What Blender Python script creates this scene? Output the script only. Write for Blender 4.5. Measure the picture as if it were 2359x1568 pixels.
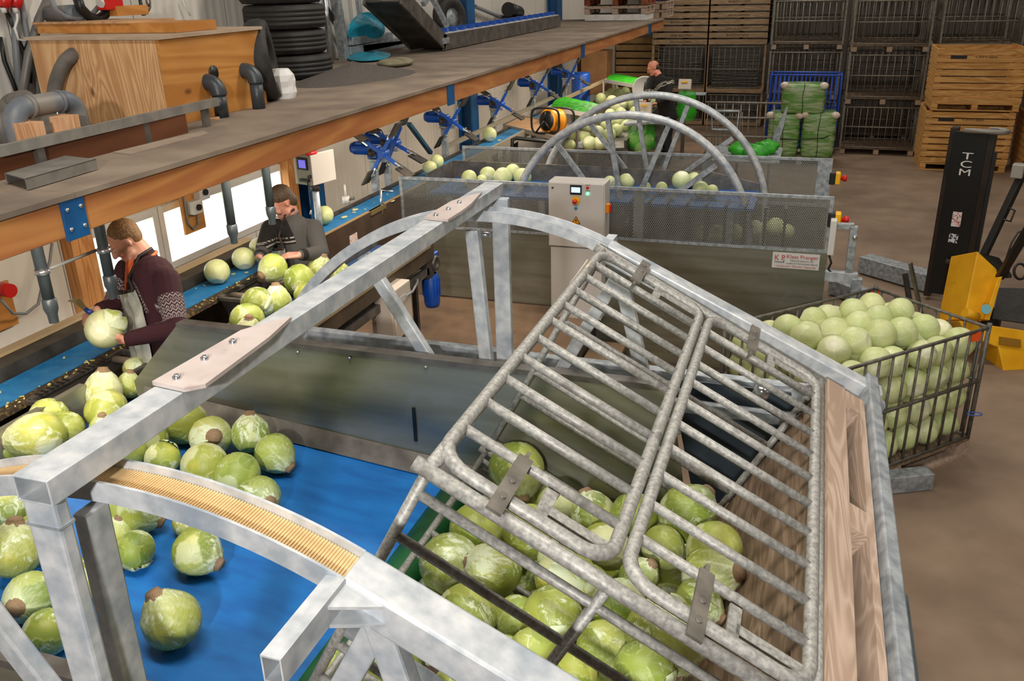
import bpy, bmesh, math, random
from mathutils import Vector, Matrix, Euler
import numpy as np
for _o in list(bpy.data.objects): bpy.data.objects.remove(_o)
S = bpy.context.scene; COL = S.collection
# ---------------------------------------------------------------- camera
HC = 3.45; FPX = 2019.558; CX, CY = 1179.5, 784.0
_p, _y, _r = 0.39112517, 0.32911086, -0.02533529
CF = Vector((-math.sin(_y)*math.cos(_p), math.cos(_y)*math.cos(_p), -math.sin(_p)))
_R0 = Vector((math.cos(_y), math.sin(_y), 0)); _U0 = _R0.cross(CF)
CR = _R0*math.cos(_r)+_U0*math.sin(_r); CU = _U0*math.cos(_r)-_R0*math.sin(_r)
CAM = Vector((0, 0, HC))
cd = bpy.data.cameras.new('camera'); cam = bpy.data.objects.new('camera', cd); COL.objects.link(cam)
cd.sensor_width = 36; cd.lens = FPX/2359*36; cd.clip_start = .05; cd.clip_end = 200
cam.matrix_world = Matrix(((CR.x, CU.x, -CF.x, 0), (CR.y, CU.y, -CF.y, 0), (CR.z, CU.z, -CF.z, HC), (0, 0, 0, 1)))
S.camera = cam
# ---------------------------------------------------------------- light, exposure
S.view_settings.view_transform = 'Standard'; S.view_settings.look = 'None'
S.view_settings.exposure = 0.0; S.view_settings.gamma = 1.0; S.view_settings.use_curve_mapping = False
W = bpy.data.worlds.new('sky'); S.world = W; W.use_nodes = True
W.node_tree.nodes['Background'].inputs[0].default_value = (.88, .95, 1, 1)
W.node_tree.nodes['Background'].inputs[1].default_value = 9.0
def lamp(name, kind, loc, energy, color=(1, 1, 1), size=1, sy=None, look=None, rot=None):
    l = bpy.data.lights.new(name, kind); l.energy = energy; l.color = color
    if kind == 'AREA':
        l.size = size
        if sy: l.shape = 'RECTANGLE'; l.size_y = sy
    else: l.shadow_soft_size = size
    o = bpy.data.objects.new(name, l); o.location = loc; COL.objects.link(o)
    if look: o.rotation_euler = (Vector(look)-Vector(loc)).to_track_quat('-Z', 'Y').to_euler()
    return o
# the photographer's flash head beside the camera, and the hall's ceiling tubes
lamp('camera_flash', 'SPOT', (0, -2.2, 4.1), 800, (1, .98, .96), .10, look=(-1.0, 5, 1.4))
bpy.data.lights['camera_flash'].spot_size = math.radians(110); bpy.data.lights['camera_flash'].spot_blend = .6
TUBES = [(x, y) for y in (1.5, 7.0, 13.0, 19.0) for x in (-1.0, 4.5)]
for i, (x, y) in enumerate(TUBES):
    lamp('ceiling_light', 'AREA', (x, y, 6.2), (165, 150, 120, 130)[i//2]*(1 if x < 0 else .5), (1, .95, .87), 3.0, .5)
# ---------------------------------------------------------------- pixel -> place helpers
def ray(px, py): return CF+CR*((px-CX)/FPX)-CU*((py-CY)/FPX)
def at(px, py, x=None, y=None, z=None, d=None):
    r = ray(px, py)
    if x is not None: t = x/r.x
    elif y is not None: t = y/r.y
    elif z is not None: t = (z-HC)/r.z
    else: t = d
    return CAM+r*t
# ---------------------------------------------------------------- mesh builder
V = Vector
class MB:
    def __init__(s, M=None): s.v = []; s.f = []; s.sm = []; s.M = M
    def add(s, vs, fs, smooth=False):
        b = len(s.v); M = s.M
        for p in vs: s.v.append(tuple(M @ V(p)) if M is not None else tuple(p))
        for f in fs: s.f.append(tuple(i+b for i in f)); s.sm.append(smooth)
        return s
    def box(s, c, d, R=None):
        c = V(c); h = V(d)/2; vs = []
        for z in (-1, 1):
            for y in (-1, 1):
                for x in (-1, 1):
                    q = V((x*h.x, y*h.y, z*h.z)); q = (R @ q if R is not None else q)+c; vs.append(q)
        return s.add(vs, [(0, 2, 3, 1), (4, 5, 7, 6), (0, 1, 5, 4), (2, 6, 7, 3), (0, 4, 6, 2), (1, 3, 7, 5)])
    def bb(s, a, b):
        a = V(a); b = V(b); return s.box((a+b)/2, (abs(b.x-a.x), abs(b.y-a.y), abs(b.z-a.z)))
    def bar(s, p, q, w, h, up=(0, 0, 1), off=(0, 0)):
        p = V(p); q = V(q); d = (q-p); L = d.length; d.normalize(); u = V(up); sd = d.cross(u)
        if sd.length < 1e-4: sd = d.cross(V((1, 0, 0)))
        sd.normalize(); u = sd.cross(d)
        R = Matrix((sd, d, u)).transposed()
        return s.box((p+q)/2+sd*off[0]+u*off[1], (w, L, h), R)
    def hollow(s, p, q, w, h, t=.004, up=(0, 0, 1)):
        p = V(p); q = V(q); d = (q-p).normalized(); u = V(up); sd = d.cross(u).normalized(); u = sd.cross(d)
        vs = []
        for e in (p, q):
            for (a, b) in ((w/2, h/2), (w/2-t, h/2-t)):
                for (i, j) in ((-1, -1), (1, -1), (1, 1), (-1, 1)): vs.append(e+sd*a*i+u*b*j)
        fs = []
        for k in range(4):
            n = (k+1) % 4
            fs += [(k, n, 8+n, 8+k), (4+k, 12+k, 12+n, 4+n), (k, 4+k, 4+n, n), (8+k, 8+n, 12+n, 12+k)]
        return s.add(vs, fs)
    def tube(s, pts, r, n=8, closed=False, caps=True, smooth=True):
        P = [V(p) for p in pts]; m = len(P); rr = r if isinstance(r, (list, tuple)) else [r]*m
        vs = []; prev = None
        for i in range(m):
            if closed: t = P[(i+1) % m]-P[i-1]
            else: t = P[min(i+1, m-1)]-P[max(i-1, 0)]
            t.normalize()
            if prev is None:
                a = V((0, 0, 1)) if abs(t.z) < .9 else V((1, 0, 0)); u = t.cross(a).normalized()
            else:
                u = prev-t*prev.dot(t)
                if u.length < 1e-5: u = t.orthogonal()
                u.normalize()
            prev = u; w = t.cross(u)
            for k in range(n):
                a = 2*math.pi*k/n; vs.append(P[i]+(u*math.cos(a)+w*math.sin(a))*rr[i])
        fs = []
        for i in range(m if closed else m-1):
            j = (i+1) % m
            for k in range(n): fs.append((i*n+k, i*n+(k+1) % n, j*n+(k+1) % n, j*n+k))
        s.add(vs, fs, smooth)
        if caps and not closed:
            b = len(s.v)-m*n; s.f.append(tuple(b+k for k in range(n))[::-1]); s.sm.append(False)
            s.f.append(tuple(b+(m-1)*n+k for k in range(n))); s.sm.append(False)
        return s
    def cyl(s, p, q, r, r2=None, n=16): return s.tube([p, q], [r, r if r2 is None else r2], n)
    def lathe(s, prof, o, ax=(0, 0, 1), n=24):
        o = V(o); ax = V(ax).normalized(); u = ax.orthogonal().normalized(); w = ax.cross(u); vs = []
        for (r, h) in prof:
            for k in range(n):
                a = 2*math.pi*k/n; vs.append(o+ax*h+(u*math.cos(a)+w*math.sin(a))*r)
        fs = [(i*n+k, i*n+(k+1) % n, (i+1)*n+(k+1) % n, (i+1)*n+k) for i in range(len(prof)-1) for k in range(n)]
        s.add(vs, fs, True)
        return s
    def prism(s, poly, ext):
        poly = [V(p) for p in poly]; e = V(ext); n = len(poly)
        return s.add(poly+[p+e for p in poly], [tuple(range(n))[::-1], tuple(range(n, 2*n))]+[(i, (i+1) % n, n+(i+1) % n, n+i) for i in range(n)])
    def ball(s, c, r, n=12, sc=(1, 1, 1), R=None):
        c = V(c); vs = []; m = n//2+1
        for i in range(m+1):
            th = math.pi*i/m
            for k in range(n):
                a = 2*math.pi*k/n; q = V((math.sin(th)*math.cos(a)*sc[0], math.sin(th)*math.sin(a)*sc[1], math.cos(th)*sc[2]))*r
                vs.append(c+(R @ q if R is not None else q))
        return s.add(vs, [(i*n+k, (i+1)*n+k, (i+1)*n+(k+1) % n, i*n+(k+1) % n) for i in range(m) for k in range(n)], True)
    def arcbar(s, cen, r0, r1, a0, a1, y0, y1, n=32):
        vs = []
        for i in range(n+1):
            a = math.radians(a0+(a1-a0)*i/n); c_, s_ = math.cos(a), math.sin(a)
            for (r, y) in ((r0, y0), (r0, y1), (r1, y1), (r1, y0)): vs.append((cen[0]+r*c_, y, cen[1]+r*s_))
        fs = []
        for i in range(n):
            for k in range(4): fs.append((i*4+k, i*4+(k+1) % 4, (i+1)*4+(k+1) % 4, (i+1)*4+k))
        fs += [(3, 2, 1, 0), (n*4, n*4+1, n*4+2, n*4+3)]
        return s.add(vs, fs)
    def mesh(s, name):
        me = bpy.data.meshes.new(name); me.from_pydata(s.v, [], s.f)
        me.polygons.foreach_set('use_smooth', s.sm); me.update(); return me
    def build(s, name, mat, parent=None, bevel=0, label=None):
        return link(name, s.mesh(name), mat, parent, bevel, label)
def wmat(o):
    return (wmat(o.parent) @ o.matrix_parent_inverse if o.parent else Matrix()) @ o.matrix_basis
def link(name, me, mat, parent=None, bevel=0, label=None):
    bm = bmesh.new(); bm.from_mesh(me); bmesh.ops.recalc_face_normals(bm, faces=bm.faces); bm.to_mesh(me); bm.free()
    if mat: me.materials.append(mat)
    o = bpy.data.objects.new(name, me); COL.objects.link(o)
    if parent:
        o.parent = parent; o.matrix_parent_inverse = wmat(parent).inverted()
    if bevel:
        b = o.modifiers.new('b', 'BEVEL'); b.width = bevel; b.segments = 2; b.limit_method = 'ANGLE'; b.angle_limit = .8
    if label: o['label'] = label
    return o
def tag(o, label, cat, group=None, kind=None):
    if kind: o['kind'] = kind
    if label: o['label'] = label
    if cat: o['category'] = cat
    if group: o['group'] = group
    return o
def thing(name, label, cat, loc=(0, 0, 0), rz=0, group=None, ry=0):
    o = bpy.data.objects.new(name, None); COL.objects.link(o); o.empty_display_size = .1
    o.location = loc; o.rotation_euler = (0, ry, rz); o.matrix_basis = Matrix.Translation(V(loc)) @ Euler((0, ry, rz)).to_matrix().to_4x4()
    return tag(o, label, cat, group)
def struct(o): o['kind'] = 'structure'; return o
def local(t):  # matrix that puts locally drawn parts of thing t in place
    return t.matrix_basis.copy()
def dup(t, loc, rz=0, label=None, group=None):
    r = t.copy(); COL.objects.link(r); r.location = loc; r.rotation_euler = (0, 0, rz)
    if label: r['label'] = label
    if group: r['group'] = group
    for c in list(t.children):
        k = c.copy(); COL.objects.link(k); k.parent = r
        for g in list(c.children):
            h = g.copy(); COL.objects.link(h); h.parent = k
    return r
# ---------------------------------------------------------------- materials
def _nt(name):
    m = bpy.data.materials.new(name); m.use_nodes = True; nt = m.node_tree
    return m, nt, nt.nodes['Principled BSDF']
def lin(c):
    if isinstance(c, str):
        c = [int(c[i:i+2], 16)/255 for i in (0, 2, 4)]; c = [x/12.92 if x <= .04045 else ((x+.055)/1.055)**2.4 for x in c]
    return (c[0], c[1], c[2], 1)
def mat(name, c, rough=.5, metal=0, c2=None, scale=8, stretch=(1, 1, 1), detail=5, bump=0, lo=.35, hi=.65, emit=None, spec=None, coord='Object', c3=None, s3=2.0, lo3=.55, hi3=.7, dist=0, rnd=0, bscale=None):
    m, nt, b = _nt(name); N = nt.nodes; L = nt.links
    b.inputs['Roughness'].default_value = rough; b.inputs['Metallic'].default_value = metal
    if spec is not None: b.inputs['Specular IOR Level'].default_value = spec
    b.inputs['Base Color'].default_value = lin(c)
    if emit: b.inputs['Emission Color'].default_value = lin(c); b.inputs['Emission Strength'].default_value = emit
    if c2 is None and not bump: return m
    tc = N.new('ShaderNodeTexCoord'); mp = N.new('ShaderNodeMapping'); mp.inputs['Scale'].default_value = stretch
    L.new(tc.outputs[coord], mp.inputs[0])
    no = N.new('ShaderNodeTexNoise'); no.inputs['Scale'].default_value = scale; no.inputs['Detail'].default_value = detail
    no.inputs['Distortion'].default_value = dist; L.new(mp.outputs[0], no.inputs[0])
    col = None
    if c2 is not None:
        r = N.new('ShaderNodeValToRGB'); r.color_ramp.elements[0].position = lo; r.color_ramp.elements[1].position = hi
        r.color_ramp.elements[0].color = lin(c); r.color_ramp.elements[1].color = lin(c2)
        L.new(no.outputs[0], r.inputs[0]); col = r.outputs[0]
    if c3 is not None:
        n3 = N.new('ShaderNodeTexNoise'); n3.inputs['Scale'].default_value = s3; n3.inputs['Detail'].default_value = 6; L.new(tc.outputs[coord], n3.inputs[0])
        r3 = N.new('ShaderNodeMapRange'); r3.inputs[1].default_value = lo3; r3.inputs[2].default_value = hi3; L.new(n3.outputs[0], r3.inputs[0])
        mx = N.new('ShaderNodeMixRGB'); L.new(r3.outputs[0], mx.inputs[0]); L.new(col, mx.inputs[1]); mx.inputs[2].default_value = lin(c3); col = mx.outputs[0]
    if rnd and col is not None:
        oi = N.new('ShaderNodeObjectInfo'); hs = N.new('ShaderNodeHueSaturation'); mr = N.new('ShaderNodeMapRange')
        mr.inputs[3].default_value = 1-rnd; mr.inputs[4].default_value = 1+rnd; L.new(oi.outputs['Random'], mr.inputs[0])
        L.new(mr.outputs[0], hs.inputs['Value']); L.new(col, hs.inputs['Color']); col = hs.outputs[0]
    if col is not None: L.new(col, b.inputs['Base Color'])
    if bump:
        bp = N.new('ShaderNodeBump'); bp.inputs['Strength'].default_value = bump; bp.inputs['Distance'].default_value = .01
        src = no.outputs[0]
        if bscale:
            nb = N.new('ShaderNodeTexNoise'); nb.inputs['Scale'].default_value = bscale; nb.inputs['Detail'].default_value = 4; L.new(mp.outputs[0], nb.inputs[0]); src = nb.outputs[0]
        L.new(src, bp.inputs['Height']); L.new(bp.outputs[0], b.inputs['Normal'])
    return m
def attr_mat(name, rough=.5, bump=0, bscale=60, val=0.0, hue=0.0, sss=0, wax=None):
    m, nt, b = _nt(name); N = nt.nodes; L = nt.links
    a = N.new('ShaderNodeVertexColor'); a.layer_name = 'col'; src = a.outputs[0]
    if val or hue:
        oi = N.new('ShaderNodeObjectInfo'); hs = N.new('ShaderNodeHueSaturation')
        mr = N.new('ShaderNodeMapRange'); mr.inputs[3].default_value = 1-val; mr.inputs[4].default_value = 1+val; L.new(oi.outputs['Random'], mr.inputs[0])
        ml = N.new('ShaderNodeMath'); ml.operation = 'MULTIPLY'; ml.inputs[1].default_value = 7.31; L.new(oi.outputs['Random'], ml.inputs[0])
        fr = N.new('ShaderNodeMath'); fr.operation = 'FRACT'; L.new(ml.outputs[0], fr.inputs[0])
        m2 = N.new('ShaderNodeMapRange'); m2.inputs[3].default_value = .5-hue; m2.inputs[4].default_value = .5+hue; L.new(fr.outputs[0], m2.inputs[0])
        L.new(mr.outputs[0], hs.inputs['Value']); L.new(m2.outputs[0], hs.inputs['Hue']); L.new(src, hs.inputs['Color']); src = hs.outputs[0]
    if wax:  # pale bloom rubbed off in streaks; the vertex alpha says how much of it a leaf carries
        tc = N.new('ShaderNodeTexCoord'); mp = N.new('ShaderNodeMapping'); mp.inputs['Scale'].default_value = (1, 1, .45); L.new(tc.outputs['Object'], mp.inputs[0])
        oi = N.new('ShaderNodeObjectInfo'); sc = N.new('ShaderNodeVectorMath'); sc.operation = 'SCALE'; sc.inputs['Scale'].default_value = 9; L.new(oi.outputs['Location'], sc.inputs[0])
        ad = N.new('ShaderNodeVectorMath'); L.new(mp.outputs[0], ad.inputs[0]); L.new(sc.outputs[0], ad.inputs[1])
        n1 = N.new('ShaderNodeTexNoise'); n1.inputs['Scale'].default_value = 2.6; n1.inputs['Detail'].default_value = 12; n1.inputs['Roughness'].default_value = .68; n1.inputs['Distortion'].default_value = .8; L.new(ad.outputs[0], n1.inputs[0])
        ma = N.new('ShaderNodeMath'); ma.operation = 'MULTIPLY_ADD'; L.new(a.outputs['Alpha'], ma.inputs[0]); ma.inputs[1].default_value = .27; L.new(n1.outputs[0], ma.inputs[2])
        mr = N.new('ShaderNodeMapRange'); mr.inputs[1].default_value = .67; mr.inputs[2].default_value = .75; mr.inputs[4].default_value = wax; L.new(ma.outputs[0], mr.inputs[0])
        mx = N.new('ShaderNodeMixRGB'); L.new(mr.outputs[0], mx.inputs[0]); L.new(src, mx.inputs[1]); mx.inputs[2].default_value = lin('dbe4c4'); src = mx.outputs[0]
    L.new(src, b.inputs['Base Color']); b.inputs['Roughness'].default_value = rough
    if bump:
        no = N.new('ShaderNodeTexNoise'); no.inputs['Scale'].default_value = bscale; no.inputs['Detail'].default_value = 4
        bp = N.new('ShaderNodeBump'); bp.inputs['Strength'].default_value = bump; bp.inputs['Distance'].default_value = .004
        tc = N.new('ShaderNodeTexCoord'); L.new(tc.outputs['Object'], no.inputs[0]); L.new(no.outputs[0], bp.inputs['Height']); L.new(bp.outputs[0], b.inputs['Normal'])
    if sss: b.inputs['Subsurface Weight'].default_value = sss; b.inputs['Subsurface Radius'].default_value = (.01, .004, .002)
    return m
def wood(name, c, c2, axis='y', scale=6, rough=.7, knots=None, dist=4, bump=.15):
    m, nt, b = _nt(name); N = nt.nodes; L = nt.links; b.inputs['Roughness'].default_value = rough
    tc = N.new('ShaderNodeTexCoord'); mp = N.new('ShaderNodeMapping')
    st = {'x': (.12, 1, 1), 'y': (1, .12, 1), 'z': (1, 1, .12)}[axis]; mp.inputs['Scale'].default_value = st; L.new(tc.outputs['Object'], mp.inputs[0])
    no = N.new('ShaderNodeTexNoise'); no.inputs['Scale'].default_value = scale; no.inputs['Detail'].default_value = 3; no.inputs['Distortion'].default_value = 1.0; L.new(mp.outputs[0], no.inputs[0])
    ml = N.new('ShaderNodeMath'); ml.operation = 'MULTIPLY'; ml.inputs[1].default_value = dist*2; L.new(no.outputs[0], ml.inputs[0])
    sn = N.new('ShaderNodeMath'); sn.operation = 'PINGPONG'; sn.inputs[1].default_value = .5; L.new(ml.outputs[0], sn.inputs[0])
    r = N.new('ShaderNodeValToRGB'); r.color_ramp.elements[0].color = lin(c); r.color_ramp.elements[1].color = lin(c2); r.color_ramp.elements[0].position = .1; r.color_ramp.elements[1].position = .5
    L.new(sn.outputs[0], r.inputs[0]); col = r.outputs[0]
    n2 = N.new('ShaderNodeTexNoise'); n2.inputs['Scale'].default_value = 3; n2.inputs['Detail'].default_value = 5; L.new(tc.outputs['Object'], n2.inputs[0])
    mr = N.new('ShaderNodeMapRange'); mr.inputs[3].default_value = .8; mr.inputs[4].default_value = 1.15; L.new(n2.outputs[0], mr.inputs[0])
    hs = N.new('ShaderNodeHueSaturation'); L.new(mr.outputs[0], hs.inputs['Value']); L.new(col, hs.inputs['Color']); col = hs.outputs[0]
    if knots:
        vo = N.new('ShaderNodeTexVoronoi'); vo.inputs['Scale'].default_value = knots; m3 = N.new('ShaderNodeMapping')
        m3.inputs['Scale'].default_value = {'x': (.5, 1, 1), 'y': (1, .5, 1), 'z': (1, 1, .5)}[axis]; L.new(tc.outputs['Object'], m3.inputs[0]); L.new(m3.outputs[0], vo.inputs[0])
        k = N.new('ShaderNodeMapRange'); k.inputs[1].default_value = .05; k.inputs[2].default_value = .12; k.inputs[3].default_value = .8; k.inputs[4].default_value = 0; L.new(vo.outputs[0], k.inputs[0])
        mx = N.new('ShaderNodeMixRGB'); L.new(k.outputs[0], mx.inputs[0]); L.new(col, mx.inputs[1]); mx.inputs[2].default_value = lin('5a2f18'); col = mx.outputs[0]
    L.new(col, b.inputs['Base Color'])
    bp = N.new('ShaderNodeBump'); bp.inputs['Strength'].default_value = bump; bp.inputs['Distance'].default_value = .004; L.new(sn.outputs[0], bp.inputs['Height']); L.new(bp.outputs[0], b.inputs['Normal'])
    return m
def ribbed(name, c, ax=1, freq=60):
    m, nt, b = _nt(name); N = nt.nodes; L = nt.links; b.inputs['Roughness'].default_value = .45
    tc = N.new('ShaderNodeTexCoord'); sp = N.new('ShaderNodeSeparateXYZ'); L.new(tc.outputs['Object'], sp.inputs[0])
    ml = N.new('ShaderNodeMath'); ml.operation = 'MULTIPLY'; ml.inputs[1].default_value = freq; L.new(sp.outputs[ax], ml.inputs[0])
    sn = N.new('ShaderNodeMath'); sn.operation = 'SINE'; L.new(ml.outputs[0], sn.inputs[0])
    m2 = N.new('ShaderNodeMath'); m2.operation = 'MULTIPLY'; m2.inputs[1].default_value = 1/1.15; L.new(sp.outputs[ax], m2.inputs[0])
    fr = N.new('ShaderNodeMath'); fr.operation = 'FRACT'; L.new(m2.outputs[0], fr.inputs[0])
    se = N.new('ShaderNodeMath'); se.operation = 'LESS_THAN'; se.inputs[1].default_value = .007; L.new(fr.outputs[0], se.inputs[0])
    mx = N.new('ShaderNodeMixRGB'); mx.inputs[1].default_value = lin(c); mx.inputs[2].default_value = lin('77736c'); L.new(se.outputs[0], mx.inputs[0]); L.new(mx.outputs[0], b.inputs['Base Color'])
    bp = N.new('ShaderNodeBump'); bp.inputs['Strength'].default_value = .35; bp.inputs['Distance'].default_value = .006; L.new(sn.outputs[0], bp.inputs['Height']); L.new(bp.outputs[0], b.inputs['Normal'])
    return m
def perforated(name, c, pitch=.022, frac=.32):
    m, nt, b = _nt(name); N = nt.nodes; L = nt.links
    b.inputs['Base Color'].default_value = lin(c); b.inputs['Metallic'].default_value = .5; b.inputs['Roughness'].default_value = .45
    tc = N.new('ShaderNodeTexCoord'); sp = N.new('ShaderNodeSeparateXYZ'); L.new(tc.outputs['Object'], sp.inputs[0])
    def mth(op, a, bb=None, c=None):
        n = N.new('ShaderNodeMath'); n.operation = op
        for i, q in enumerate((a, bb, c)):
            if q is None: continue
            if isinstance(q, (int, float)): n.inputs[i].default_value = q
            else: L.new(q, n.inputs[i])
        return n.outputs[0]
    x = mth('DIVIDE', sp.outputs[0], pitch); z = mth('DIVIDE', sp.outputs[2], pitch*.866)
    def grid(ox, oz):
        dx = mth('SUBTRACT', mth('FRACT', mth('ADD', x, ox)), .5)
        dz = mth('MULTIPLY', mth('SUBTRACT', mth('FRACT', mth('ADD', mth('MULTIPLY', z, .5), oz)), .5), 1.732)
        return mth('ADD', mth('MULTIPLY', dx, dx), mth('MULTIPLY', dz, dz))
    d = mth('MINIMUM', grid(0, 0), grid(.5, .5)); h = mth('LESS_THAN', d, frac*frac)
    tr = N.new('ShaderNodeBsdfTransparent'); ms = N.new('ShaderNodeMixShader'); L.new(h, ms.inputs[0]); L.new(b.outputs[0], ms.inputs[1]); L.new(tr.outputs[0], ms.inputs[2])
    L.new(ms.outputs[0], N['Material Output'].inputs[0]); return m
def glassy(name, c, alpha=.25, rough=.05):
    m, nt, b = _nt(name); N = nt.nodes; L = nt.links; b.inputs['Base Color'].default_value = lin(c); b.inputs['Roughness'].default_value = rough
    tr = N.new('ShaderNodeBsdfTransparent'); ms = N.new('ShaderNodeMixShader'); ms.inputs[0].default_value = alpha
    L.new(tr.outputs[0], ms.inputs[1]); L.new(b.outputs[0], ms.inputs[2]); L.new(ms.outputs[0], N['Material Output'].inputs[0]); return m
GALV = mat('galvanised_steel', 'a5abb0', .45, .25, 'd0d1d1', 26, detail=6, lo=.3, hi=.7, bump=.05, c3='8d98a4', s3=7, lo3=.54, hi3=.75)
GALVD = mat('dull_galvanised', '858b90', .5, .45, 'b2b7ba', 22, detail=6, bump=.1)
CAGE = mat('weathered_cage_tube', '84827d', .5, .2, 'aaa8a1', 90, detail=4, bump=.12, c3='74716a', s3=20, lo3=.58, hi3=.75)
CAGED = mat('dark_cage_wire', '6a645a', .6, .2, '8a8274', 25, detail=5)
STAIN = mat('stainless_sheet', '82816f', .32, .6, '9a998a', 3, stretch=(.3, 1, 4), detail=8, bump=.02, c3='97968b', s3=9, lo3=.56, hi3=.78)
STEEL = mat('worn_steel', '5d5954', .45, .6, '7d7871', 10, detail=6, bump=.06)
DSTEEL = mat('dark_steel', '3c3833', .5, .4, '57514a', 7, detail=6, bump=.05)
BELT = mat('blue_belt', '0a5ea8', .6, 0, '1471bd', 5, stretch=(1, 3, 1), detail=5, bump=.02)
BELT2 = mat('blue_belt_matt', '1a74b4', .5, 0, '2f86c0', 12, detail=6, c3='5a8fa8', s3=30, lo3=.62, hi3=.7)
GREENR = mat('green_paint_worn', '12512a', .4, 0, '1d6a38', 9, detail=6, c3='8a5a3a', s3=11, lo3=.66, hi3=.72)
PINE = wood('pine_beam', 'b06c3a', 'c78648', 'y', 3, .65, 5, dist=2.5)
PLY = wood('pine_plywood', 'b98a5c', 'd9ae7c', 'z', 4, .7, 6, dist=6)
PLYO = wood('birch_plywood_orange', 'b3742f', 'c98b45', 'y', 3, .6, 5, dist=3)
PLYD = wood('plain_board', 'a9805a', 'c79c6e', 'y', 4, .7)
PALW = wood('pallet_wood', '9f8672', 'b8a18e', 'y', 9, .8, dist=5)
PALD = wood('pallet_deck_wet', '6f5a47', '8f7860', 'y', 9, .75, dist=3)
BOXW = wood('crate_slat_wood', 'b98342', 'd6a561', 'x', 5, .7)
GREYW = wood('old_slat_wood', '8d7256', 'a98d6c', 'x', 6, .8)
DECKM = mat('dusty_deck_board', '77685a', .85, 0, '91816f', 3, detail=8, bump=.08, c3='5f5348', s3=1.3, lo3=.5, hi3=.72)
PLATM = mat('brown_platform_board', '6e5642', .75, 0, '84694f', 4, detail=8, c3='5a4636', s3=2, bump=.05)
CONC = mat('concrete_floor', '7d6753', .7, 0, '8d7762', 2.2, detail=8, c3='6a5745', s3=.9, lo3=.45, hi3=.7, bump=.04)
WALLM = ribbed('white_wall_panel', 'd9d3c8')
BLUEP = mat('blue_column_paint', '0f4a7c', .45, 0, '155a90', 6)
MBLUE = mat('blue_machine_paint', '1247a0', .35, 0, '1a56b8', 9, detail=4)
RUBBER = mat('black_rubber', '1b1917', .65, 0, '2c2926', 20, bump=.1)
BLACK = mat('black_plastic', '141414', .45)
GREYPVC = mat('grey_pvc', '30373b', .4, 0, '3b4246', 6)
DUSTPVC = mat('dusty_pvc', '5e646b', .5, 0, '827a70', 5, lo=.45, hi=.6)
WHITEP = mat('white_paint', 'd5d2cc', .4)
CABM = mat('pale_grey_enamel', 'c9c3bc', .42)
CREAM = mat('cream_enamel', 'cdbfae', .45)
RED = mat('red_plastic', 'c4201c', .35)
YEL = mat('yellow_plastic', 'f0b400', .4)
YELT = mat('truck_yellow', 'd99a06', .45, 0, 'e7ab12', 5, c3='a87a10', s3=6, lo3=.62, hi3=.75)
ORANGE = mat('orange_label', 'f05a1a', .5)
GREENB = mat('green_net_bag', '1d8a0a', .45, 0, '30a518', 14, bump=.3)
CHROME = mat('bright_steel', 'c9ccd0', .2, .9)
HOSE = mat('dusty_hose', '55504b', .7, 0, '6f6860', 10)
RUSTB = mat('brown_rusty_steel', '59311c', .5, .2, '7a4a2c', 4, stretch=(1, .2, 1), detail=7)
GREYC = mat('grey_cable', '7c7f80', .5)
MARK = mat('dark_ink', '3a2a1c', .7)
# ================================================================= the hall
XW = -4.9
struct(MB().bb((XW-.3, -7.2, -.2), (9.3, 26.3, 0)).build('floor', CONC))
struct(MB().bb((XW-.3, -7.2, 6.6), (9.3, 26.3, 6.8)).build('ceiling', mat('ceiling_sheet', 'b9b4aa', .7)))
wy0 = at(205, 600, x=XW).y; wy1 = at(655, 440, x=XW).y; wz1 = at(330, 487, x=XW).z; wz0 = 1.3
m = MB()
m.bb((XW-.12, -7, 0), (XW, wy0, 6.6)); m.bb((XW-.12, wy1, 0), (XW, 26, 6.6))
m.bb((XW-.12, wy0, 0), (XW, wy1, wz0)); m.bb((XW-.12, wy0, wz1), (XW, wy1, 6.6))
struct(m.build('wall_left', WALLM))
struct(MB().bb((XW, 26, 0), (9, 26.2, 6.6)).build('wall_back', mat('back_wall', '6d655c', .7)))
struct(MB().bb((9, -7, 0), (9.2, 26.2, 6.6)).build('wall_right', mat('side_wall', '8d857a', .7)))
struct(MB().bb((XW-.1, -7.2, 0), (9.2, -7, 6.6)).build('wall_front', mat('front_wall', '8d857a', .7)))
struct(MB().bb((-60, -30, -.35), (XW-.3, 60, -.3)).build('ground_outside', mat('pale_yard', 'b9b7ae', .9, 0, '8fa06a', .3)))
GLASS = glassy('window_glass', 'e8f2f2', .08)
ys = [wy0, at(372, 560, x=XW).y, at(527, 500, x=XW).y, wy1]
for i in range(3):
    w = MB(); a, b = ys[i]+.005, ys[i+1]-.005
    for (p, q) in (((a, wz0), (a+.06, wz1)), ((b-.06, wz0), (b, wz1)), ((a+.06, wz0), (b-.06, wz0+.06)), ((a+.06, wz1-.06), (b-.06, wz1))):
        w.bb((XW-.09, p[0], p[1]), (XW+.02, q[0], q[1]))
    wo = struct(w.build('window_%d' % (i+1), WHITEP, bevel=.004))
    MB().bb((XW-.05, a+.05, wz0+.05), (XW-.04, b-.05, wz1-.05)).build('window_pane', GLASS, wo)
for k, (px, py, wd) in enumerate(((193, 620, .2), (666, 400, .16))):
    y = at(px, py, x=XW+.06).y
    tag(MB().bb((XW+.005, y-wd/2, 0), (XW+.1, y+wd/2, 2.6)).build('wall_stud', wood('stud_wood%d' % k, 'b8763c', 'd49a5e', 'z', 5)),
        ('wide pine stud on the wall left of the first window', 'pine stud on the wall behind the grey operator panel')[k], 'stud')
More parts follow.
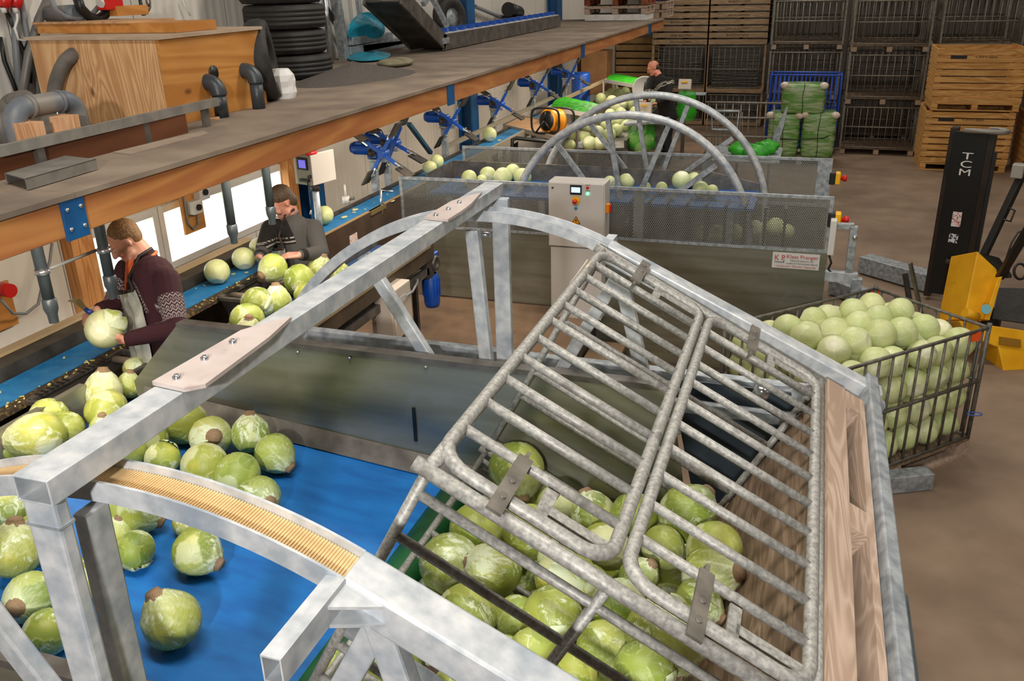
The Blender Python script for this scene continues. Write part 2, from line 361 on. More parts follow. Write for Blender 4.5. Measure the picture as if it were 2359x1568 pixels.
# steel columns on the left wall
for k, (px, py, lb) in enumerate(((722, 480, 'blue steel column rising behind the grey operator panel'), (1085, 270, 'blue steel column behind the middle paddle units'), (1283, 190, 'far blue steel column behind the last paddle units'))):
    y = at(px, py, x=XW+.15).y; h = .14
    m = MB().bb((XW+.01, y-h, 0), (XW+.03, y+h, 6.5)).bb((XW+.2, y-h, 0), (XW+.22, y+h, 6.5)).bb((XW+.03, y-.008, 0), (XW+.2, y+.008, 6.5))
    tag(m.build('steel_column', BLUEP), lb, 'column')
# raised working platform
t = thing('work_platform', 'raised brown board platform the workers stand on', 'platform', (-2.8, 5, 0))
MB().bb((XW+.25, 1.5, .46), (-1.76, 17, .5)).build('board_floor', PLATM, t)
MB().bb((-1.8, 1.5, 0), (-1.765, 17, .455)).build('front_board', DSTEEL, t)
m = MB().bb((-1.75, 6.5, .21), (-1.44, 7.55, .25)).bb((-1.75, 6.5, 0), (-1.72, 7.55, .21)).bb((-1.5, 6.5, 0), (-1.47, 7.55, .21))
tag(m.build('step', PLATM), 'low brown board step beside the platform edge', 'step')
# mezzanine
XD, ZD, YD0, YD1 = -2.79, 2.7, .3, 17.35
t = thing('mezzanine_deck', 'dusty board mezzanine deck with long pine edge beam', 'mezzanine', (-3.8, 8, ZD))
m = MB(); y = YD0
while y < YD1:
    e = min(y+2.44, YD1); m.bb((XW+.01, y, ZD-.022), (XD+.02, e-.004, ZD)); y = e
m.build('deck_board', DECKM, t)
m = MB(); y = YD0
while y < YD1:
    e = min(y+4.2, YD1); m.bb((XD-.07, y, 2.53), (XD, e-.003, ZD-.024)); y = e
m.build('edge_beam', PINE, t, .004)
MB().bb((XD-.13, YD0, 2.512), (XD-.08, YD1, 2.54)).build('ledger_board', wood('ledger_pine', 'bd7a38', 'd99850', 'y', 6), t)
j = MB()
for i in range(26): j.bb((XW+.02, .5+i*.65, 2.545), (XD-.09, .57+i*.65, ZD-.025))
j.build('joist', wood('joist_pine', '9a6a3c', 'b98550', 'x', 6), t)
m = MB().bb((XW+.02, YD0, ZD-.05), (XD-.1, YD1, ZD-.03)).build('underside_board', PLYD, t)
for px0, px1, py in ((143, 198, 500), (1030, 1045, 210), (1339, 1346, 115), (1494, 1500, 75)):
    a = at(px0, py, x=XD+.004).y; b = at(px1, py, x=XD+.004).y
    br = MB().bb((XD-.001, a, 2.515), (XD+.012, b, ZD-.02)).build('steel_bracket', BLUEP, t, .002)
    if px0 < 200:
        for q in (.2, .8):
            for z in (2.56, 2.64): MB().lathe([(.009, 0), (.009, .006), (0, .008)], (XD+.012, a+(b-a)*q, z), (1, 0, 0), 8).build('bolt', CHROME, br)
MB().bb((XD-1.2, YD1-.02, 2.53), (XD, YD1+.05, ZD)).build('end_beam', PINE, t)
# drain pipes hanging through the deck
plb = ['first drain pipe from the left, clear of the workers, with a rod clamped to it', 'drain pipe in front of the burgundy-sweater worker', 'drain pipe hanging in front of the middle window, with nothing behind it', 'drain pipe in front of the grey-jacket worker']
for k, (bx, by, tx, ty) in enumerate(((125, 742, 97, 563), (262, 685, 229, 520), (540, 560, 527, 412), (628, 516, 612, 382))):
    b = at(bx, by, x=-3.42); t = thing('drain_pipe', plb[k], 'pipe', (b.x, b.y, b.z), group='grey drain pipes under the mezzanine')
    r = .028
    MB().cyl((b.x, b.y, b.z+.11), (b.x, b.y, 2.64), r, n=20).build('pipe', GREYPVC, t)
    MB().lathe([(.023, 0), (.024, .04), (.034, .07), (.034, .12), (r, .125)], (b.x, b.y, b.z), n=20).build('reducer', GREYPVC, t)
    if k < 2:
        MB().lathe([(r, -.012), (r+.006, -.012), (r+.006, .012), (r, .012)], (b.x, b.y, b.z+.26), n=20).build('clamp', CHROME, t)
        if k == 0: p1 = b
        else:
            z = b.z+.26; MB().cyl((b.x-.04, b.y, z), (p1.x, p1.y+.03, p1.z+.26), .008).build('tie_rod', GREYC, t)
# switches on a plywood board in front of the window
c = at(442, 480, x=-4.75)
t = thing('switch_board', 'plywood board with white isolator switches hung before the window', 'switch board', c)
MB().box((c.x, c.y, c.z+.02), (.02, .26, .42)).build('board', PLYO, t); MB().bb((c.x-.012, c.y-.03, c.z+.2), (c.x+.012, c.y+.03, 2.64)).build('hanger', PLYO, t)
for dy, dz, s in ((-.02, .02, .11), (.09, .12, .13)):
    b = MB().box((c.x+.045, c.y+dy, c.z+dz), (.07, s, s)).build('switch_box', WHITEP, t, .006)
    MB().cyl((c.x+.08, c.y+dy, c.z+dz), (c.x+.1, c.y+dy, c.z+dz), .025).build('knob', BLACK, b)
MB().tube([(c.x+.02, c.y-.1, c.z+.18), (c.x+.02, c.y-.1, c.z-.1), (c.x+.02, c.y-.05, c.z-.16), (c.x+.02, c.y+.02, c.z-.14), (c.x+.03, c.y+.02, c.z-.04)], .009).build('cable', GREYC, t)
c = at(6, 665, x=-4.82)
t = thing('wall_socket', 'red power plug with grey cable on the wall at the left edge', 'socket', c)
MB().box((c.x-.04, c.y, c.z-.12), (.02, .16, .3)).build('back_board', PLYO, t)
MB().cyl((c.x-.03, c.y, c.z), (c.x+.09, c.y-.02, c.z), .045).build('plug', RED, t)
pts = [at(*p, x=-4.75) for p in ((2, 690), (30, 722), (60, 722), (88, 700), (98, 655), (115, 600), (120, 560))]
MB().tube(pts, .01).build('cable', GREYC, t)
# tube lights under the mezzanine, behind its edge beam
TB = mat('lit_tube', 'fff1d8', .4, emit=6)
for k, y in enumerate((2.4, 4.6, 6.8, 9.0, 11.2, 13.4, 15.6)):
    t = thing('tube_light', 'tube light fixed under the deck behind its edge beam', 'lamp', (-3.06, y, 2.5), group='tube lights under the mezzanine')
    MB().bb((-3.1, y-.65, 2.518), (-3.02, y+.65, 2.545)).build('housing', WHITEP, t); MB().cyl((-3.06, y-.6, 2.5), (-3.06, y+.6, 2.5), .014, n=10).build('tube', TB, t)
    l = lamp('tube_glow', 'AREA', (-3.07, y, 2.48), 20, (1, .88, .72), .06, 1.2); l.rotation_euler = (0, math.radians(32), 0); l.parent = t; l.matrix_parent_inverse = wmat(t).inverted()

# ================================================================= long trimming conveyor
ZB = 1.5
t = thing('trimming_conveyor', 'long blue belt conveyor running along the window wall', 'conveyor', (-3.9, 8, 0))
MB().bb((-4.0, 1.6, ZB-.012), (-3.77, 14.6, ZB)).build('belt', BELT2, t)
MB().bb((-4.17, 1.6, 1.1), (-4.01, 5.75, ZB+.075)).build('back_trough', DSTEEL, t)
MB().bb((-4.2, 1.6, ZB+.077), (-4.13, 5.75, ZB+.095)).build('kerb_strip', mat('tan_kerb', 'b09a76', .6), t)
MB().bb((-4.05, 5.75, 1.35), (-4.012, 14.6, ZB+.02)).build('rear_rail', DSTEEL, t)
MB().bb((-3.768, 1.6, ZB-.03), (-3.69, 5.6, ZB-.004)).build('front_ledge', mat('dirty_ledge', '3a2e22', .8, 0, '8a7440', 40, detail=6, lo=.5, hi=.75), t)
MB().bb((-3.765, 5.6, .85), (-3.735, 9.6, ZB+.012)).build('front_panel', mat('brown_side_panel', '4a3b32', .4, .3, '5a483c', 5), t)
MB().bb((-3.765, 5.6, ZB+.013), (-3.735, 9.6, ZB+.02)).build('panel_edge', mat('tan_edge', 'a88a62', .6), t)
MB().bb((-3.76, 9.6, 1.42), (-3.72, 14.6, ZB+.02)).build('far_rail', mat('far_rail_steel', 'a8a190', .5, .3), t)
MB().bb((-4.1, 9.7, ZB+.1), (-4.06, 14.6, ZB+.15)).build('guide_rail', mat('guide_rail_steel', '98907c', .5, .3), t)
m = MB()
for y in (2, 4.2, 6.5, 9, 11.5, 14):
    for x in (-4.1, -3.8): m.bb((x-.025, y-.025, .5), (x+.025, y+.025, 1.4))
m.build('leg', DSTEEL, t)
m = MB(); random.seed(5)
for i in range(90):
    y = random.uniform(2.2, 5.5); x = random.uniform(-3.77, -3.69); s = random.uniform(.004, .015)
    m.box((x, y, ZB+.001), (s, s*1.4, .006), Euler((random.random()*.5, random.random()*.5, random.random()*6)).to_matrix())
for i in range(25):
    y = random.uniform(2.2, 9); x = random.uniform(-3.99, -3.79); s = random.uniform(.006, .02)
    m.box((x, y, ZB+.003), (s, s*1.6, .005), Euler((0, 0, random.random()*6)).to_matrix())
for p in ((570, 608), (415, 705)):  # bigger slices
    pass
tag(m.build('cabbage_scraps', mat('scrap_leaf', 'c9b85a', .6, 0, 'e2d79a', 30)), 'scattered pale cabbage trimmings along the trimming belt ledge', 'scraps', kind='stuff')
for k, (px, py, lb) in enumerate(((818, 483, 'pale leaf slice on the blue belt, the farther of the two past the whole cabbage'), (793, 500, 'pale leaf slice on the blue belt, just past the whole cabbage'), (903, 463, 'pale leaf stuck on the belt edge near the clamp'), (1150, 323, 'pale leaf lying on the far blue belt'))):
    c = at(px, py, z=ZB+.004)
    tag(MB().ball((c.x, c.y, c.z+.002), .035, 10, (.7, 1.3, .12)).build('leaf_slice', mat('leaf_slice%d' % k, 'd9d2a0', .5)), lb, 'leaf')
m = MB().box((-3.72, at(790, 555, x=-3.72).y, 1.2), (.05, .07, .1))
tag(m.build('sensor_box', CHROME, bevel=.006), 'small bright steel box fixed on the belt side panel', 'box')
y = at(812, 525, x=-3.733).y
tag(MB().box((-3.732, y, 1.36), (.004, .14, .08)).build('warning_sticker', mat('sticker_white_red', 'd9cfc8', .5, 0, 'c86a5c', 60, lo=.55, hi=.6)), 'small red and white sticker on the belt side panel', 'sticker')
y = at(877, 470, x=-3.75).y
t = thing('belt_clamp', 'steel screw clamp on the belt edge near the first paddle unit', 'clamp', (-3.74, y, ZB))
MB().cyl((-3.74, y, ZB-.08), (-3.74, y, ZB+.16), .012).cyl((-3.8, y+.02, ZB+.16), (-3.6, y-.02, ZB+.16), .006).build('screw', CHROME, t)
MB().bb((-3.76, y-.25, ZB-.02), (-3.72, y+.05, ZB+.02)).build('jaw', mat('bronze', '8a7a50', .5, .5), t)
c = at(797, 460, x=-4.1)
t = thing('spray_nozzle', 'small white nozzle standing on the belt back rail', 'nozzle', (c.x, c.y, ZB))
MB().cyl((c.x, c.y, ZB+.02), (c.x, c.y, ZB+.09), .035).cyl((c.x, c.y, ZB+.09), (c.x, c.y, ZB+.2), .014, .008).build('body', WHITEP, t)
MB().cyl((c.x, c.y, ZB+.05), (c.x+.08, c.y+.02, ZB+.07), .012).build('lever', STEEL, t)
# ---- waste hoppers between the belt and the supply conveyor
def hopper(y0, y1, label, bars):
    x0, x1 = -3.685, -3.40
    t = thing('waste_hopper', label, 'hopper', ((x0+x1)/2, (y0+y1)/2, .5), group='waste hoppers of the trimming bench')
    m = MB(); z0 = 1.05
    top = [(x0, y0), (x1, y0), (x1, y1), (x0, y1)]; bot = [(x0+.06, y0+.16), (x1-.06, y0+.16), (x1-.06, y1-.16), (x0+.06, y1-.16)]
    m.add([(a, b, ZB-.01) for a, b in top]+[(a, b, z0) for a, b in bot]+[(a, b, .5) for a, b in bot], [(i, (i+1) % 4, 4+(i+1) % 4, 4+i) for i in range(4)]+[(4+i, 4+(i+1) % 4, 8+(i+1) % 4, 8+i) for i in range(4)])
    m.build('chute', DSTEEL, t)
    m = MB()
    for a, b in ((0, 1), (1, 2), (2, 3), (3, 0)):
        p, q = top[a], top[b]; m.bar((*p, ZB-.005), (*q, ZB-.005), .03, .025)
    m.build('rim', STEEL, t, .003)
    for y in bars: MB().cyl((x0, y, ZB-.02), (x1, y, ZB-.02), .022).build('cross_bar', mat('tan_bar', '9a8a78', .45, .3), t)
    for i in range(16):
        if i % 8 < 6: MB().bb((x0-.01, y0+.06+i*(y1-y0-.1)/16, ZB+.008), (x0+.03, y0+.075+i*(y1-y0-.1)/16, ZB+.012)).build('vent_slot', BLACK, t)
hopper(3.05, 3.74, 'waste hopper in front of the burgundy-sweater worker', (3.66,))
hopper(4.68, 5.2, 'waste hopper in front of the grey-jacket worker', (4.8, 5.14))
hopper(5.32, 5.6, 'small waste hopper behind the grey-jacket worker', ())
# ---- supply conveyor carrying whole cabbages to the workers
ZS = 1.42
t = thing('supply_conveyor', 'dark supply conveyor with narrow belt behind the workers', 'conveyor', (-3.15, 4, .5))
MB().bb((-3.33, 1.9, ZS-.01), (-2.95, 6.35, ZS)).build('belt', mat('belt_navy', '163a66', .5, 0, '1f4a7c', 6), t)
MB().bb((-3.375, 3.2, ZS-.05), (-3.335, 6.35, ZS+.06)).build('left_rail', STEEL, t)
MB().bb((-2.945, 3.1, ZS-.12), (-2.89, 6.5, ZS+.05)).build('right_rail', mat('conveyor_side_brown', '55493c', .5, .3, '6b5c4a', 6), t)
MB().bb((-2.888, 3.1, ZS+.0), (-2.872, 6.4, ZS+.035)).build('edge_strip', mat('tan_strip', 'a08a68', .5), t)
MB().bb((-2.97, 3.1, 1.18), (-2.9, 6.4, 1.24)).build('lower_rail', STEEL, t)
MB().bb((-3.4, 1.7, 1.2), (-3.36, 3.13, 1.6)).build('fence_sheet', STAIN, t)
m = MB()
for y in (2.2, 3.6, 5, 6.2):
    for x in (-3.33, -2.95): m.bb((x-.02, y-.02, .5), (x+.02, y+.02, 1.2))
m.build('leg', DSTEEL, t)
c = at(985, 602, y=6.55)
MB().bb((-3.36, 6.36, 1.15), (-2.9, 6.5, 1.3)).build('end_plate', DSTEEL, t)
t = thing('gear_motor', 'blue gear motor hanging at the end of the supply conveyor', 'motor', (c.x, c.y, c.z))
MB().box(c, (.15, .15, .16)).build('gearbox', MBLUE, t, .01)
MB().lathe([(.062, 0), (.062, .02), (.035, .02), (.035, .012), (0, .012)], (c.x+.075, c.y-.02, c.z), (1, 0, 0)).build('flange', STEEL, t)
m = MB().lathe([(.05, 0), (.07, .02), (.07, .26), (.06, .3), (0, .3)], (c.x+.02, c.y, c.z-.1), (0, 0, -1))
for k in range(16):
    a = k*math.pi/8; m.box((c.x+.02+.072*math.cos(a), c.y+.072*math.sin(a), c.z-.22), (.012, .004, .16), Matrix.Rotation(a, 3, 'Z'))
m.build('motor_body', MBLUE, t)
p = at(862, 660, y=5.55); q = at(922, 756, y=5.55)
t = thing('junction_box', 'cream electric cabinet under the supply conveyor', 'cabinet', ((p.x+q.x)/2, 5.6, .5))
MB().bb((p.x-.02, 5.5, q.z-.08), (q.x, 5.78, p.z)).build('body', CREAM, t, .01)
MB().bb((p.x+.02, 5.485, q.z-.06), (q.x-.02, 5.5, p.z-.03)).build('door', CREAM, t, .006)
MB().bb((p.x-.01, 5.6, .5), (q.x-.02, 5.66, q.z-.08)).build('stand', DSTEEL, t)
MB().bb((q.x, 5.55, p.z-.13), (q.x+.002, 5.68, p.z-.08)).build('sticker', WHITEP, t)
m = MB().tube([at(960, 630, y=6.3), at(962, 650, y=6.1), at(950, 672, y=5.8), at(935, 682, y=5.6)], .01)
tag(m.build('motor_cable', GREYC), 'grey cable between the cream cabinet and the blue gear motor', 'cable')
# ================================================================= feed conveyor under the tipper
def zf(x): return 1.475+.1*(-1.3-x)
YN, YF = 1.3, 3.0
t = thing('feed_conveyor', 'wide blue feed belt between steel side plates under the tipped crate', 'conveyor', (-2, 2.15, 0))
m = MB(); n = 16; xs = [-1.32-i*1.55/n for i in range(n+1)]
vs = []; fs = []
for x in xs: vs += [(x, YN+.01, zf(x)), (x, YF-.01, zf(x))]
for i in range(n): fs.append((2*i, 2*i+1, 2*i+3, 2*i+2))
vs2 = [(v[0], v[1], v[2]-.012) for v in vs]; k = len(vs)
MB().add(vs+vs2, fs+[tuple(k+i for i in f) for f in fs]+[(0, 1, k+1, k), (2*n, 2*n+1, k+2*n+1, k+2*n)]).build('belt', BELT, t)
MB().cyl((-2.87, YN+.02, 1.57), (-2.87, YF-.02, 1.57), .055, n=20).build('end_roller', STEEL, t)
MB().tube([(-1.27, YN+.02, 1.415), (-1.27, YF-.02, 1.415)], .082, 20).build('green_roller', GREENR, t)
MB().bb((-1.17, YN+.05, 1.36), (-1.1, YF-.05, 1.39)).build('green_lip', GREENR, t)
# far side plate, chamfered at its left end
P = [(-2.3, YF, 1.5), (-2.23, YF, 1.905), (-2.06, YF, 2.02), (-.4, YF, 2.02), (-.3, YF, 1.4), (-1.3, YF, 1.4)]
pl = MB().prism(P, (0, .008, 0)).build('far_side_plate', STAIN, t)
MB().bb((-2.06, YF-.004, 2.0), (-.4, YF+.05, 2.024)).build('top_flange', STEEL, pl)
for x in (-2.0, -1.75, -1.4, -1.05): MB().lathe([(.008, 0), (.008, .004), (0, .006)], (x, YF-.004, 1.985), (0, -1, 0), 8).build('rivet', CHROME, pl)
s = at(955, 978, y=YF-.005); MB().box((s.x, YF-.004, s.z), (.014, .006, .16)).build('slot', BLACK, pl)
P = [(-2.93, YF+.02, 1.58), (-2.94, YF+.02, 1.72), (-2.62, YF+.02, 2.05), (-2.2, YF+.02, 2.03), (-2.15, YF+.02, 1.52)]
p2 = MB().prism(P, (0, .008, 0)).build('left_side_plate', STAIN, t)
MB().bb((-2.62, YF+.0, 2.035), (-2.15, YF+.06, 2.055)).build('top_flange', STEEL, p2)
m = MB(); a, b = -2.86, -.5
m.prism([(a, YF-.005, zf(a)+.085), (a, YF-.05, zf(a)+.008), (a, YF-.005, zf(a)+.008)], (b-a, 0, zf(b)-zf(a)))
m.build('skirt_strip', STEEL, t)
npl = MB().bb((-2.9, YN-.008, 1.4), (-1.0, YN, 1.86)).build('near_side_plate', STAIN, t)
MB().bb((-2.9, YN-.05, 1.845), (-1.0, YN+.004, 1.87)).build('top_flange', STEEL, npl)
m = MB()
for y in (YN+.1, YF-.1):
    m.bb((-2.8, y-.03, 1.3), (-1.2, y+.03, 1.38))
    for x in (-2.6, -1.35): m.bb((x-.03, y-.03, 0), (x+.03, y+.03, 1.3))
m.build('support_frame', GALVD, t)
# ================================================================= crate tipper
t = thing('crate_tipper', 'galvanised crate tipper with curved arms around the tipped crate', 'crate tipper', (-1.14, 2.1, 0))
CEN = (-1.15, 1.495); RO = 1.132
for nm, y0, y1 in (('near', 1.055, 1.14), ('far', 3.1, 3.18)):
    m = MB().arcbar(CEN, RO-.042, RO, 65, 176, y0, y0+.006, 48).arcbar(CEN, RO-.042, RO, 65, 176, y1-.006, y1, 48).arcbar(CEN, RO-.042, RO-.036, 65, 176, y0+.008, y1-.008, 48)
    rim = m.build('curved_rim', GALV, t)
    m = MB()
    if nm == 'near':
        m.arcbar(CEN, RO-.034, RO-.018, 65, 176, y0+.007, y1-.007, 48)
        for k in range(190):
            a = math.radians(65.3+k*.3); c_, s_ = math.cos(a), math.sin(a); r = RO-.017
            m.box((CEN[0]+r*c_, (y0+y1)/2, CEN[1]+r*s_), (.0028, y1-y0-.016, .003), Matrix.Rotation(math.pi/2-a, 3, 'Y'))
        m.build('drive_chain', mat('brass_chain', 'd2b07a', .4, .3, 'e6ca98', 4), rim)
    y = (y0+y1)/2; w = y1-y0
    m = MB().bar((-.688, y, 2.492), (.33, y, 2.005), w, .072)
    arm = m.build('arm', GALV, t, .006)
    e = -1 if nm == 'near' else 1
    q = .2 if nm == 'near' else .07
    ya = y0 if nm == 'near' else y1
    MB().hollow((-.685, ya, 2.50), (-.685, ya+e*q, 2.50), .036, .05, .003).build('stub_tube', GALV, arm)
    for z in (2.515, 2.478): MB().prism([(-.668, ya, z), (-.668, ya+e*q*.32, z), (-.60, ya, z-.034)], (0, 0, -.006)).build('gusset', GALV, arm)
    def spoke(p, q2, w1=.055, w2=.04):
        MB().bar((p[0], y, p[1]), (q2[0], y, q2[1]), w2, w1).build('spoke', GALV, t, .006)
    spoke((-1.72, 2.40), (-1.2, 1.55)); (MB().bar((-1.182, 1.05, 2.575), (-1.2, 1.05, 1.6), .06, .03, up=(1, 0, 0)).build('spoke', GALV, t, .004) if nm == 'near' else spoke((-1.225, 2.54), (-1.16, 1.6))); spoke((-.64, 2.44), (-.42, 1.55))
    spoke((-2.1, 1.85), (-1.25, 1.5))
    MB().bar((-.6, y, 2.47), (-1.0, y, 1.72), .034, .05).build('inner_upright', GALV, t, .004)
    MB().lathe([(0, -.06), (.09, -.06), (.09, .06), (0, .06)], (CEN[0], y, CEN[1]), (0, 1, 0)).build('pivot_hub', GALVD, t)
BB = local(t)
MB().bar((.292, .98, 2.035), (.292, 3.2, 2.035), .045, .08, up=(.469, 0, .883)).build('base_beam', GALVD, t, .006)
MB().bar((.22, 1.15, 1.2), (.22, 3.1, 1.2), .06, .08).build('lower_beam', GALVD, t)
for y in (1.05, 3.14): MB().bar((.33, y, 2.0), (-.5, y, .55), .05, .07).build('back_leg', GALVD, t)
for x in (-.1, .18):
    q = V((x, 3.12, 2.0)); MB().cyl(q, q+V((.05, 0, -.02)), .03).build('hinge_bolt', CHROME, t)
# ---- fixed frame: cross beam, posts, rails
t = thing('beam_gantry', 'galvanised cross beam on posts spanning above the feed belt', 'frame', (-1.17, 2.1, 0))
bm_ = MB().hollow((-1.178, .94, 2.675), (-1.178, 3.28, 2.675), .076, .05, .004).build('cross_beam', GALV, t, .004)
PINKP = mat('dusty_plate', 'b9aaa3', .5, .15, 'cbbdb6', 8, c3='a58d86', s3=14, lo3=.6, hi3=.75)
for pts, bolts in ((((352, 887), (556, 768), (610, 752), (672, 737), (620, 785), (475, 893), (425, 903)), ((408, 872), (472, 828), (537, 790))),
            (((978, 505), (1040, 468), (1058, 462), (1110, 447), (1085, 475), (1062, 492), (1032, 511)), ((1004, 497), (1033, 483), (1058, 468)))):
    pp = MB().prism([at(*p, z=2.702) for p in pts], (0, 0, .009)).build('joint_plate', PINKP, bm_)
    for b in bolts: MB().lathe([(.009, 0), (.009, .007), (.005, .01), (0, .01)], at(*b, z=2.711), n=6).build('bolt', CHROME, bm_)
for (x, y, z0) in ((-1.185, .965, .335), (-1.138, 3.235, .335)):
    p = MB().bb((x-.035, y-.016, z0), (x+.035, y+.016, 2.65)).build('post', GALV, t, .006)
    MB().bb((x-.037, y-.018, 2.595), (x+.037, y+.018, 2.6)).build('weld_bead', GALVD, p)
MB().cyl((-1.176, 3.21, 2.5), (-1.23, 3.21, 2.5), .012).build('clamp_screw', CHROME, t)
a = at(600, 742, y=3.42); b = at(1243, 817, y=3.42); c = at(1905, 893, y=3.42)
MB().bar(a, c, .05, .06, off=(0, -.03)).build('rear_rail', GALVD, t, .004)
MB().bar(a+V((0, -.12, -.1)), c+V((0, -.12, -.1)), .04, .05).build('lower_rail', GALVD, t, .004)
MB().bar(at(1560, 985, z=1.45), at(1910, 888, y=3.3), .06, .06).build('diagonal_bar', GALV, t, .004)
MB().bb((c.x-.03, 3.39, .335), (c.x+.03, 3.45, c.z-.05)).build('corner_post', GALVD, t)
MB().prism([at(*e, y=3.36) for e in ((1545, 872), (1915, 915), (1915, 1150), (1600, 1160))], (0, .01, 0)).build('rear_plate', mat('slate_plate', '39434b', .45, .4, '4b555d', 6, detail=7), t)
m = MB().bb((-1.1, 1.2, .3), (.75, 4.3, .33)).bb((.72, 1.2, 0), (.75, 4.3, .3)).bb((-1.1, 4.27, 0), (.75, 4.3, .3)).bb((-1.1, 1.2, 0), (.75, 1.23, .3))
tag(m.build('tipper_base', mat('slate_steel', '39434a', .45, .4, '4b555c', 6, detail=7)), 'dark slate steel base under the crate tipper', 'base')
# ================================================================= crates
def pallet(t, L, Wd, mats, h=.145, M=None, side=False):
    M = M or Matrix()
    m = MB(M); n = 7; w = Wd/n
    for i in range(n): m.box((-Wd/2+w*(i+.5), 0, h-.011), (w-.012, L, .022))
    m.build('deck_board', mats[0], t, label=None)
    for y in (-L/2+.05, 0, L/2-.05): MB(M).box((0, y, h-.034), (Wd, .1, .022)).build('cross_board', mats[1], t)
    for x in (-Wd/2+.05, 0, Wd/2-.05):
        for y in (-L/2+.06, 0, L/2-.06): MB(M).box((x, y, .062), (.1, .12, .08)).build('block', mats[1], t)
    if side: MB(M).bb((Wd/2-.028, -L/2, h-.066), (Wd/2+.004, L/2, h+.002)).build('side_plank', mats[1], t)
    m = MB(M)
    for x in (-Wd/2+.05, 0, Wd/2-.05): m.box((x, 0, .011), (.1, L, .022))
    m.build('bottom_board', mats[1], t)
def rrect(a, b, c, d, r, f, n=5):  # rounded frame in 2D (u0,v0,u1,v1), f maps (u,v)->3D
    P = []
    for (cx, cy, a0) in ((c-r, d-r, 0), (a+r, d-r, 90), (a+r, b+r, 180), (c-r, b+r, 270)):
        for i in range(n+1):
            q = math.radians(a0+90*i/n); P.append(f(cx+r*math.cos(q), cy+r*math.sin(q)))
    return P
def grille(m, f, u0, u1, z0, z1, nb, r=.009, mid=None, rail=.013, n=6):
    for i in range(nb):
        u = u0+(u1-u0)*(i+.5)/nb; m.tube([f(u, z0), f(u, z1)], r, n)
    for z in [z0, z1]+([mid] if mid else []): m.tube([f(u0, z), f(u1, z)], rail, 8)
CL, CW, CH, CB = 1.6, 1.04, 1.06, .145
def cabbage_cage(t, tipped):
    M = local(t); pallet(t, CL, CW, (PALD, PALW), CB, M, tipped)
    x1, y1 = CW/2-.015, CL/2-.015; z0, z1 = CB+.02, CH-.012; mid = z0+(z1-z0)*.52; cm = CAGE if tipped else mat('dark_cage_tube', '55514a', .5, .35, '726d64', 25, detail=6)
    for x in (-x1, x1):
        for y in (-y1, y1): MB(M).tube([(x, y, CB), (x, y, CH+.02)], .017, 8).build('corner_post', cm, t)
    for nm, f, a, nb in (('left', lambda u, z: (-x1, u, z), y1, 12), ('near', lambda u, z: (u, -y1, z), x1, 8), ('far', lambda u, z: (u, y1, z), x1, 8)):
        m = MB(M); grille(m, f, -a, a, z0, z1, nb, .0115 if tipped else .009, mid if nm != 'far' or not tipped else None); m.build('side_grille', cm, t)
        if nm == 'near' and tipped:
            m = MB(M)
            m.bar((f(0, z0+.02)), (f(0, z1)), .012, .045, up=(1, 0, 0)); m.build('flat_strap', GALVD, t)
    f = lambda u, z: (x1, u, z)
    if not tipped:
        m = MB(M); grille(m, f, -y1, y1, z0, z1, 12, .009, mid); m.build('side_grille', cm, t); return
    MB(M).tube([f(-y1, z1), f(y1, z1)], .016, 10).tube([f(-y1, z0), f(y1, z0)], .016, 10).tube([f(-y1, z0), f(-y1, z1)], .016, 10).tube([f(y1, z0), f(y1, z1)], .016, 10).build('side_frame', cm, t)
    f = lambda u, z: (x1+.012, u, z)
    for (za, zb) in ((mid+.018, z1-.0), (z0+.02, mid-.018)):
        fr = MB(M).tube(rrect(-y1+.04, za, y1-.04, zb, .07, f), .016, 10, closed=True).build('door_frame', cm, t)
        m = MB(M)
        for i in range(10):
            u = -y1+.04+(2*y1-.08)*(i+1)/11; m.tube([f(u, za), f(u, zb)], .0122, 8)
        m.build('door_bar', cm, fr)
        for s in (-1, 1):
            y = s*(y1-.04); z = za+(zb-za)*.62
            m = MB(M); m.bar((x1+.034, y-s*.13, z), (x1+.034, y+s*.08, z), .035, .008, up=(1, 0, 0))
            m.bar((x1+.01, y-s*.14, z), (x1+.034, y-s*.14, z), .035, .01)
            m.cyl((x1+.036, y-s*.03, z), (x1+.042, y-s*.03, z), .007).cyl((x1+.036, y+s*.03, z), (x1+.042, y+s*.03, z), .007)
            m.build('latch_strap', mat('worn_latch', '5f5a52', .5, .3, '7a746a', 20), fr)
            m = MB(M); m.bar((x1+.012, y-s*.11, z-.085), (x1+.012, y+s*.0, z-.085), .028, .006, up=(1, 0, 0)); m.bar((x1+.012, y-s*.045, za), (x1+.012, y-s*.045, za+.17), .006, .03, up=(0, 1, 0))
            m.build('door_catch', CAGE, fr)
    m = MB(M); random.seed(2)
    y = y1-.28
    for k in range(5): m.tube([(x1+.03+.02*random.random(), y+.02*random.random(), z1-.0+.02*random.random()) if j == 0 else (x1+.01-.05*j, y+.02*random.random(), z1+.015+.012*random.random()) for j in range(4)], .003, 5)
    m.build('tie_wire', mat('cord', 'b5aa98', .8), t)
TIP = thing('tipped_crate', 'mesh sided pallet crate of cabbages tipped on its side in the tipper', 'crate', (.028, 2.175, 1.604), ry=math.radians(-62))
cabbage_cage(TIP, True)
FC = V((1.186, 5.676, 0))*(3.45/2.95); du = V((-.69, -.72, 0)).normalized(); dv = V((-.72, .69, 0)).normalized()
fo = FC+du*.8+dv*.52; frz = math.atan2(-dv.x*0+du.y, du.x)+math.pi/2
FLO = thing('floor_crate', 'mesh sided pallet crate heaped with trimmed cabbages on the floor', 'crate', (fo.x, fo.y, 0), rz=frz)
cabbage_cage(FLO, False)
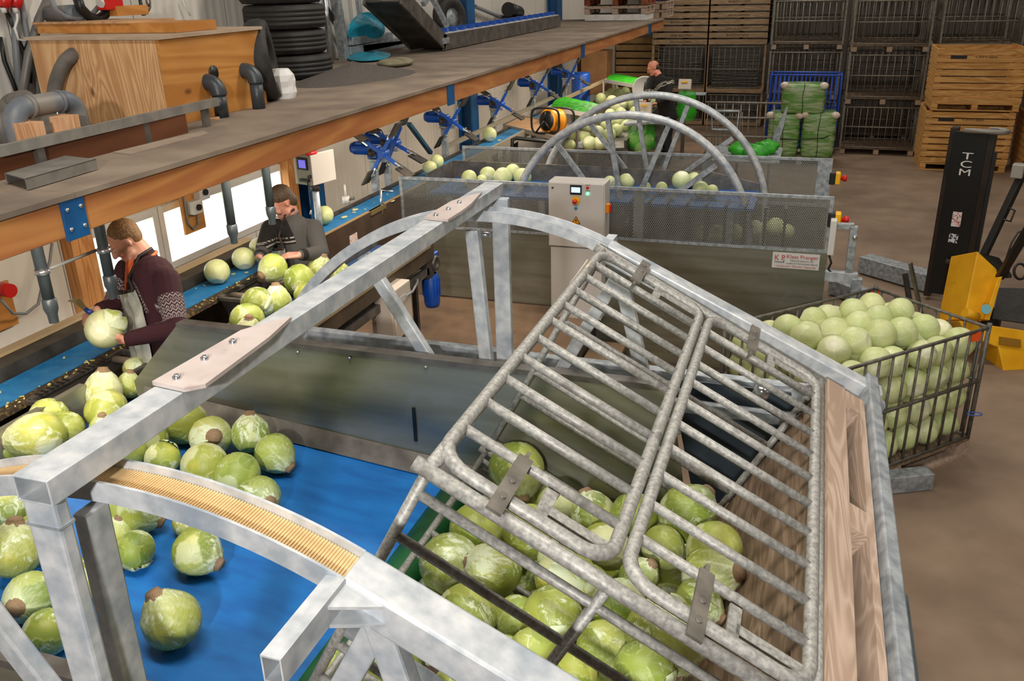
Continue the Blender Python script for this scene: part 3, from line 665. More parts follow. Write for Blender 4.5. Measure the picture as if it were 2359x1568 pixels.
for px, py, lb in ((1994, 671, 'orange label tied to the far top rail of the floor crate'), (2257, 783, 'orange label tied to the near top corner of the floor crate')):
    c = at(px, py, z=1.0); q = local(FLO).inverted() @ c; q.x = CW/2-.01 if q.x > 0 else -CW/2+.01; q.z = 1.01; c = local(FLO) @ q
    tag(MB().box(c, (.10, .006, .07), Matrix.Rotation(.6 if px > 2100 else .3, 3, 'Z')).build('crate_label', ORANGE), lb, 'label')
c = at(2245, 953, d=6.35)
tag(MB().tube([c+CR*(.055*math.cos(a))+CU*(.01*math.sin(a))+CF*(.03*math.sin(a)) for a in [i*math.pi/5 for i in range(10)]], .004, 5, closed=True).build('cable_tie', MBLUE), 'blue cord tied round the near corner post of the floor crate', 'cord')
# ================================================================= cabbages
def cabbage_mesh(seed, trimmed, nu=84, nv=56):
    rg = np.random.RandomState(seed)
    th = np.linspace(0, math.pi, nv+1)[:, None]*np.ones((1, nu)); ph = np.linspace(0, 2*math.pi, nu, endpoint=False)[None, :]*np.ones((nv+1, 1))
    # th=0 at the stem end (-z), pi at the crown (+z)
    st = np.sin(th); ct = -np.cos(th)
    R = np.ones_like(th)*.965; asp = rg.uniform(.9, 1.02) if trimmed else rg.uniform(.95, 1.1)
    lump = sum(rg.uniform(-.02, .02)*np.cos(k*ph+rg.uniform(0, 6.3))*st**2 for k in (1, 2, 3))
    if not trimmed: R = R+.17*np.exp(-(th/.58)**2)*rg.uniform(.5, 1.3)   # drawn out towards the stem
    else: R = R-.05*np.exp(-(th/.4)**2)
    base = (np.array([.49, .56, .21]), np.array([.63, .66, .33])) if trimmed else (np.array([.20, .27, .03]), np.array([.44, .48, .10]))
    pale = np.array([.80, .79, .55]) if trimmed else np.array([.66, .72, .44])
    WX = np.zeros_like(th); C = np.ones(th.shape+(3,))*np.array(base[0])*.5+np.array(base[1])*.5
    H = np.zeros_like(th); nl = 7 if trimmed else 9
    for i in range(nl):
        f0 = i*2.39996+rg.uniform(-.4, .4); tm = (2.9-.10*i) if i < 3 else rg.uniform(1.7, 2.7); w = rg.uniform(1.0, 1.45)
        dp = (ph-f0+math.pi) % (2*math.pi)-math.pi
        s = dp*np.minimum(1, st*1.15+.05); edge = w*np.clip(1.15-(th/tm)**3, 0, 1)+.06*np.sin(th*9+i)+.05*np.sin(th*17+2*i)
        ins = edge-np.abs(s); a = np.clip(ins/.06, 0, 1)*(th < tm)
        g = base[0]*(1-(q := rg.uniform(0, 1)))+base[1]*q
        if not trimmed and rg.uniform() < .28: g = np.array([.56, .60, .30])
        rib = np.exp(-(s/(.028+.05*np.exp(-th*1.3)))**2)*np.clip(1.1-th/tm, 0, 1)
        br = (th*1.0+np.abs(s)*-.9)*6.5/1.0+i
        vein = np.exp(-((br % 1-.5)/.09)**2)*np.clip(np.abs(s)/.05, 0, 1)*np.clip(1-th/tm, 0, 1)**.6
        fine = .5+.5*np.sin(br*2*math.pi*3+8*s)
        tone = np.clip(np.exp(-(th/.75)**2)*(.75 if trimmed else .6)+(0.10 if trimmed else 0)*fine, 0, 1)
        wax = np.zeros_like(th)
        if not trimmed:
            wx = np.sin(s*rg.uniform(4, 9)+th*rg.uniform(5, 9)+rg.uniform(0, 6))+.7*np.sin(s*19+th*6+i)+.45*np.sin(th*31+s*23)
            wax = np.clip((wx-.75+rg.uniform(-.9, .5))*1.6, 0, 1)*(.35+.45*(th < 1.9))
        wl = rg.uniform(0, .9)*(1 if not trimmed else 0); WX = WX*(1-a)+np.clip(wl*(.75+.5*np.exp(-(th/1.2)**2)), 0, 1)*a
        k = np.clip(tone+.75*rib+.38*vein+.35*wax, 0, 1)[..., None]
        lc = g*(1-k)+pale*k
        lc = lc*(1-.0*a[..., None])
        C = C*(1-a[..., None])+lc*a[..., None]
        H = H*(1-a)+(H+(.012 if not trimmed else .006)+.016*rib+.005*vein)*a+.012*np.exp(-((ins-.05)/.035)**2)*(th < tm)*(th > .5)*(not trimmed)
        ed = np.exp(-(ins/.03)**2)*(th < tm)
        C = C*(1-.35*ed[..., None])+np.array([.62, .66, .26] if not trimmed else [.78, .82, .5])*.35*ed[..., None]
    if not trimmed:  # bruises and yellowing
        for _ in range(3):
            d0 = rg.uniform(.6, 2.5); p0 = rg.uniform(0, 6.28); rr = rg.uniform(.05, .5)
            d = np.sqrt((th-d0)**2+((((ph-p0+math.pi) % (2*math.pi))-math.pi)*st)**2)
            k = (np.clip(1-d/rr, 0, 1)**.7*.5)[..., None]; C = C*(1-k)+(np.array([.58, .55, .06]) if rr > .2 else np.array([.14, .12, .03]))*k
    r = R+H+lump; X = r*st*np.cos(ph); Y = r*st*np.sin(ph); Z = r*ct*asp
    if trimmed:
        zc = -.86*asp; flat = Z < zc; Z = np.where(flat, zc+(Z-zc)*.15, Z)
        k = (np.exp(-(th/.19)**4))[..., None]; C = C*(1-k)+np.array([.88, .84, .66])*k
    vs = np.stack([X, Y, Z], -1).reshape(-1, 3)
    fs = [(i*nu+j, i*nu+(j+1) % nu, (i+1)*nu+(j+1) % nu, (i+1)*nu+j) for i in range(nv) for j in range(nu)]
    me = bpy.data.meshes.new('cabbage'); me.from_pydata(vs.tolist(), [], fs)
    me.polygons.foreach_set('use_smooth', [True]*len(fs))
    ca = me.color_attributes.new('col', 'FLOAT_COLOR', 'POINT'); rgba = np.ones((len(vs), 4)); rgba[:, :3] = np.clip(C.reshape(-1, 3), 0, 1); rgba[:, 3] = WX.ravel()
    ca.data.foreach_set('color', rgba.ravel().astype(np.float32)); me.update(); return me
CABG = attr_mat('cabbage_leaf', .36, .3, 22, .12, .014, wax=.85); CABT = attr_mat('trimmed_cabbage_leaf', .42, .15, 30, .06, .008)
STEMM = mat('cut_stem', 'a48a6a', .8, 0, '74593f', 60, detail=4, bump=.3)
def _mk(n, tr, s0):
    L = []
    for i in range(n):
        me = cabbage_mesh(s0+i, tr); me.materials.append(CABT if tr else CABG); L.append(me)
    return L
WHOLE = _mk(8, False, 11); TRIM = _mk(6, True, 40)
_st = MB().lathe([(.40, .03), (.32, -.06), (.27, -.15), (.255, -.20), (.0, -.215)], (0, 0, 0), (0, 0, 1), 14); STEM = _st.mesh('stem'); STEM.materials.append(STEMM)
def _leaf(seed):
    rg = random.Random(seed); vs = []; n = 14; m = 12
    for i in range(n+1):
        for j in range(m+1):
            u = i/n; v = (j/m-.5)*2; th = .55+1.5*u; w = .75*math.sin(math.pi*min(1, u*.8+.12))**.8
            r = 1.035+.03*u+.05*math.sin(v*6+u*5)*u+.18*max(0, u-.6)*abs(math.sin(v*3+seed)); ph = v*w
            vs.append((r*math.sin(th)*math.cos(ph), r*math.sin(th)*math.sin(ph), -r*math.cos(th)))
    fs = [(i*(m+1)+j, i*(m+1)+j+1, (i+1)*(m+1)+j+1, (i+1)*(m+1)+j) for i in range(n) for j in range(m)]
    me = bpy.data.meshes.new('outer_leaf'); me.from_pydata(vs, [], fs); me.polygons.foreach_set('use_smooth', [True]*len(fs))
    ca = me.color_attributes.new('col', 'FLOAT_COLOR', 'POINT')
    for k, v in enumerate(vs):
        i, j = divmod(k, m+1); s = abs(j/m-.5)*2; q = max(math.exp(-(s/.07)**2), .5*math.exp(-((((i/n-s*.6)*6) % 1-.5)/.12)**2))*(1-.5*i/n)
        a = (.38, .50, .09); b = (.80, .84, .60); ca.data[k].color = [a[c]*(1-q)+b[c]*q for c in range(3)]+[1]
    me.materials.append(CABG); return me
LEAVES = [_leaf(s) for s in (1, 2, 3)]
_cn = [0]
def cabbage(c, r, label, group=None, trimmed=False, axis=None, stem=True, leaf=False, spin=None, cat='cabbage'):
    """axis = direction the stem end points to"""
    i = _cn[0]; _cn[0] += 1; rg = random.Random(100+i)
    me = (TRIM if trimmed else WHOLE)[i % (6 if trimmed else 8)]
    o = bpy.data.objects.new('cabbage', me); COL.objects.link(o); o.location = c; o.scale = (r, r, r)
    a = V(axis) if axis is not None else V((rg.uniform(-1, 1), rg.uniform(-1, 1), rg.uniform(-.5, .8)))
    if a.length < .1: a = V((1, 0, 0))
    o.rotation_mode = 'QUATERNION'; q = a.normalized().to_track_quat('-Z', 'Y')
    o.rotation_quaternion = q @ Euler((0, 0, spin if spin is not None else rg.uniform(0, 6.28))).to_quaternion()
    tag(o, label, cat, group)
    if not trimmed and stem:
        s = bpy.data.objects.new('stem', STEM); COL.objects.link(s); s.parent = o; s.location = (0, 0, me.vertices[0].co.z+.17)
    if leaf:
        s = bpy.data.objects.new('outer_leaf', LEAVES[i % 3]); COL.objects.link(s); s.parent = o; s.rotation_euler = (0, 0, rg.uniform(0, 6.28))
    return o
def sit(px, py, dia, zfun):
    """sphere of image diameter dia whose underside rests on height zfun(x)"""
    r_ = ray(px, py); k = dia/2/FPX*(1+.0); t = 3.0
    for _ in range(12):
        p = CAM+r_*t; t = (HC-zfun(p))/(-r_.z+k)
    return CAM+r_*t, k*t
def view(dx, dy, toward=0.0):  # direction given as seen in the picture (right, down, towards us)
    return CR*dx-CU*dy-CF*toward
def row(lst, zfun, trimmed=False, group=None, k=1.0):
    for e in lst:
        px, py, dia, lb = e[:4]; ax = e[4] if len(e) > 4 else None; lf = e[5] if len(e) > 5 else False
        c, r = sit(px, py, dia*k, zfun)
        cabbage(c, r*.97, lb, group, trimmed, view(*ax) if ax else None, leaf=lf)
fb = lambda p: zf(max(min(p.x, -1.3), -2.87))
G = 'untrimmed cabbages on the blue feed belt'
row([
 (396, 1430, 138, 'whole cabbage alone at the near end of the blue feed belt, stem up left', (-.5, -1, .3)),
 (452, 1268, 116, 'shaded cabbage with pointed tip right, under the curved rim on the blue feed belt', (1, .55, .1)),
 (310, 1266, 92, 'green cabbage right beside the inclined steel leg, folded leaf over its top', (-.3, .3, -1), True),
 (305, 1172, 118, 'dark green cabbage partly hidden under the left end of the curved chain rim', (1, .5, -.2)),
 (428, 1205, 62, 'small cabbage peeking out from under the curved chain rim', (0, -1, 0)),
 (594, 1146, 106, 'whitish cabbage with dark cut stem at right, nearest the curved rim', (.75, .1, .8)),
 (547, 1093, 108, 'yellow green cabbage touching the whitish dark-stemmed one on the feed belt', (-.2, .3, -1)),
 (472, 1072, 108, 'broad smooth cabbage left of the yellow green one on the feed belt', (-.8, .2, -.7)),
 (631, 1043, 94, 'rightmost pointed cabbage on the blue feed belt, tip towards lower right', (.75, .6, .2)),
 (577, 1001, 92, 'crinkled pale cabbage standing tip up on the feed belt', (0, -1, .1), True),
 (485, 1005, 98, 'cabbage showing its brown stem, beside the crinkled tip-up one', (.5, -.1, 1)),
 (425, 972, 106, 'dark glossy cabbage just below the cross beam against the side plate', (-.5, 0, -.8)),
 (374, 1056, 82, 'small dark green cabbage with folded leaf near the chain rim', (-.3, .3, -1), True),
 (346, 1008, 86, 'ribbed olive cabbage under the cross beam above the small folded-leaf one', (-1, -.2, -.3)),
 (296, 1038, 80, 'olive cabbage with dark spot under the lower edge of the cross beam', (.2, .6, -.7)),
 (72, 1375, 120, 'pale cabbage facing us with its round brown stem, at the left edge', (.05, .05, 1)),
 (32, 1270, 128, 'large whitish cabbage at the left edge above the stem-facing one', (.1, -1, .1)),
 (30, 1172, 98, 'olive cabbage with brown stem top at the left edge', (.3, -1, .2)),
 (88, 1225, 95, 'cabbage tucked behind the front post, left side', (.2, .4, -.8)),
 (12, 1140, 70, 'cut white-green cabbage under the beam end at the left edge', (-.4, -.2, -.7)),
 (110, 1455, 110, 'cabbage half hidden under the near plate beside the front post', (.2, .3, -.8)),
 (205, 1330, 100, 'cabbage hidden between the two front steel legs', (.2, .3, -.8)),
 (270, 1225, 70, 'brownish cabbage peeking right of the inclined steel leg', (.3, -1, .3)),
], fb, group=None)
sb = lambda p: ZS
row([
 (90, 1006, 118, 'pale cabbage with brown stem left, lying under the steel fence sheet', (-1, .1, .2)),
 (150, 988, 84, 'smooth green cabbage right of the pale brown-stemmed one by the fence', (.3, .3, -1)),
 (112, 962, 92, 'green cabbage behind, touching the steel fence sheet', (-.3, -.5, -.7)),
 (14, 1036, 62, 'cabbage cut by the left picture edge beside the fence', (-.4, .2, -.7)),
 (243, 945, 96, 'big yellow green cabbage with a leaf fold above the cross beam', (.2, -.3, -.9), True),
 (237, 905, 88, 'white tipped cabbage standing stem up behind the yellow green one', (.05, -1, .1)),
 (238, 985, 62, 'white leafy cabbage mostly hidden by the upper edge of the cross beam', (.1, -.8, .4)),
 (297, 890, 60, 'narrow pale cabbage beside the chamfered steel plate', (.1, -1, .1)),
 (308, 848, 50, 'yellow leafed cabbage above the corner of the chamfered plate', (.3, -.6, -.5), True),
 (571, 738, 84, 'rounded green cabbage in front on the supply conveyor', (-.4, .5, -.7), True),
 (592, 700, 80, 'cabbage with a brown leaf edge behind the front one on the supply conveyor', (.4, -.3, -.8), True),
 (640, 697, 66, 'pointed white green cabbage tip up on the supply conveyor', (-.1, -1, .1)),
 (690, 645, 76, 'smooth dark spotted cabbage on the supply conveyor in front of the grey-jacket worker', (-.4, .1, -.9)),
 (735, 622, 60, 'pale striped cabbage behind the spotted one on the supply conveyor', (.3, -.8, .2)),
 (703, 678, 56, 'small pale cabbage below the spotted one beside the curved rim', (.2, .2, -.9)),
 (722, 655, 50, 'cabbage hidden behind the curved galvanised rim', (.2, .2, -.9)),
 (573, 768, 66, 'white cabbage top showing just above the steel side plate edge', (.1, -.6, .3)),
 (782, 628, 52, 'orange yellow leafed cabbage behind the curved galvanised rim', (.4, .5, -.7), True),
], sb)
bb_ = lambda p: ZB
row([
 (500, 625, 60, 'first trimmed cabbage on the blue belt, right of the burgundy sweater', (.1, .9, .3)),
 (561, 595, 56, 'second trimmed cabbage on the blue belt, left of the knife hand', (.2, .8, .3)),
 (596, 567, 46, 'trimmed cabbage behind the second one on the belt, near the sleeve', (-.3, -.6, .3)),
 (747, 495, 46, 'trimmed cabbage on the blue belt past the grey-jacket worker', (.3, .5, -.6)),
 (990, 386, 35, 'nearer of two cabbages under the front paddle units', (.2, .9, .1)),
 (1007, 371, 32, 'farther of two cabbages under the front paddle units', (-.4, .4, .2)),
 (1128, 309, 34, 'lone cabbage on the far blue belt beside the plywood table', (.2, .7, .3)),
], bb_, True)
# inside the tipped crate
def pz(p): return 1.50+.16*max(-.2, min(1, (p.x+1.15)))
row([
 (1188, 1080, 120, 'cabbage with brown stem down at the far corner of the tipped crate', (.2, 1, .6)),
 (1033, 1298, 130, 'cabbage with cut stem right, leftmost in the tipped crate by the green roller', (1, -.15, .4)),
 (1100, 1222, 120, 'cabbage with brown curled outer leaf above the leftmost one in the tipped crate', (.5, .6, -.6), True),
 (1222, 1224, 118, 'yellow green spotted cabbage under the left door strap of the tipped crate', (-.4, .6, -.6)),
 (1140, 1312, 112, 'striped green cabbage right of the leftmost one in the tipped crate', (-1, -.3, .1)),
 (1076, 1412, 134, 'green cabbage with torn leaf edge, lower left of the tipped crate', (.5, 1, .1), True),
 (1302, 1330, 132, 'cabbage with wide folded white-veined leaf in the middle of the tipped crate', (1, .6, .3), True),
 (1284, 1166, 88, 'white cut cabbage behind the left door strap of the tipped crate', (-.2, -.5, .6)),
 (1152, 1185, 74, 'half hidden green cabbage behind the curled-leaf one in the tipped crate', (.3, .6, -.6)),
 (1368, 1186, 96, 'dark green cabbage against the far plate inside the tipped crate', (-.3, -.8, -.3)),
 (1460, 1190, 104, 'round green cabbage behind the double middle rail of the tipped crate', (.3, .4, -.8)),
 (1583, 1185, 122, 'white patched cabbage right of the middle rail at the far plate', (.6, -.5, -.4)),
 (1392, 1258, 100, 'yellowish pointed cabbage left of the middle rail in the tipped crate', (1, .4, .2)),
 (1526, 1258, 92, 'yellowish cabbage right of the middle rail in the tipped crate', (.7, .6, .1)),
 (1646, 1262, 118, 'pale cabbage at the wooden deck, upper right in the tipped crate', (.2, .9, .2)),
 (1632, 1325, 112, 'green streaked cabbage at the wooden deck, below the pale upper right one', (.6, -.2, .5)),
 (1192, 1420, 94, 'pale cabbage squeezed behind the yellow leafed one in the tipped crate', (-.3, .7, .1)),
 (1270, 1420, 132, 'cabbage with a yellow orange leaf stripe in the lower middle of the tipped crate', (.6, .7, -.4), True),
 (1424, 1402, 122, 'bright green cabbage above the flat strap in the tipped crate', (.2, -.2, -1), True),
 (1525, 1462, 160, 'largest leafy cabbage with stem at lower right in the tipped crate', (.9, .75, .2), True),
 (1358, 1345, 84, 'small cabbage left of the flat strap in the tipped crate', (.4, .5, .2)),
 (1470, 1332, 84, 'small yellow leafed cabbage beneath the middle door corner', (.4, -.5, .2)),
 (1232, 1512, 122, 'smooth pale cabbage at the lower edge of the tipped crate', (-.3, .4, -.8)),
 (1166, 1505, 76, 'small cabbage beside the smooth pale one at the lower edge', (-.4, .5, -.5)),
 (1385, 1490, 112, 'white streaked cabbage right of the flat strap near the lower edge', (.9, .3, .4)),
 (1482, 1548, 132, 'leafy cabbage cut by the bottom picture edge under the crate corner rail', (.3, .5, -.5), True),
 (1325, 1550, 96, 'cabbage cut by the bottom edge left of the flat strap', (.2, .4, -.6)),
 (1606, 1385, 96, 'green cabbage under the right door strap of the tipped crate', (.6, .4, .2)),
 (1283, 1286, 84, 'pale cabbage between the spotted and the folded-leaf ones', (.3, -.6, .5)),
 (785, 1540, 92, 'cabbage under the galvanised arm at the bottom picture edge', (-.2, -.6, -.6)),
], pz, k=1.12)
random.seed(21)
for i in range(6):
    for j in range(8):
        x = -1.05+.19*i+random.uniform(-.03, .03); y = 1.47+.2*j+random.uniform(-.03, .03); z = 1.45-.10*max(0, x+1.0)
        cabbage((x, y, z+.02), .095, 'cabbage buried under the top layer in the tipped crate', 'buried cabbages in the tipped crate', False, None, stem=False)
# heap in the floor crate, row by row from its near long side
FM = local(FLO); ordn = ('first', 'second', 'third', 'fourth', 'fifth', 'sixth', 'seventh', 'eighth')
random.seed(9)
rr = .113
def fl(x, y, z, lab, r=rr, grp=None):
    p = FM @ V((x, y, z)); cabbage(p, r*random.uniform(.93, 1.06), lab, grp, True)
sx = CW/2-.135; sy = CL/2-.14
for j in range(5):
    for i in range(7):
        x = -sx+2*sx*j/4+random.uniform(-.02, .02); y = -sy+2*sy*i/6+random.uniform(-.025, .025)
        ed = 1-max(abs(j-2)/2, abs(i-3)/3)
        fl(x, y, .92+.05*ed+random.uniform(-.02, .03), 'trimmed cabbage in floor crate heap, %s row from near side, %s from right' % (ordn[4-j], ordn[i]))
for j in range(3):
    for i in range(5):
        x = -.22+.22*j+random.uniform(-.03, .03); y = -.46+.23*i+random.uniform(-.03, .03)
        fl(x, y, 1.035+random.uniform(-.02, .03)+.02*(j == 1), 'trimmed cabbage topping the floor crate heap, %s top row, %s from right' % (('back', 'middle', 'front')[j], ordn[i]))
for k, z in enumerate((.27, .49, .71)):
    lev = ('bottom', 'middle', 'upper')[k]
    for i in range(7):
        y = -sy+2*sy*i/6+(.05 if k % 2 else -.02)
        fl(sx+.005, max(-sy, min(sy, y)), z, '%s layer cabbage behind near bars of the floor crate, %s from right corner' % (lev, ordn[i]))
    for i in range(4):
        fl(-sx+2*sx*i/4-.02, -sy-.005, z+.02, '%s layer cabbage behind right end bars of the floor crate, %s from far corner' % (lev, ordn[i]))
    for i in range(4):
        fl(-sx+2*sx*i/4-.02, sy, z+.02, '%s layer cabbage behind left end bars of the floor crate, %s from far corner' % (lev, ordn[i]))
# ================================================================= people
def capsule(m, p, q, r1, r2=None, n=14):
    p = V(p); q = V(q); r2 = r1 if r2 is None else r2; d = q-p; L = d.length
    if L < 1e-6: return m.ball(p, r1, n)
    pr = [(r1*math.cos(a), -r1*math.sin(a)) for a in [math.pi/2*(1-i/4) for i in range(5)]]+[(r2*math.cos(a), L+r2*math.sin(a)) for a in [math.pi/2*i/4 for i in range(5)]]
    return m.lathe([(max(r, 1e-4), h) for r, h in pr], p, d, n)
def frame(f, up):  # columns: left, forward, up
    f = V(f).normalized(); up = V(up); l = up.cross(f).normalized(); u = f.cross(l)
    return Matrix((l, f, u)).transposed()
def remesh(m, vox, name, smooth=4, fac=.5):
    o = bpy.data.objects.new('tmp', m.mesh('tmp')); COL.objects.link(o)
    r = o.modifiers.new('r', 'REMESH'); r.mode = 'VOXEL'; r.voxel_size = vox; r.use_smooth_shade = True
    if smooth: s = o.modifiers.new('s', 'SMOOTH'); s.iterations = smooth; s.factor = fac
    dg = bpy.context.evaluated_depsgraph_get(); me = bpy.data.meshes.new_from_object(o.evaluated_get(dg)); me.name = name
    bpy.data.objects.remove(o); me.polygons.foreach_set('use_smooth', [True]*len(me.polygons)); return me
def finger(m, p, d, n, lens, r, curl):
    q = V(p); d = V(d).normalized(); n = V(n).normalized(); ax = d.cross(n)
    for i, L in enumerate(lens):
        d = Matrix.Rotation(curl[i], 3, ax) @ d; e = q+d*L; capsule(m, q, e, r*(1-.08*i), r*(1-.08*(i+1)), 10); q = e
def hand(m, w, d, n, side, curl=(.35, .5, .4), tcurl=.35, s=1.0, spread=.06):
    """w wrist, d towards the knuckles, n the way the palm faces, side=+1 thumb along d x n"""
    d = V(d).normalized(); n = (V(n)-d*V(n).dot(d)).normalized(); t = d.cross(n)*side; w = V(w)
    k = w+d*.085*s
    for i, o in enumerate((.030, .010, -.011, -.031)):
        capsule(m, w+d*.012*s+t*o*.7*s, k+t*o*s-d*(.0, -.004, 0, .008)[i]*s, .0155*s, .0125*s, 10)
        L = (.040, .045, .041, .032)[i]*s; dd = d+t*(o*spread*30)*.12
        finger(m, k+t*o*s-d*(.0, -.004, 0, .008)[i]*s, dd, n, (L, L*.62, L*.5), .0098*s, curl)
    b = w+d*.028*s+t*.026*s
    capsule(m, w+d*.015*s+t*.012*s, b+n*.008*s, .016*s, .0145*s, 10)
    finger(m, b+n*.008*s, (d*.62+t*.75+n*.3), (n*.6-t*.6+d*.2), (.034*s, .030*s, .024*s), .0118*s, (.1, tcurl, tcurl))
def head(m, c, A, s=1.0, nose=1.0):
    """A: frame left/forward/up"""
    P = lambda l, f, u: V(c)+A @ V((l, f, u))*s
    m.ball(P(0, -.012, .028), .1*s, 20, (.76, .94, .88), A); m.ball(P(0, .018, -.005), .09*s, 20, (.72, .85, 1.02), A)
    capsule(m, P(-.028, .045, -.075), P(.028, .045, -.075), .03*s); capsule(m, P(0, .072, -.088), P(0, .066, -.092), .022*s)
    for l in (-1, 1):
        capsule(m, P(l*.05, .015, -.06), P(l*.025, .06, -.085), .026*s, .022*s); m.ball(P(l*.036, .066, -.024), .022*s, 10)
        capsule(m, P(l*.012, .089, .03), P(l*.045, .075, .032), .0115*s)
        m.ball(P(l*.074, -.014, -.005), .021*s, 10, (.35, .7, 1.15), A)
    capsule(m, P(0, .086, .022), P(0, .108*nose, -.022), .010*s, .0135*s)
    for l in (-1, 1): m.ball(P(l*.012, .097, -.025), .0095*s, 8)
    capsule(m, P(-.018, .083, -.055), P(.018, .083, -.055), .0085*s); capsule(m, P(-.016, .081, -.068), P(.016, .081, -.068), .0085*s)
def face_bits(o, c, A, browm, s=1.0):
    P = lambda l, f, u: V(c)+A @ V((l, f, u))*s
    m = MB(); 
    for l in (-1, 1): m.ball(P(l*.032, .074, .012), .0125*s, 10, (1, .8, .7), A)
    e = m.build('eyes', mat('eye_white', 'cfc6bd', .3), o)
    m = MB()
    for l in (-1, 1): m.ball(P(l*.032, .0808, .010), .0055*s, 8, (1, .6, 1), A)
    m.build('iris', mat('iris', '2c3a48', .2), e)
    m = MB()
    for l in (-1, 1): capsule(m, P(l*.015, .0975, .036), P(l*.05, .082, .038), .0045*s, .003*s, 6)
    m.build('eyebrows', browm, o)
    m = MB(); capsule(m, P(-.021, .0885, -.0615), P(.021, .0885, -.0615), .0045*s, n=8); m.build('lips', mat('lips', '9a4a40', .45), o)
def skin(name, c, c2): return mat(name, c, .5, 0, c2, 18, detail=4, bump=.06, c3='bd6f58', s3=9, lo3=.55, hi3=.8)
def limb(m, pts, rs):
    for i in range(len(pts)-1): capsule(m, pts[i], pts[i+1], rs[i], rs[i+1])
def torso(m, pel, ch, L, F, grow, wd=1.0):
    pel = V(pel); ch = V(ch)
    for s in (-1, 1):
        capsule(m, pel+L*.085*s*wd, pel+(ch-pel)*.45+L*.09*s*wd, .105+grow, .108+grow)
        capsule(m, pel+(ch-pel)*.45+L*.09*s*wd, ch-(ch-pel).normalized()*.10+L*.10*s*wd, .108+grow, .105+grow)
    capsule(m, pel+F*.03, ch-(ch-pel).normalized()*.16+F*.03, .11+grow, .11+grow)
def pattern_mat(name, base, white, kind):
    m, nt, b = _nt(name); N = nt.nodes; L = nt.links; b.inputs['Roughness'].default_value = .9
    at_ = N.new('ShaderNodeAttribute'); at_.attribute_name = 'pat'; sp = N.new('ShaderNodeSeparateXYZ'); L.new(at_.outputs['Vector'], sp.inputs[0])
    def mt(op, a, bb=None):
        n = N.new('ShaderNodeMath'); n.operation = op
        for i, q in enumerate((a, bb)):
            if q is None: continue
            if isinstance(q, (int, float)): n.inputs[i].default_value = q
            else: L.new(q, n.inputs[i])
        return n.outputs[0]
    u, v, k = sp.outputs[0], sp.outputs[1], sp.outputs[2]
    zig = mt('PINGPONG', u, .016); row_ = mt('FRACT', mt('DIVIDE', mt('ADD', v, zig), .021)); z = mt('LESS_THAN', row_, .5)
    dots = mt('LESS_THAN', mt('FRACT', mt('DIVIDE', u, .012)), .5); dz = mt('GREATER_THAN', mt('FRACT', mt('DIVIDE', v, .05)), .74)
    pat = mt('ADD', mt('MULTIPLY', z, mt('SUBTRACT', 1, dz)), mt('MULTIPLY', dz, dots))
    f = mt('MULTIPLY', pat, mt('GREATER_THAN', k, .5))
    mx = N.new('ShaderNodeMixRGB'); L.new(f, mx.inputs[0]); mx.inputs[1].default_value = lin(base); mx.inputs[2].default_value = lin(white)
    src = mx.outputs[0]
    L.new(src, b.inputs['Base Color'])
    no = N.new('ShaderNodeTexNoise'); no.inputs['Scale'].default_value = 140; bp = N.new('ShaderNodeBump'); bp.inputs['Strength'].default_value = .4; bp.inputs['Distance'].default_value = .003
    tc = N.new('ShaderNodeTexCoord'); L.new(tc.outputs['Object'], no.inputs[0]); L.new(no.outputs[0], bp.inputs['Height']); L.new(bp.outputs[0], b.inputs['Normal'])
    return m
def set_pat(me, fn):
    a = me.attributes.new('pat', 'FLOAT_VECTOR', 'POINT'); n = len(me.vertices); co = np.empty(n*3, np.float32); me.vertices.foreach_get('co', co); co = co.reshape(-1, 3)
    a.data.foreach_set('vector', fn(co).astype(np.float32).ravel())
def segpar(co, p, q):
    p = np.array(p); q = np.array(q); d = q-p; L = np.linalg.norm(d); d /= L; w = co-p; t = w@d; rad = w-t[:, None]*d
    a = np.cross(d, [0.3, .2, 1.]); a /= np.linalg.norm(a); b2 = np.cross(d, a)
    return t, np.linalg.norm(rad, axis=1), np.arctan2(rad@b2, rad@a)
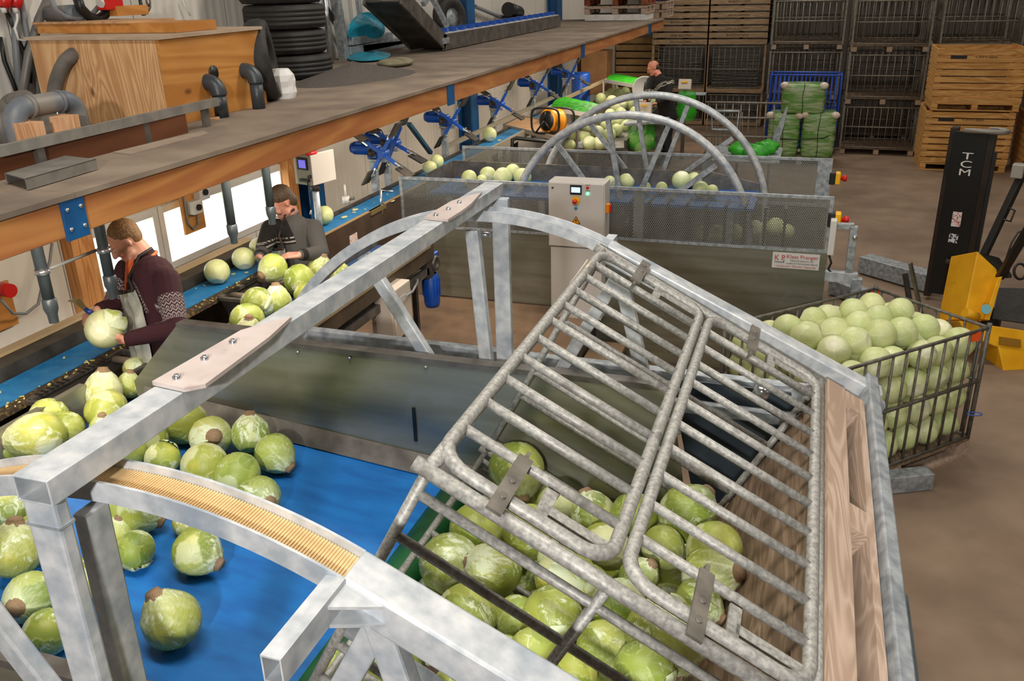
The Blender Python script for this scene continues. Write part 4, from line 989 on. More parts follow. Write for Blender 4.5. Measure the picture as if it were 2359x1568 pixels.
def worker(name_lb, J, F, headA, hair, browm, skm, topm, legm, vox, topname, patfn=None, grow=.018, hair_h=1.0, nose=1.0, foot_z=.5, cuff=None):
    """J: joints dict; F: facing of the chest"""
    F = V(F).normalized(); sp_ = (V(J['neck'])-V(J['pelvis'])).normalized(); L = sp_.cross(F).normalized(); L = -L if (V(J['shL'])-V(J['shR'])).dot(L) < 0 else L
    pel = V(J['pelvis'])
    t = thing('person', name_lb, 'person', (pel.x, pel.y, foot_z))
    m = MB(); head(m, J['head'], headA, 1.0, nose)
    capsule(m, J['neck'], V(J['head'])+headA @ V((0, -.02, -.05)), .062, .056)
    torso(m, pel, J['neck'], L, F, -.01)
    for s in 'LR':
        limb(m, [J['sh'+s], J['el'+s], J['wr'+s]], [.055, .043, .028]); hand(m, J['wr'+s], *J['hand'+s])
        hp = pel+L*.09*(1 if s == 'L' else -1); kn = V((hp.x, hp.y, foot_z+.48))+F*.03; an = V((hp.x, hp.y, foot_z+.07))
        limb(m, [hp, kn, an], [.085, .058, .04]); capsule(m, an+V((0, 0, -.03)), an+V((F.x*.15, F.y*.15, -.035)), .038, .034)
    me = remesh(m, vox, 'body', 4, .4)
    o = link('body', me, skm, t)
    face_bits(o, J['head'], headA, browm)
    P = lambda l, f, u: V(J['head'])+headA @ V((l, f, u))
    m = MB(); hair(m, P, headA); link('hair', remesh(m, .005, 'hair', 3), browm, t)
    m = MB(); torso(m, pel-sp_*.05, J['neck'], L, F, grow-.006); capsule(m, V(J['shL'])*.9+V(J['shR'])*.1, V(J['shR'])*.9+V(J['shL'])*.1, .07+grow*.4)
    capsule(m, V(J['neck'])-sp_*.05, V(J['neck'])+sp_*.005, .085, .066)
    for s in 'LR':
        w = V(J['wr'+s]); e = V(J['el'+s]); limb(m, [J['sh'+s], e, w-(w-e).normalized()*.025], [.066+grow*.5, .055+grow*.4, .040+grow*.1])
    me = remesh(m, vox*.9, topname, 5, .5)
    if patfn: set_pat(me, patfn)
    top = link(topname, me, topm, t)
    for s in 'LR':
        w = V(J['wr'+s]); e = V(J['el'+s]); d = (w-e).normalized()
        m = MB(); m.tube([w-d*.055, w-d*.05, w-d*.012, w-d*.008], [.043, .045, .041, .037], 18); m.build('cuff', cuff or topm, top)
    m = MB()
    for s in (1, -1):
        hp = pel+L*.09*s; kn = V((hp.x, hp.y, foot_z+.48))+F*.03; an = V((hp.x, hp.y, foot_z+.1)); limb(m, [hp, kn, an], [.112, .082, .066])
    capsule(m, pel+L*.06, pel-L*.06, .115); link('trousers', remesh(m, .012, 'trousers', 4), legm, t)
    m = MB()
    for s in (1, -1):
        hp = pel+L*.09*s; a = V((hp.x, hp.y, foot_z+.055)); capsule(m, a, a+F*.17, .052, .046); capsule(m, a, a+V((0, 0, .1)), .055, .06)
    link('boots', remesh(m, .01, 'boots', 3), RUBBER, t)
    return t, L, sp_, pel, top
def apron(t, pel, neck, L, F, sp_, m_, v0, v1, aw, rx, ry, off=.0, strapm=None, nm='apron', skew=0):
    vs = []; nu, nv = 24, 26; ax = V(neck)-V(pel); rg = random.Random(4)
    for j in range(nv+1):
        v = v0+(v1-v0)*j/nv; w = aw*(1 if v < .62 else 1-.45*(v-.62)/.38)
        for i in range(nu+1):
            a = (i/nu-.5)*2*w+skew; fold = .006*math.sin(i*1.3+j*.35)+.004*math.sin(i*.6-j*.9)
            vs.append(V(pel)+ax*v+L*math.sin(a)*(rx+fold)+F*(math.cos(a)*(ry+fold)+off*(1-v)))
    k = len(vs); b = [p-F*.003 for p in vs]; fs = [(j*(nu+1)+i, j*(nu+1)+i+1, (j+1)*(nu+1)+i+1, (j+1)*(nu+1)+i) for j in range(nv) for i in range(nu)]
    m = MB(); m.add(vs+b, fs+[tuple(k+x for x in f[::-1]) for f in fs], True); o = m.build(nm, m_, t)
    if strapm:
        e = [vs[nv*(nu+1)], vs[nv*(nu+1)+nu]]; m = MB()
        m.tube([vs[nv*(nu+1)+i]+F*.004 for i in range(nu+1)], .009, 8)
        for p, s in zip(e, (-1, 1)):
            nk = V(neck); m.tube([p+F*.006, p*.5+nk*.5+F*.07+L*s*.02, nk+L*s*.075+F*.05+sp_*.03, nk+L*s*.08-F*.03+sp_*.05], .009, 8)
        m.build('apron_strap', strapm, o)
    return o
APRON = mat('grey_plastic_apron', '8f8f86', .3, 0, 'b5b5ab', 6, detail=4, dist=1.5, bump=.25)
STRAP = mat('dark_strap', '231d18', .6)
def shorthair(m, P, A, vol=1.0):
    m.ball(P(0, -.024, .044), .1, 20, (.785, .90, .84), A); m.ball(P(0, -.045, .015), .08, 16, (.86, .74, .9), A)
# --- worker in the burgundy patterned sweater
D1 = lambda x, y, d: at(x, y, d=d)
F1 = V((-.56, -.82, -.15))
hA = frame(V((-.60, -.54, -.60)), (-.3, -.2, 1))
J = dict(head=D1(291, 556, 4.98), neck=D1(337, 596, 5.02), shL=D1(384, 645, 4.88), shR=D1(296, 622, 5.14), elL=D1(408, 756, 4.80), wrL=D1(290, 782, 4.74), elR=D1(262, 706, 5.05), wrR=D1(226, 714, 4.93), pelvis=D1(392, 832, 5.12))
cab1 = D1(242, 757, 4.76); r1 = .107
J['handL'] = ((cab1-J['wrL'])*.35+V((-.1, -.03, -.02))+CR*-.06, CU*.8-CF*-.1+CR*-.35+CF*.35, -1, (.25, .35, .3), .2, 1.0)
J['handR'] = (CR*-.8-CU*.55+CF*-.1, CU*-.3+CF*.6+CR*.5, -1, (.9, .9, .6), .5, 1.0)
def pat1(co):
    out = np.zeros((len(co), 3), np.float32)
    tb = np.full(len(co), 9.0)
    for s in 'LR':
        t_, r_, a_ = segpar(co, J['sh'+s], J['el'+s]); Ls = (V(J['el'+s])-V(J['sh'+s])).length
        ins = (r_ < .105) & (t_ > Ls*.36) & (t_ < Ls*.86)
        out[ins, 0] = a_[ins]*.075; out[ins, 1] = t_[ins]; out[ins, 2] = 1
    ax = np.array(J['neck']-J['pelvis']); Lx = np.linalg.norm(ax); ax = ax/Lx; w = co-np.array(J['pelvis']); t_ = w@ax; Fv = np.array(F1.normalized()); Lv = np.cross(ax, Fv)
    fr = (w@Fv > .03) & (t_ > Lx*.52) & (t_ < Lx*.86) & (out[:, 2] == 0) & (np.abs(w@Lv) > .07)
    out[fr, 0] = (w@Lv)[fr]; out[fr, 1] = t_[fr]; out[fr, 2] = 1
    return out
HAIR1 = mat('short_blond_hair', '66482c', .7, 0, '86643c', 90, detail=3, bump=.5)
SK1 = skin('ruddy_skin', 'bd8068', 'd09a80')
W1, L1, s1, p1_, top1 = worker('person in burgundy patterned sweater and grey apron trimming a cabbage with a knife', J, F1, hA, shorthair, HAIR1, SK1, pattern_mat('burgundy_knit', '300713', '857b7b', 0), mat('dark_jeans', '23262e', .9), .0045, 'sweater', pat1)
apron(W1, p1_, J['neck'], L1, F1.normalized(), s1, APRON, -.3, .78, .95, .212, .165, strapm=STRAP, off=.04)
m = MB(); n_ = V(J['neck']); m.prism([n_+L1*.05+F1*.075+s1*.02, n_-L1*.05+F1*.075+s1*.02, n_-L1*.015+F1*.125-s1*.13, n_+L1*.015+F1*.125-s1*.13], F1*.03)
m.build('shirt_front', mat('orange_shirt', 'd8662a', .8, 0, 'b04a20', 60), W1)
m = MB(); m.tube([n_+L1*math.sin(a)*.07+F1*(math.cos(a)*.062)+s1*(.0-.02*math.cos(a)) for a in [i*2*math.pi/20 for i in range(20)]], .010, 8, closed=True); m.build('shirt_collar', mat('orange_collar', 'b5805c', .8, 0, 'c05a28', 80), W1)
o = cabbage(cab1, r1, 'trimmed cabbage held by the burgundy-sweater worker, cut base facing us', None, True, -CF+CR*.15-CU*.1, leaf=True)
hp = V(J['wrR'])+(CR*-.8-CU*.55+CF*-.1).normalized()*.085
t = thing('knife', 'broad cabbage knife with blue handle in the burgundy-sweater worker\'s hand', 'knife', hp)
a = D1(212, 722, 4.88); b = D1(197, 712, 4.88); c = D1(163, 684, 4.9)
MB().cyl(a, b, .014, n=12).build('handle', mat('blue_handle', '1d3f8c', .4), t)
d = (c-b).normalized(); sd = d.cross(CF).normalized()
MB().prism([b+sd*.012, b-sd*.012, b+(c-b)*.55-sd*.026, c+sd*.022, c+sd*.03, b+(c-b)*.6+sd*.012], CF*.0025).build('blade', mat('knife_steel', '9a8f6a', .25, .6), t)
# --- worker in the grey jacket
F2 = V((-.72, -.66, -.25)); hA2 = frame(V((-.56, -.64, -.52)), (-.2, -.15, 1))
J2 = dict(head=D1(651, 467, 6.55), neck=D1(670, 498, 6.62), shL=D1(722, 527, 6.55), shR=D1(624, 527, 6.68), elL=D1(739, 583, 6.42), wrL=D1(690, 587, 6.25), elR=D1(608, 572, 6.5), wrR=D1(598, 592, 6.3), pelvis=D1(705, 640, 6.75))
J2['handL'] = (CR*-1-CU*.05+CF*-.1, CU*-.8+CF*.5, -1, (.35, .45, .35), .3, 1.0)
J2['handR'] = (CR*.25-CU*1+CF*-.2, CR*.8+CF*.3, -1, (.7, .8, .6), .5, 1.0)
def pat2(co):
    out = np.zeros((len(co), 3), np.float32); ax = np.array(J2['neck']-J2['pelvis']); Lx = np.linalg.norm(ax); ax = ax/Lx; w = co-np.array(J2['pelvis']); t_ = w@ax; Fv = np.array(F2.normalized()); Lv = np.cross(ax, Fv)
    out[:, 0] = w@Lv; out[:, 1] = t_/Lx; fr = (np.abs(w@Lv) < .205) & (w@Fv > -.02); out[:, 2] = fr
    return out
def jacket_mat():
    m, nt, b = _nt('grey_black_jacket'); N = nt.nodes; L = nt.links; b.inputs['Roughness'].default_value = .9
    a = N.new('ShaderNodeAttribute'); a.attribute_name = 'pat'; sp = N.new('ShaderNodeSeparateXYZ'); L.new(a.outputs['Vector'], sp.inputs[0])
    def mt(op, x, y):
        n = N.new('ShaderNodeMath'); n.operation = op
        for i, q in enumerate((x, y)):
            if isinstance(q, (int, float)): n.inputs[i].default_value = q
            else: L.new(q, n.inputs[i])
        return n.outputs[0]
    blk = mt('MULTIPLY', mt('GREATER_THAN', sp.outputs[1], .62), mt('GREATER_THAN', sp.outputs[2], .5))
    r1_ = mt('LESS_THAN', mt('ABSOLUTE', mt('SUBTRACT', sp.outputs[1], .66), 0), .012); r2_ = mt('LESS_THAN', mt('ABSOLUTE', mt('SUBTRACT', sp.outputs[1], .72), 0), .012)
    ds = mt('MULTIPLY', mt('MAXIMUM', r1_, mt('MULTIPLY', r2_, mt('GREATER_THAN', mt('FRACT', mt('DIVIDE', sp.outputs[0], .03), 0), .4))), mt('GREATER_THAN', sp.outputs[2], .5))
    x1 = N.new('ShaderNodeMixRGB'); x1.inputs[1].default_value = lin('4a4846'); x1.inputs[2].default_value = lin('15110f'); L.new(blk, x1.inputs[0])
    x2 = N.new('ShaderNodeMixRGB'); L.new(ds, x2.inputs[0]); L.new(x1.outputs[0], x2.inputs[1]); x2.inputs[2].default_value = lin('9a948c'); L.new(x2.outputs[0], b.inputs['Base Color']); return m
HAIR2 = mat('brown_hair', '3a291c', .6, 0, '54402c', 90, detail=3, bump=.5)
def hair2(m, P, A):
    m.ball(P(0, -.02, .05), .1, 20, (.81, .94, .86), A); m.ball(P(0, -.056, .0), .08, 16, (.88, .72, 1.0), A); m.ball(P(.01, .04, .085), .045, 12)
W2, L2, s2, p2_, top2 = worker('person in grey and black jacket with apron trimming a cabbage at the belt', J2, F2, hA2, hair2, HAIR2, skin('pink_skin', 'bd8270', 'd09c86'), jacket_mat(), mat('dark_trousers', '2a2a2c', .9), .0055, 'jacket', pat2, cuff=mat('black_cuff', '14110f', .9))
apron(W2, p2_, J2['neck'], L2, F2.normalized(), s2, APRON, -.45, .62, .9, .215, .17, strapm=mat('brown_strap', '35241a', .7), off=.04)
n_ = V(J2['neck']); m = MB(); m.tube([n_+L2*math.sin(a)*.068+F2*(math.cos(a)*.06)+s2*(.0-.02*math.cos(a)) for a in [i*2*math.pi/20 for i in range(20)]], .010, 8, closed=True); m.build('shirt_collar', mat('grey_collar', '6a5c5c', .8), W2)
cab2 = D1(630, 615, 6.12)
cabbage(cab2, .098, 'cabbage with a bright green loose leaf in the hands of the grey-jacket worker', None, False, CR*-.3-CU*.3-CF*.3, leaf=True)
t = thing('knife', 'knife with blue handle in the grey-jacket worker\'s right hand', 'knife', D1(601, 602, 6.2))
a = D1(603, 596, 6.2); b = D1(598, 606, 6.2); MB().cyl(a, b, .014, n=12).build('handle', mat('blue_handle_b', '1d3f8c', .4), t)
q = D1(585, 592, 6.15); MB().prism([b, a, q+CU*.012, q-CU*.012], CF*.003).build('blade', mat('knife_steel_b', '8a8060', .3, .6), t)
# --- worker at the packing table
F3 = V((-.8, -.35, -.2)); hA3 = frame(V((-.75, -.25, -.4)), (-.3, -.1, .9)); dd = 14.4
J3 = dict(head=D1(1505, 157, dd), neck=D1(1520, 178, dd), shL=D1(1543, 188, dd-.1), shR=D1(1500, 186, dd+.1), elL=D1(1538, 222, dd-.25), wrL=D1(1512, 238, dd-.35), elR=D1(1492, 210, dd), wrR=D1(1487, 232, dd-.1), pelvis=D1(1540, 262, dd+.1))
J3['handL'] = (CR*-1-CU*.3, CU*-1, -1, (.4, .4, .3), .3, 1.0); J3['handR'] = (CR*-.6-CU*.8, CR*1, -1, (.4, .4, .3), .3, 1.0)
def pat3(co):
    out = np.zeros((len(co), 3), np.float32); ax = np.array(J3['neck']-J3['pelvis']); Lx = np.linalg.norm(ax); ax = ax/Lx; w = co-np.array(J3['pelvis']); t_ = w@ax; Fv = np.array(F3.normalized()); Lv = np.cross(ax, Fv); lat = np.abs(w@Lv)
    k = (np.abs(t_-lat*.35-Lx*.66) < .035); out[:, 0] = w@Lv; out[:, 1] = t_-lat*.35; out[:, 2] = k; return out
def bald(m, P, A): m.ball(P(0, -.05, .0), .085, 16, (.86, .66, .8), A)
zf3 = .5
worker('person in black sweater with white patterned band bending over the packing table', J3, F3, hA3, bald, HAIR2, skin('pink_skin_b', 'd07a60', 'de977c'), pattern_mat('black_knit', '14110f', 'b9b0a2', 0), mat('black_trousers', '17161a', .9), .008, 'sweater', pat3)
# ================================================================= guarded machines behind the tipper
PERF = perforated('perforated_sheet', '85857f', .018, .32)
for k, (y, lb) in enumerate(((7.68, 'nearer guard panel of perforated sheet over a steel plate with a white maker sign'), (9.37, 'farther guard panel of perforated sheet behind the two hoops'))):
    x0, x1 = -3.74, .25
    t = thing('guard_panel', lb, 'guard', ((x0+x1)/2, y, .5))
    MB().bb((x0, y, 1.225), (x1, y+.003, 1.7)).build('perforated_sheet', PERF, t)
    m = MB()
    for (a, b) in (((x0, 1.68), (x1, 1.705)), ((x0, 1.215), (x1, 1.24)), ((x0, 1.24), (x0+.03, 1.68)), ((x1-.14 if k else x1-.03, 1.24), (x1, 1.68))): m.bb((a[0], y-.004, a[1]), (b[0], y+.025, b[1]))
    m.build('sheet_border', GALVD, t)
    for x in (-3.0, -1.0 if k else -1.4): MB().bb((x-.04, y+.02, .5), (x+.05, y+.07, 1.68)).build('post', GALV, t)
    if k == 0:
        MB().bb((x0+.15, y-.002, .52), (-1.9, y+.006, 1.215)).build('lower_plate', STAIN, t); MB().bb((-1.895, y-.002, .05), (x1, y+.006, 1.215)).build('lower_plate', STAIN, t)
        s = MB().bb((-.2, y-.006, 1.06), (.19, y-.003, 1.2)).build('maker_sign', WHITEP, t, label='white sign with red lettering')
        SIGN = s; SY = y-.0075
    else: MB().bb((x0, y, .1), (x1, y+.006, 1.215)).build('lower_plate', STEEL, t)
    c = at(1930, 505 if k == 0 else 410, y=y+.03)
    e = thing('stop_button', ('red stop button on yellow box at the end of the nearer guard panel', 'red stop button on yellow box at the end of the farther guard panel')[k], 'button', c)
    MB().box((c.x-.05, c.y, c.z), (.06, .1, .12)).build('back_box', BLACK, e, .008); MB().box((c.x, c.y, c.z), (.05, .1, .12)).build('yellow_box', YEL, e, .01); MB().lathe([(.02, .02), (.02, .05), (.032, .05), (.032, .085), (0, .09)], c, (1, 0, 0)).build('red_knob', RED, e)
def text(s, h, M, m_, name, parent, width=None, align='LEFT', ext=.0006):
    cu = bpy.data.curves.new('t', 'FONT'); cu.body = s; cu.size = h; cu.extrude = ext; cu.align_x = align
    o = bpy.data.objects.new('t', cu); COL.objects.link(o); dg = bpy.context.evaluated_depsgraph_get(); me = bpy.data.meshes.new_from_object(o.evaluated_get(dg)); bpy.data.objects.remove(o)
    if width:
        xs = [v.co.x for v in me.vertices]; sc = width/(max(xs)-min(xs)); me.transform(Matrix.Diagonal((sc, 1, 1, 1)))
    me.transform(M); me.name = name; return link(name, me, m_, parent)
def facing_front(x, y, z): return Matrix.Translation((x, y, z)) @ Matrix.Rotation(math.pi/2, 4, 'X')
RT = mat('sign_red', 'b5302c', .5); GT = mat('sign_grey', '55535a', .5)
text('K P', .07, facing_front(-.185, SY, 1.13), RT, 'monogram', SIGN, .085)
MB().bb((-.18, SY-.001, 1.112), (-.1, SY+.001, 1.118)).bb((-.106, SY-.001, 1.112), (-.1, SY+.001, 1.14)).build('monogram_line', GT, SIGN)
text('Klaas Pranger', .044, facing_front(-.085, SY, 1.155), RT, 'sign_text', SIGN, .26)
text('Machinebouw bv', .02, facing_front(-.05, SY, 1.127), GT, 'sign_text', SIGN, .19)
text('Landbouw Mechanisatie Bedrijf', .02, facing_front(-.085, SY, 1.102), GT, 'sign_text', SIGN, .26)
text('\u2022 Constructie \u2022 Machines \u2022 Reparaties', .022, facing_front(-.175, SY, 1.074), RT, 'sign_text', SIGN, .34)
# control cabinet hung on the nearer guard
p = at(1263, 411, y=7.45); q = at(1392, 545, y=7.45)
t = thing('control_cabinet', 'light grey control cabinet with screen and yellow stop switch', 'cabinet', ((p.x+q.x)/2, 7.5, q.z))
zt, zb = p.z-.02, q.z-.12
MB().bb((p.x, 7.45, zb), (q.x, 7.66, zt)).build('body', CABM, t, .008)
MB().bb((p.x+.01, 7.435, zb+.01), (q.x-.01, 7.45, zt-.01)).build('door', CABM, t, .005)
C_ = lambda px, py: at(px, py, y=7.434)
def disc(px, py, r, h, m_, nm, par, hr=.6): return MB().lathe([(r, 0), (r, h), (r*hr, h*1.15), (0, h*1.15)], C_(px, py), (0, -1, 0), 20).build(nm, m_, par)
c = C_(1327, 437); sc = MB().bb((c.x-.052, 7.424, c.z-.042), (c.x+.052, 7.435, c.z+.042)).build('screen_bezel', BLACK, t)
MB().bb((c.x-.04, 7.42, c.z-.022), (c.x+.04, 7.4245, c.z+.024)).build('screen', mat('lit_screen', 'bcd4ee', .3, emit=1.0), sc)
disc(1354, 432, .013, .012, RED, 'red_lamp', t); disc(1354, 446, .014, .012, mat('green_lamp', '7dffb0', .3, emit=1.6), 'green_lamp', t); disc(1327, 479, .014, .012, mat('teal_button', '1c86a4', .4), 'blue_button', t)
yd = disc(1327, 461, .037, .006, YEL, 'yellow_plate', t); MB().lathe([(.02, 0), (.018, .03), (.02, .034), (0, .036)], C_(1325.5, 463)+V((0, -.006, 0)), (0, -1, 0)).build('red_switch', RED, yd)
disc(1273, 432, .01, .004, STEEL, 'lock', t)
for px, py, s in ((1354, 427, 'STORING'), (1354, 440.5, 'IN BEDRIJF'), (1327, 474, 'RESET')):
    c = C_(px, py); text(s, .011, facing_front(c.x, c.y-.001, c.z), MARK, 'button_text', t, .045, 'CENTER')
c = C_(1327, 507); tri = MB().prism([(c.x-.042, 7.434, c.z-.034), (c.x+.042, 7.434, c.z-.034), (c.x, 7.434, c.z+.038)], (0, -.002, 0)).build('warning_sign', BLACK, t)
MB().prism([(c.x-.034, 7.432, c.z-.03), (c.x+.034, 7.432, c.z-.03), (c.x, 7.432, c.z+.029)], (0, -.001, 0)).build('warning_face', mat('warn_orange', 'f39a00', .4), tri)
MB().prism([(c.x+.004, 7.431, c.z+.016), (c.x-.009, 7.431, c.z-.006), (c.x-.001, 7.431, c.z-.006), (c.x-.004, 7.431, c.z-.024), (c.x+.009, 7.431, c.z+.001), (c.x+.002, 7.431, c.z+.001)], (0, -.001, 0)).build('bolt_symbol', BLACK, tri)
c = at(1397, 479, y=7.52); k_ = MB().box((q.x+.015, 7.52, c.z), (.03, .06, .08)).build('side_switch', mat('orange_switch', 'e0860c', .4), t, .004); MB().box((q.x+.036, 7.52, c.z), (.014, .035, .06)).build('switch_grip', RED, k_)
MB().bb((p.x+.02, 7.45, .5), (q.x-.02, 7.62, zb-.005)).build('stand', CABM, t)
# hoops with spokes
def hoop(y, cen, R, a0, a1, label, spk):
    t = thing('hoop_frame', label, 'hoop', (cen[0], y, .5))
    pts = [(cen[0]+R*math.cos(math.radians(a0+(a1-a0)*i/40)), y, cen[1]+R*math.sin(math.radians(a0+(a1-a0)*i/40))) for i in range(41)]
    MB().tube([V((pts[0][0], y, .5 if pts[0][0] < -1.8 else 0))]+pts+[V((pts[-1][0], y, .5 if pts[-1][0] < -1.8 else 0))], .036, 14).build('bent_tube', GALV, t)
    for (p, q2) in spk:
        a = at(*p, y=y); b = at(*q2, y=y); d = (b-a); MB().bar(a, a+d*1.6, .04, .045).build('spoke', GALVD, t)
hoop(8.0, (-1.56, 1.16), 1.13, -5, 185, 'nearer galvanised tube hoop with spokes above the sorting tray', (((1283, 330), (1335, 400)), ((1400, 270), (1422, 410)), ((1540, 290), (1480, 432)), ((1650, 380), (1570, 437))))
hoop(9.12, (-1.54, 1.14), 1.19, -5, 185, 'farther galvanised tube hoop with spokes, taller in view', (((1358, 283), (1440, 388)), ((1465, 228), (1490, 388)), ((1585, 242), (1530, 388)), ((1688, 318), (1590, 388))))
# sorting tray with cabbages between the guards
t = thing('sorting_tray', 'steel sorting tray with blue bed holding cabbages between the guards', 'tray', (-1.9, 8.2, .5))
MB().bb((-3.5, 7.85, 1.50), (-.4, 8.55, 1.53)).build('bed', mat('tray_blue', '21569a', .45, .1, '2b66a8', 5), t)
MB().bb((-3.52, 8.55, 1.5), (-1.75, 8.57, 1.70)).build('rear_wall', STEEL, t); MB().prism([(-1.74, 8.55, 1.5), (-1.74, 8.55, 1.69), (-.85, 8.55, 1.69), (-.4, 8.55, 1.6), (-.4, 8.55, 1.5)], (0, .02, 0)).build('rear_wall', STEEL, t)
MB().bb((-3.54, 7.85, 1.5), (-3.52, 8.57, 1.7)).build('end_wall', STEEL, t)
m = MB()
for x in (-3.3, -.6):
    for y in (7.9, 8.5): m.bb((x-.03, y-.03, .5), (x+.03, y+.03, 1.5))
m.build('leg', GALVD, t)
tb = lambda p: 1.53
row([(1080, 410, 40, 'leftmost cabbage on the sorting tray'), (1110, 414, 26, 'small cabbage second from left on the sorting tray'), (1124, 402, 40, 'round cabbage third from left on the sorting tray'), (1158, 408, 46, 'largest cabbage of the left group on the sorting tray'),
     (1181, 396, 38, 'back cabbage of the left group on the sorting tray'), (1204, 408, 44, 'cabbage behind the foot of the nearer hoop'), (1404, 420, 32, 'cabbage half hidden by the right edge of the control cabinet'), (1443, 418, 40, 'cabbage right of the control cabinet on the sorting tray'),
     (1486, 433, 30, 'low cabbage at the foot of the third hoop spoke'), (1524, 433, 30, 'low cabbage between the two right hoop spokes'), (1570, 416, 46, 'large cabbage left in the right group on the sorting tray'), (1600, 414, 38, 'middle cabbage of the right group on the sorting tray'), (1614, 436, 40, 'front cabbage of the right group on the sorting tray'), (1640, 440, 32, 'rightmost cabbage on the sorting tray')], tb, True)
# cabbages on the lower level behind the perforated sheet
t = thing('divider_rack', 'dark rack of upright bars behind the perforated sheet', 'rack', (-.8, 7.95, .5))
m = MB()
for i in range(9): m.bb((-1.5+.17*i, 7.8, 1.2), (-1.48+.17*i, 8.1, 1.55))
m.build('divider_bar', BLACK, t); MB().bb((-1.6, 7.8, 1.02), (.1, 8.1, 1.05)).build('rack_bed', STEEL, t)
row([(1622, 538, 40, 'dim cabbage behind the perforated sheet, leftmost there'), (1652, 536, 40, 'dim cabbage behind the perforated sheet, second there'), (1692, 534, 40, 'dim cabbage behind the perforated sheet, third there'), (1740, 528, 44, 'cabbage behind the perforated sheet left of the dark bar'), (1785, 522, 46, 'cabbage behind the perforated sheet right of the dark bar'), (1815, 532, 34, 'rightmost cabbage behind the perforated sheet')], lambda p: 1.06, True)
# bracket frame at the right end of the nearer guard
t = thing('end_bracket', 'galvanised angled bracket at the right end of the nearer guard panel', 'bracket', (.5, 7.6, 0))
A = [at(*p, y=7.62) for p in ((1932, 521), (1968, 521), (1955, 628), (1975, 640), (1972, 700))]
MB().bar(A[0]+V((-.05, 0, 0)), A[1], .05, .05).build('top_arm', GALVD, t, .004); MB().bar(A[1], A[2], .058, .062).build('upright', GALVD, t, .004)
MB().bar(at(1900, 634, y=7.62), A[3], .06, .09).build('lower_arm', GALV, t, .004); MB().bar(A[3], V((A[3].x, 7.62, .0)), .068, .084).build('foot', GALVD, t, .004)
c = at(1969, 547, y=7.58); MB().ball(c, .022).build('bolt', CHROME, t)
c = at(1917, 545, y=7.62); tag(MB().box(c, (.05, .1, .3)).build('terminal_box', WHITEP, bevel=.006), 'narrow white box on the end edge of the nearer guard panel', 'box')
tag(MB().tube([at(*p, y=7.6) for p in ((1910, 588), (1915, 605), (1908, 620), (1918, 630), (1960, 631))], .009).build('loose_cable', BLACK), 'black cable lying over the end bracket', 'cable')
# loose steel sections on the floor
a = at(1990, 605, z=.12); b = at(2150, 650, z=.12)
tag(MB().bar(a, b, .22, .2).build('steel_beam', GALVD, bevel=.008), 'long galvanised box beam lying on the floor left of the mast', 'beam')
a = at(2050, 1118, z=.07); b = at(2140, 1100, z=.07)
tag(MB().bar(a+V((-.2, -.05, 0)), b, .12, .13).build('steel_profile', GALVD, bevel=.004), 'short galvanised profile on the floor under the near edge of the floor crate', 'profile')
a = at(1985, 668, z=.1); b = at(2010, 690, z=.1)
tag(MB().hollow(a+V((-.3, .1, 0)), b, .16, .16, .008).build('box_section', GALVD), 'open ended box section on the floor behind the floor crate', 'beam')
p = [at(2098, 605, d=8.9), at(2130, 720, d=8.7)]
t = thing('fork_upright', 'pair of worn steel uprights leaning beside the black mast', 'uprights', at(2110, 720, z=0))
MB().bar(at(2097, 606, d=9.1), V((*at(2128, 735, z=.05).xy, 0.02)), .07, .025).build('front_bar', mat('olive_steel', '5a5848', .5, .4, '77745f', 12), t); MB().bar(at(2085, 630, d=9.2), V((*at(2105, 740, z=.05).xy, .02)), .05, .03).build('rear_bar', DSTEEL, t)
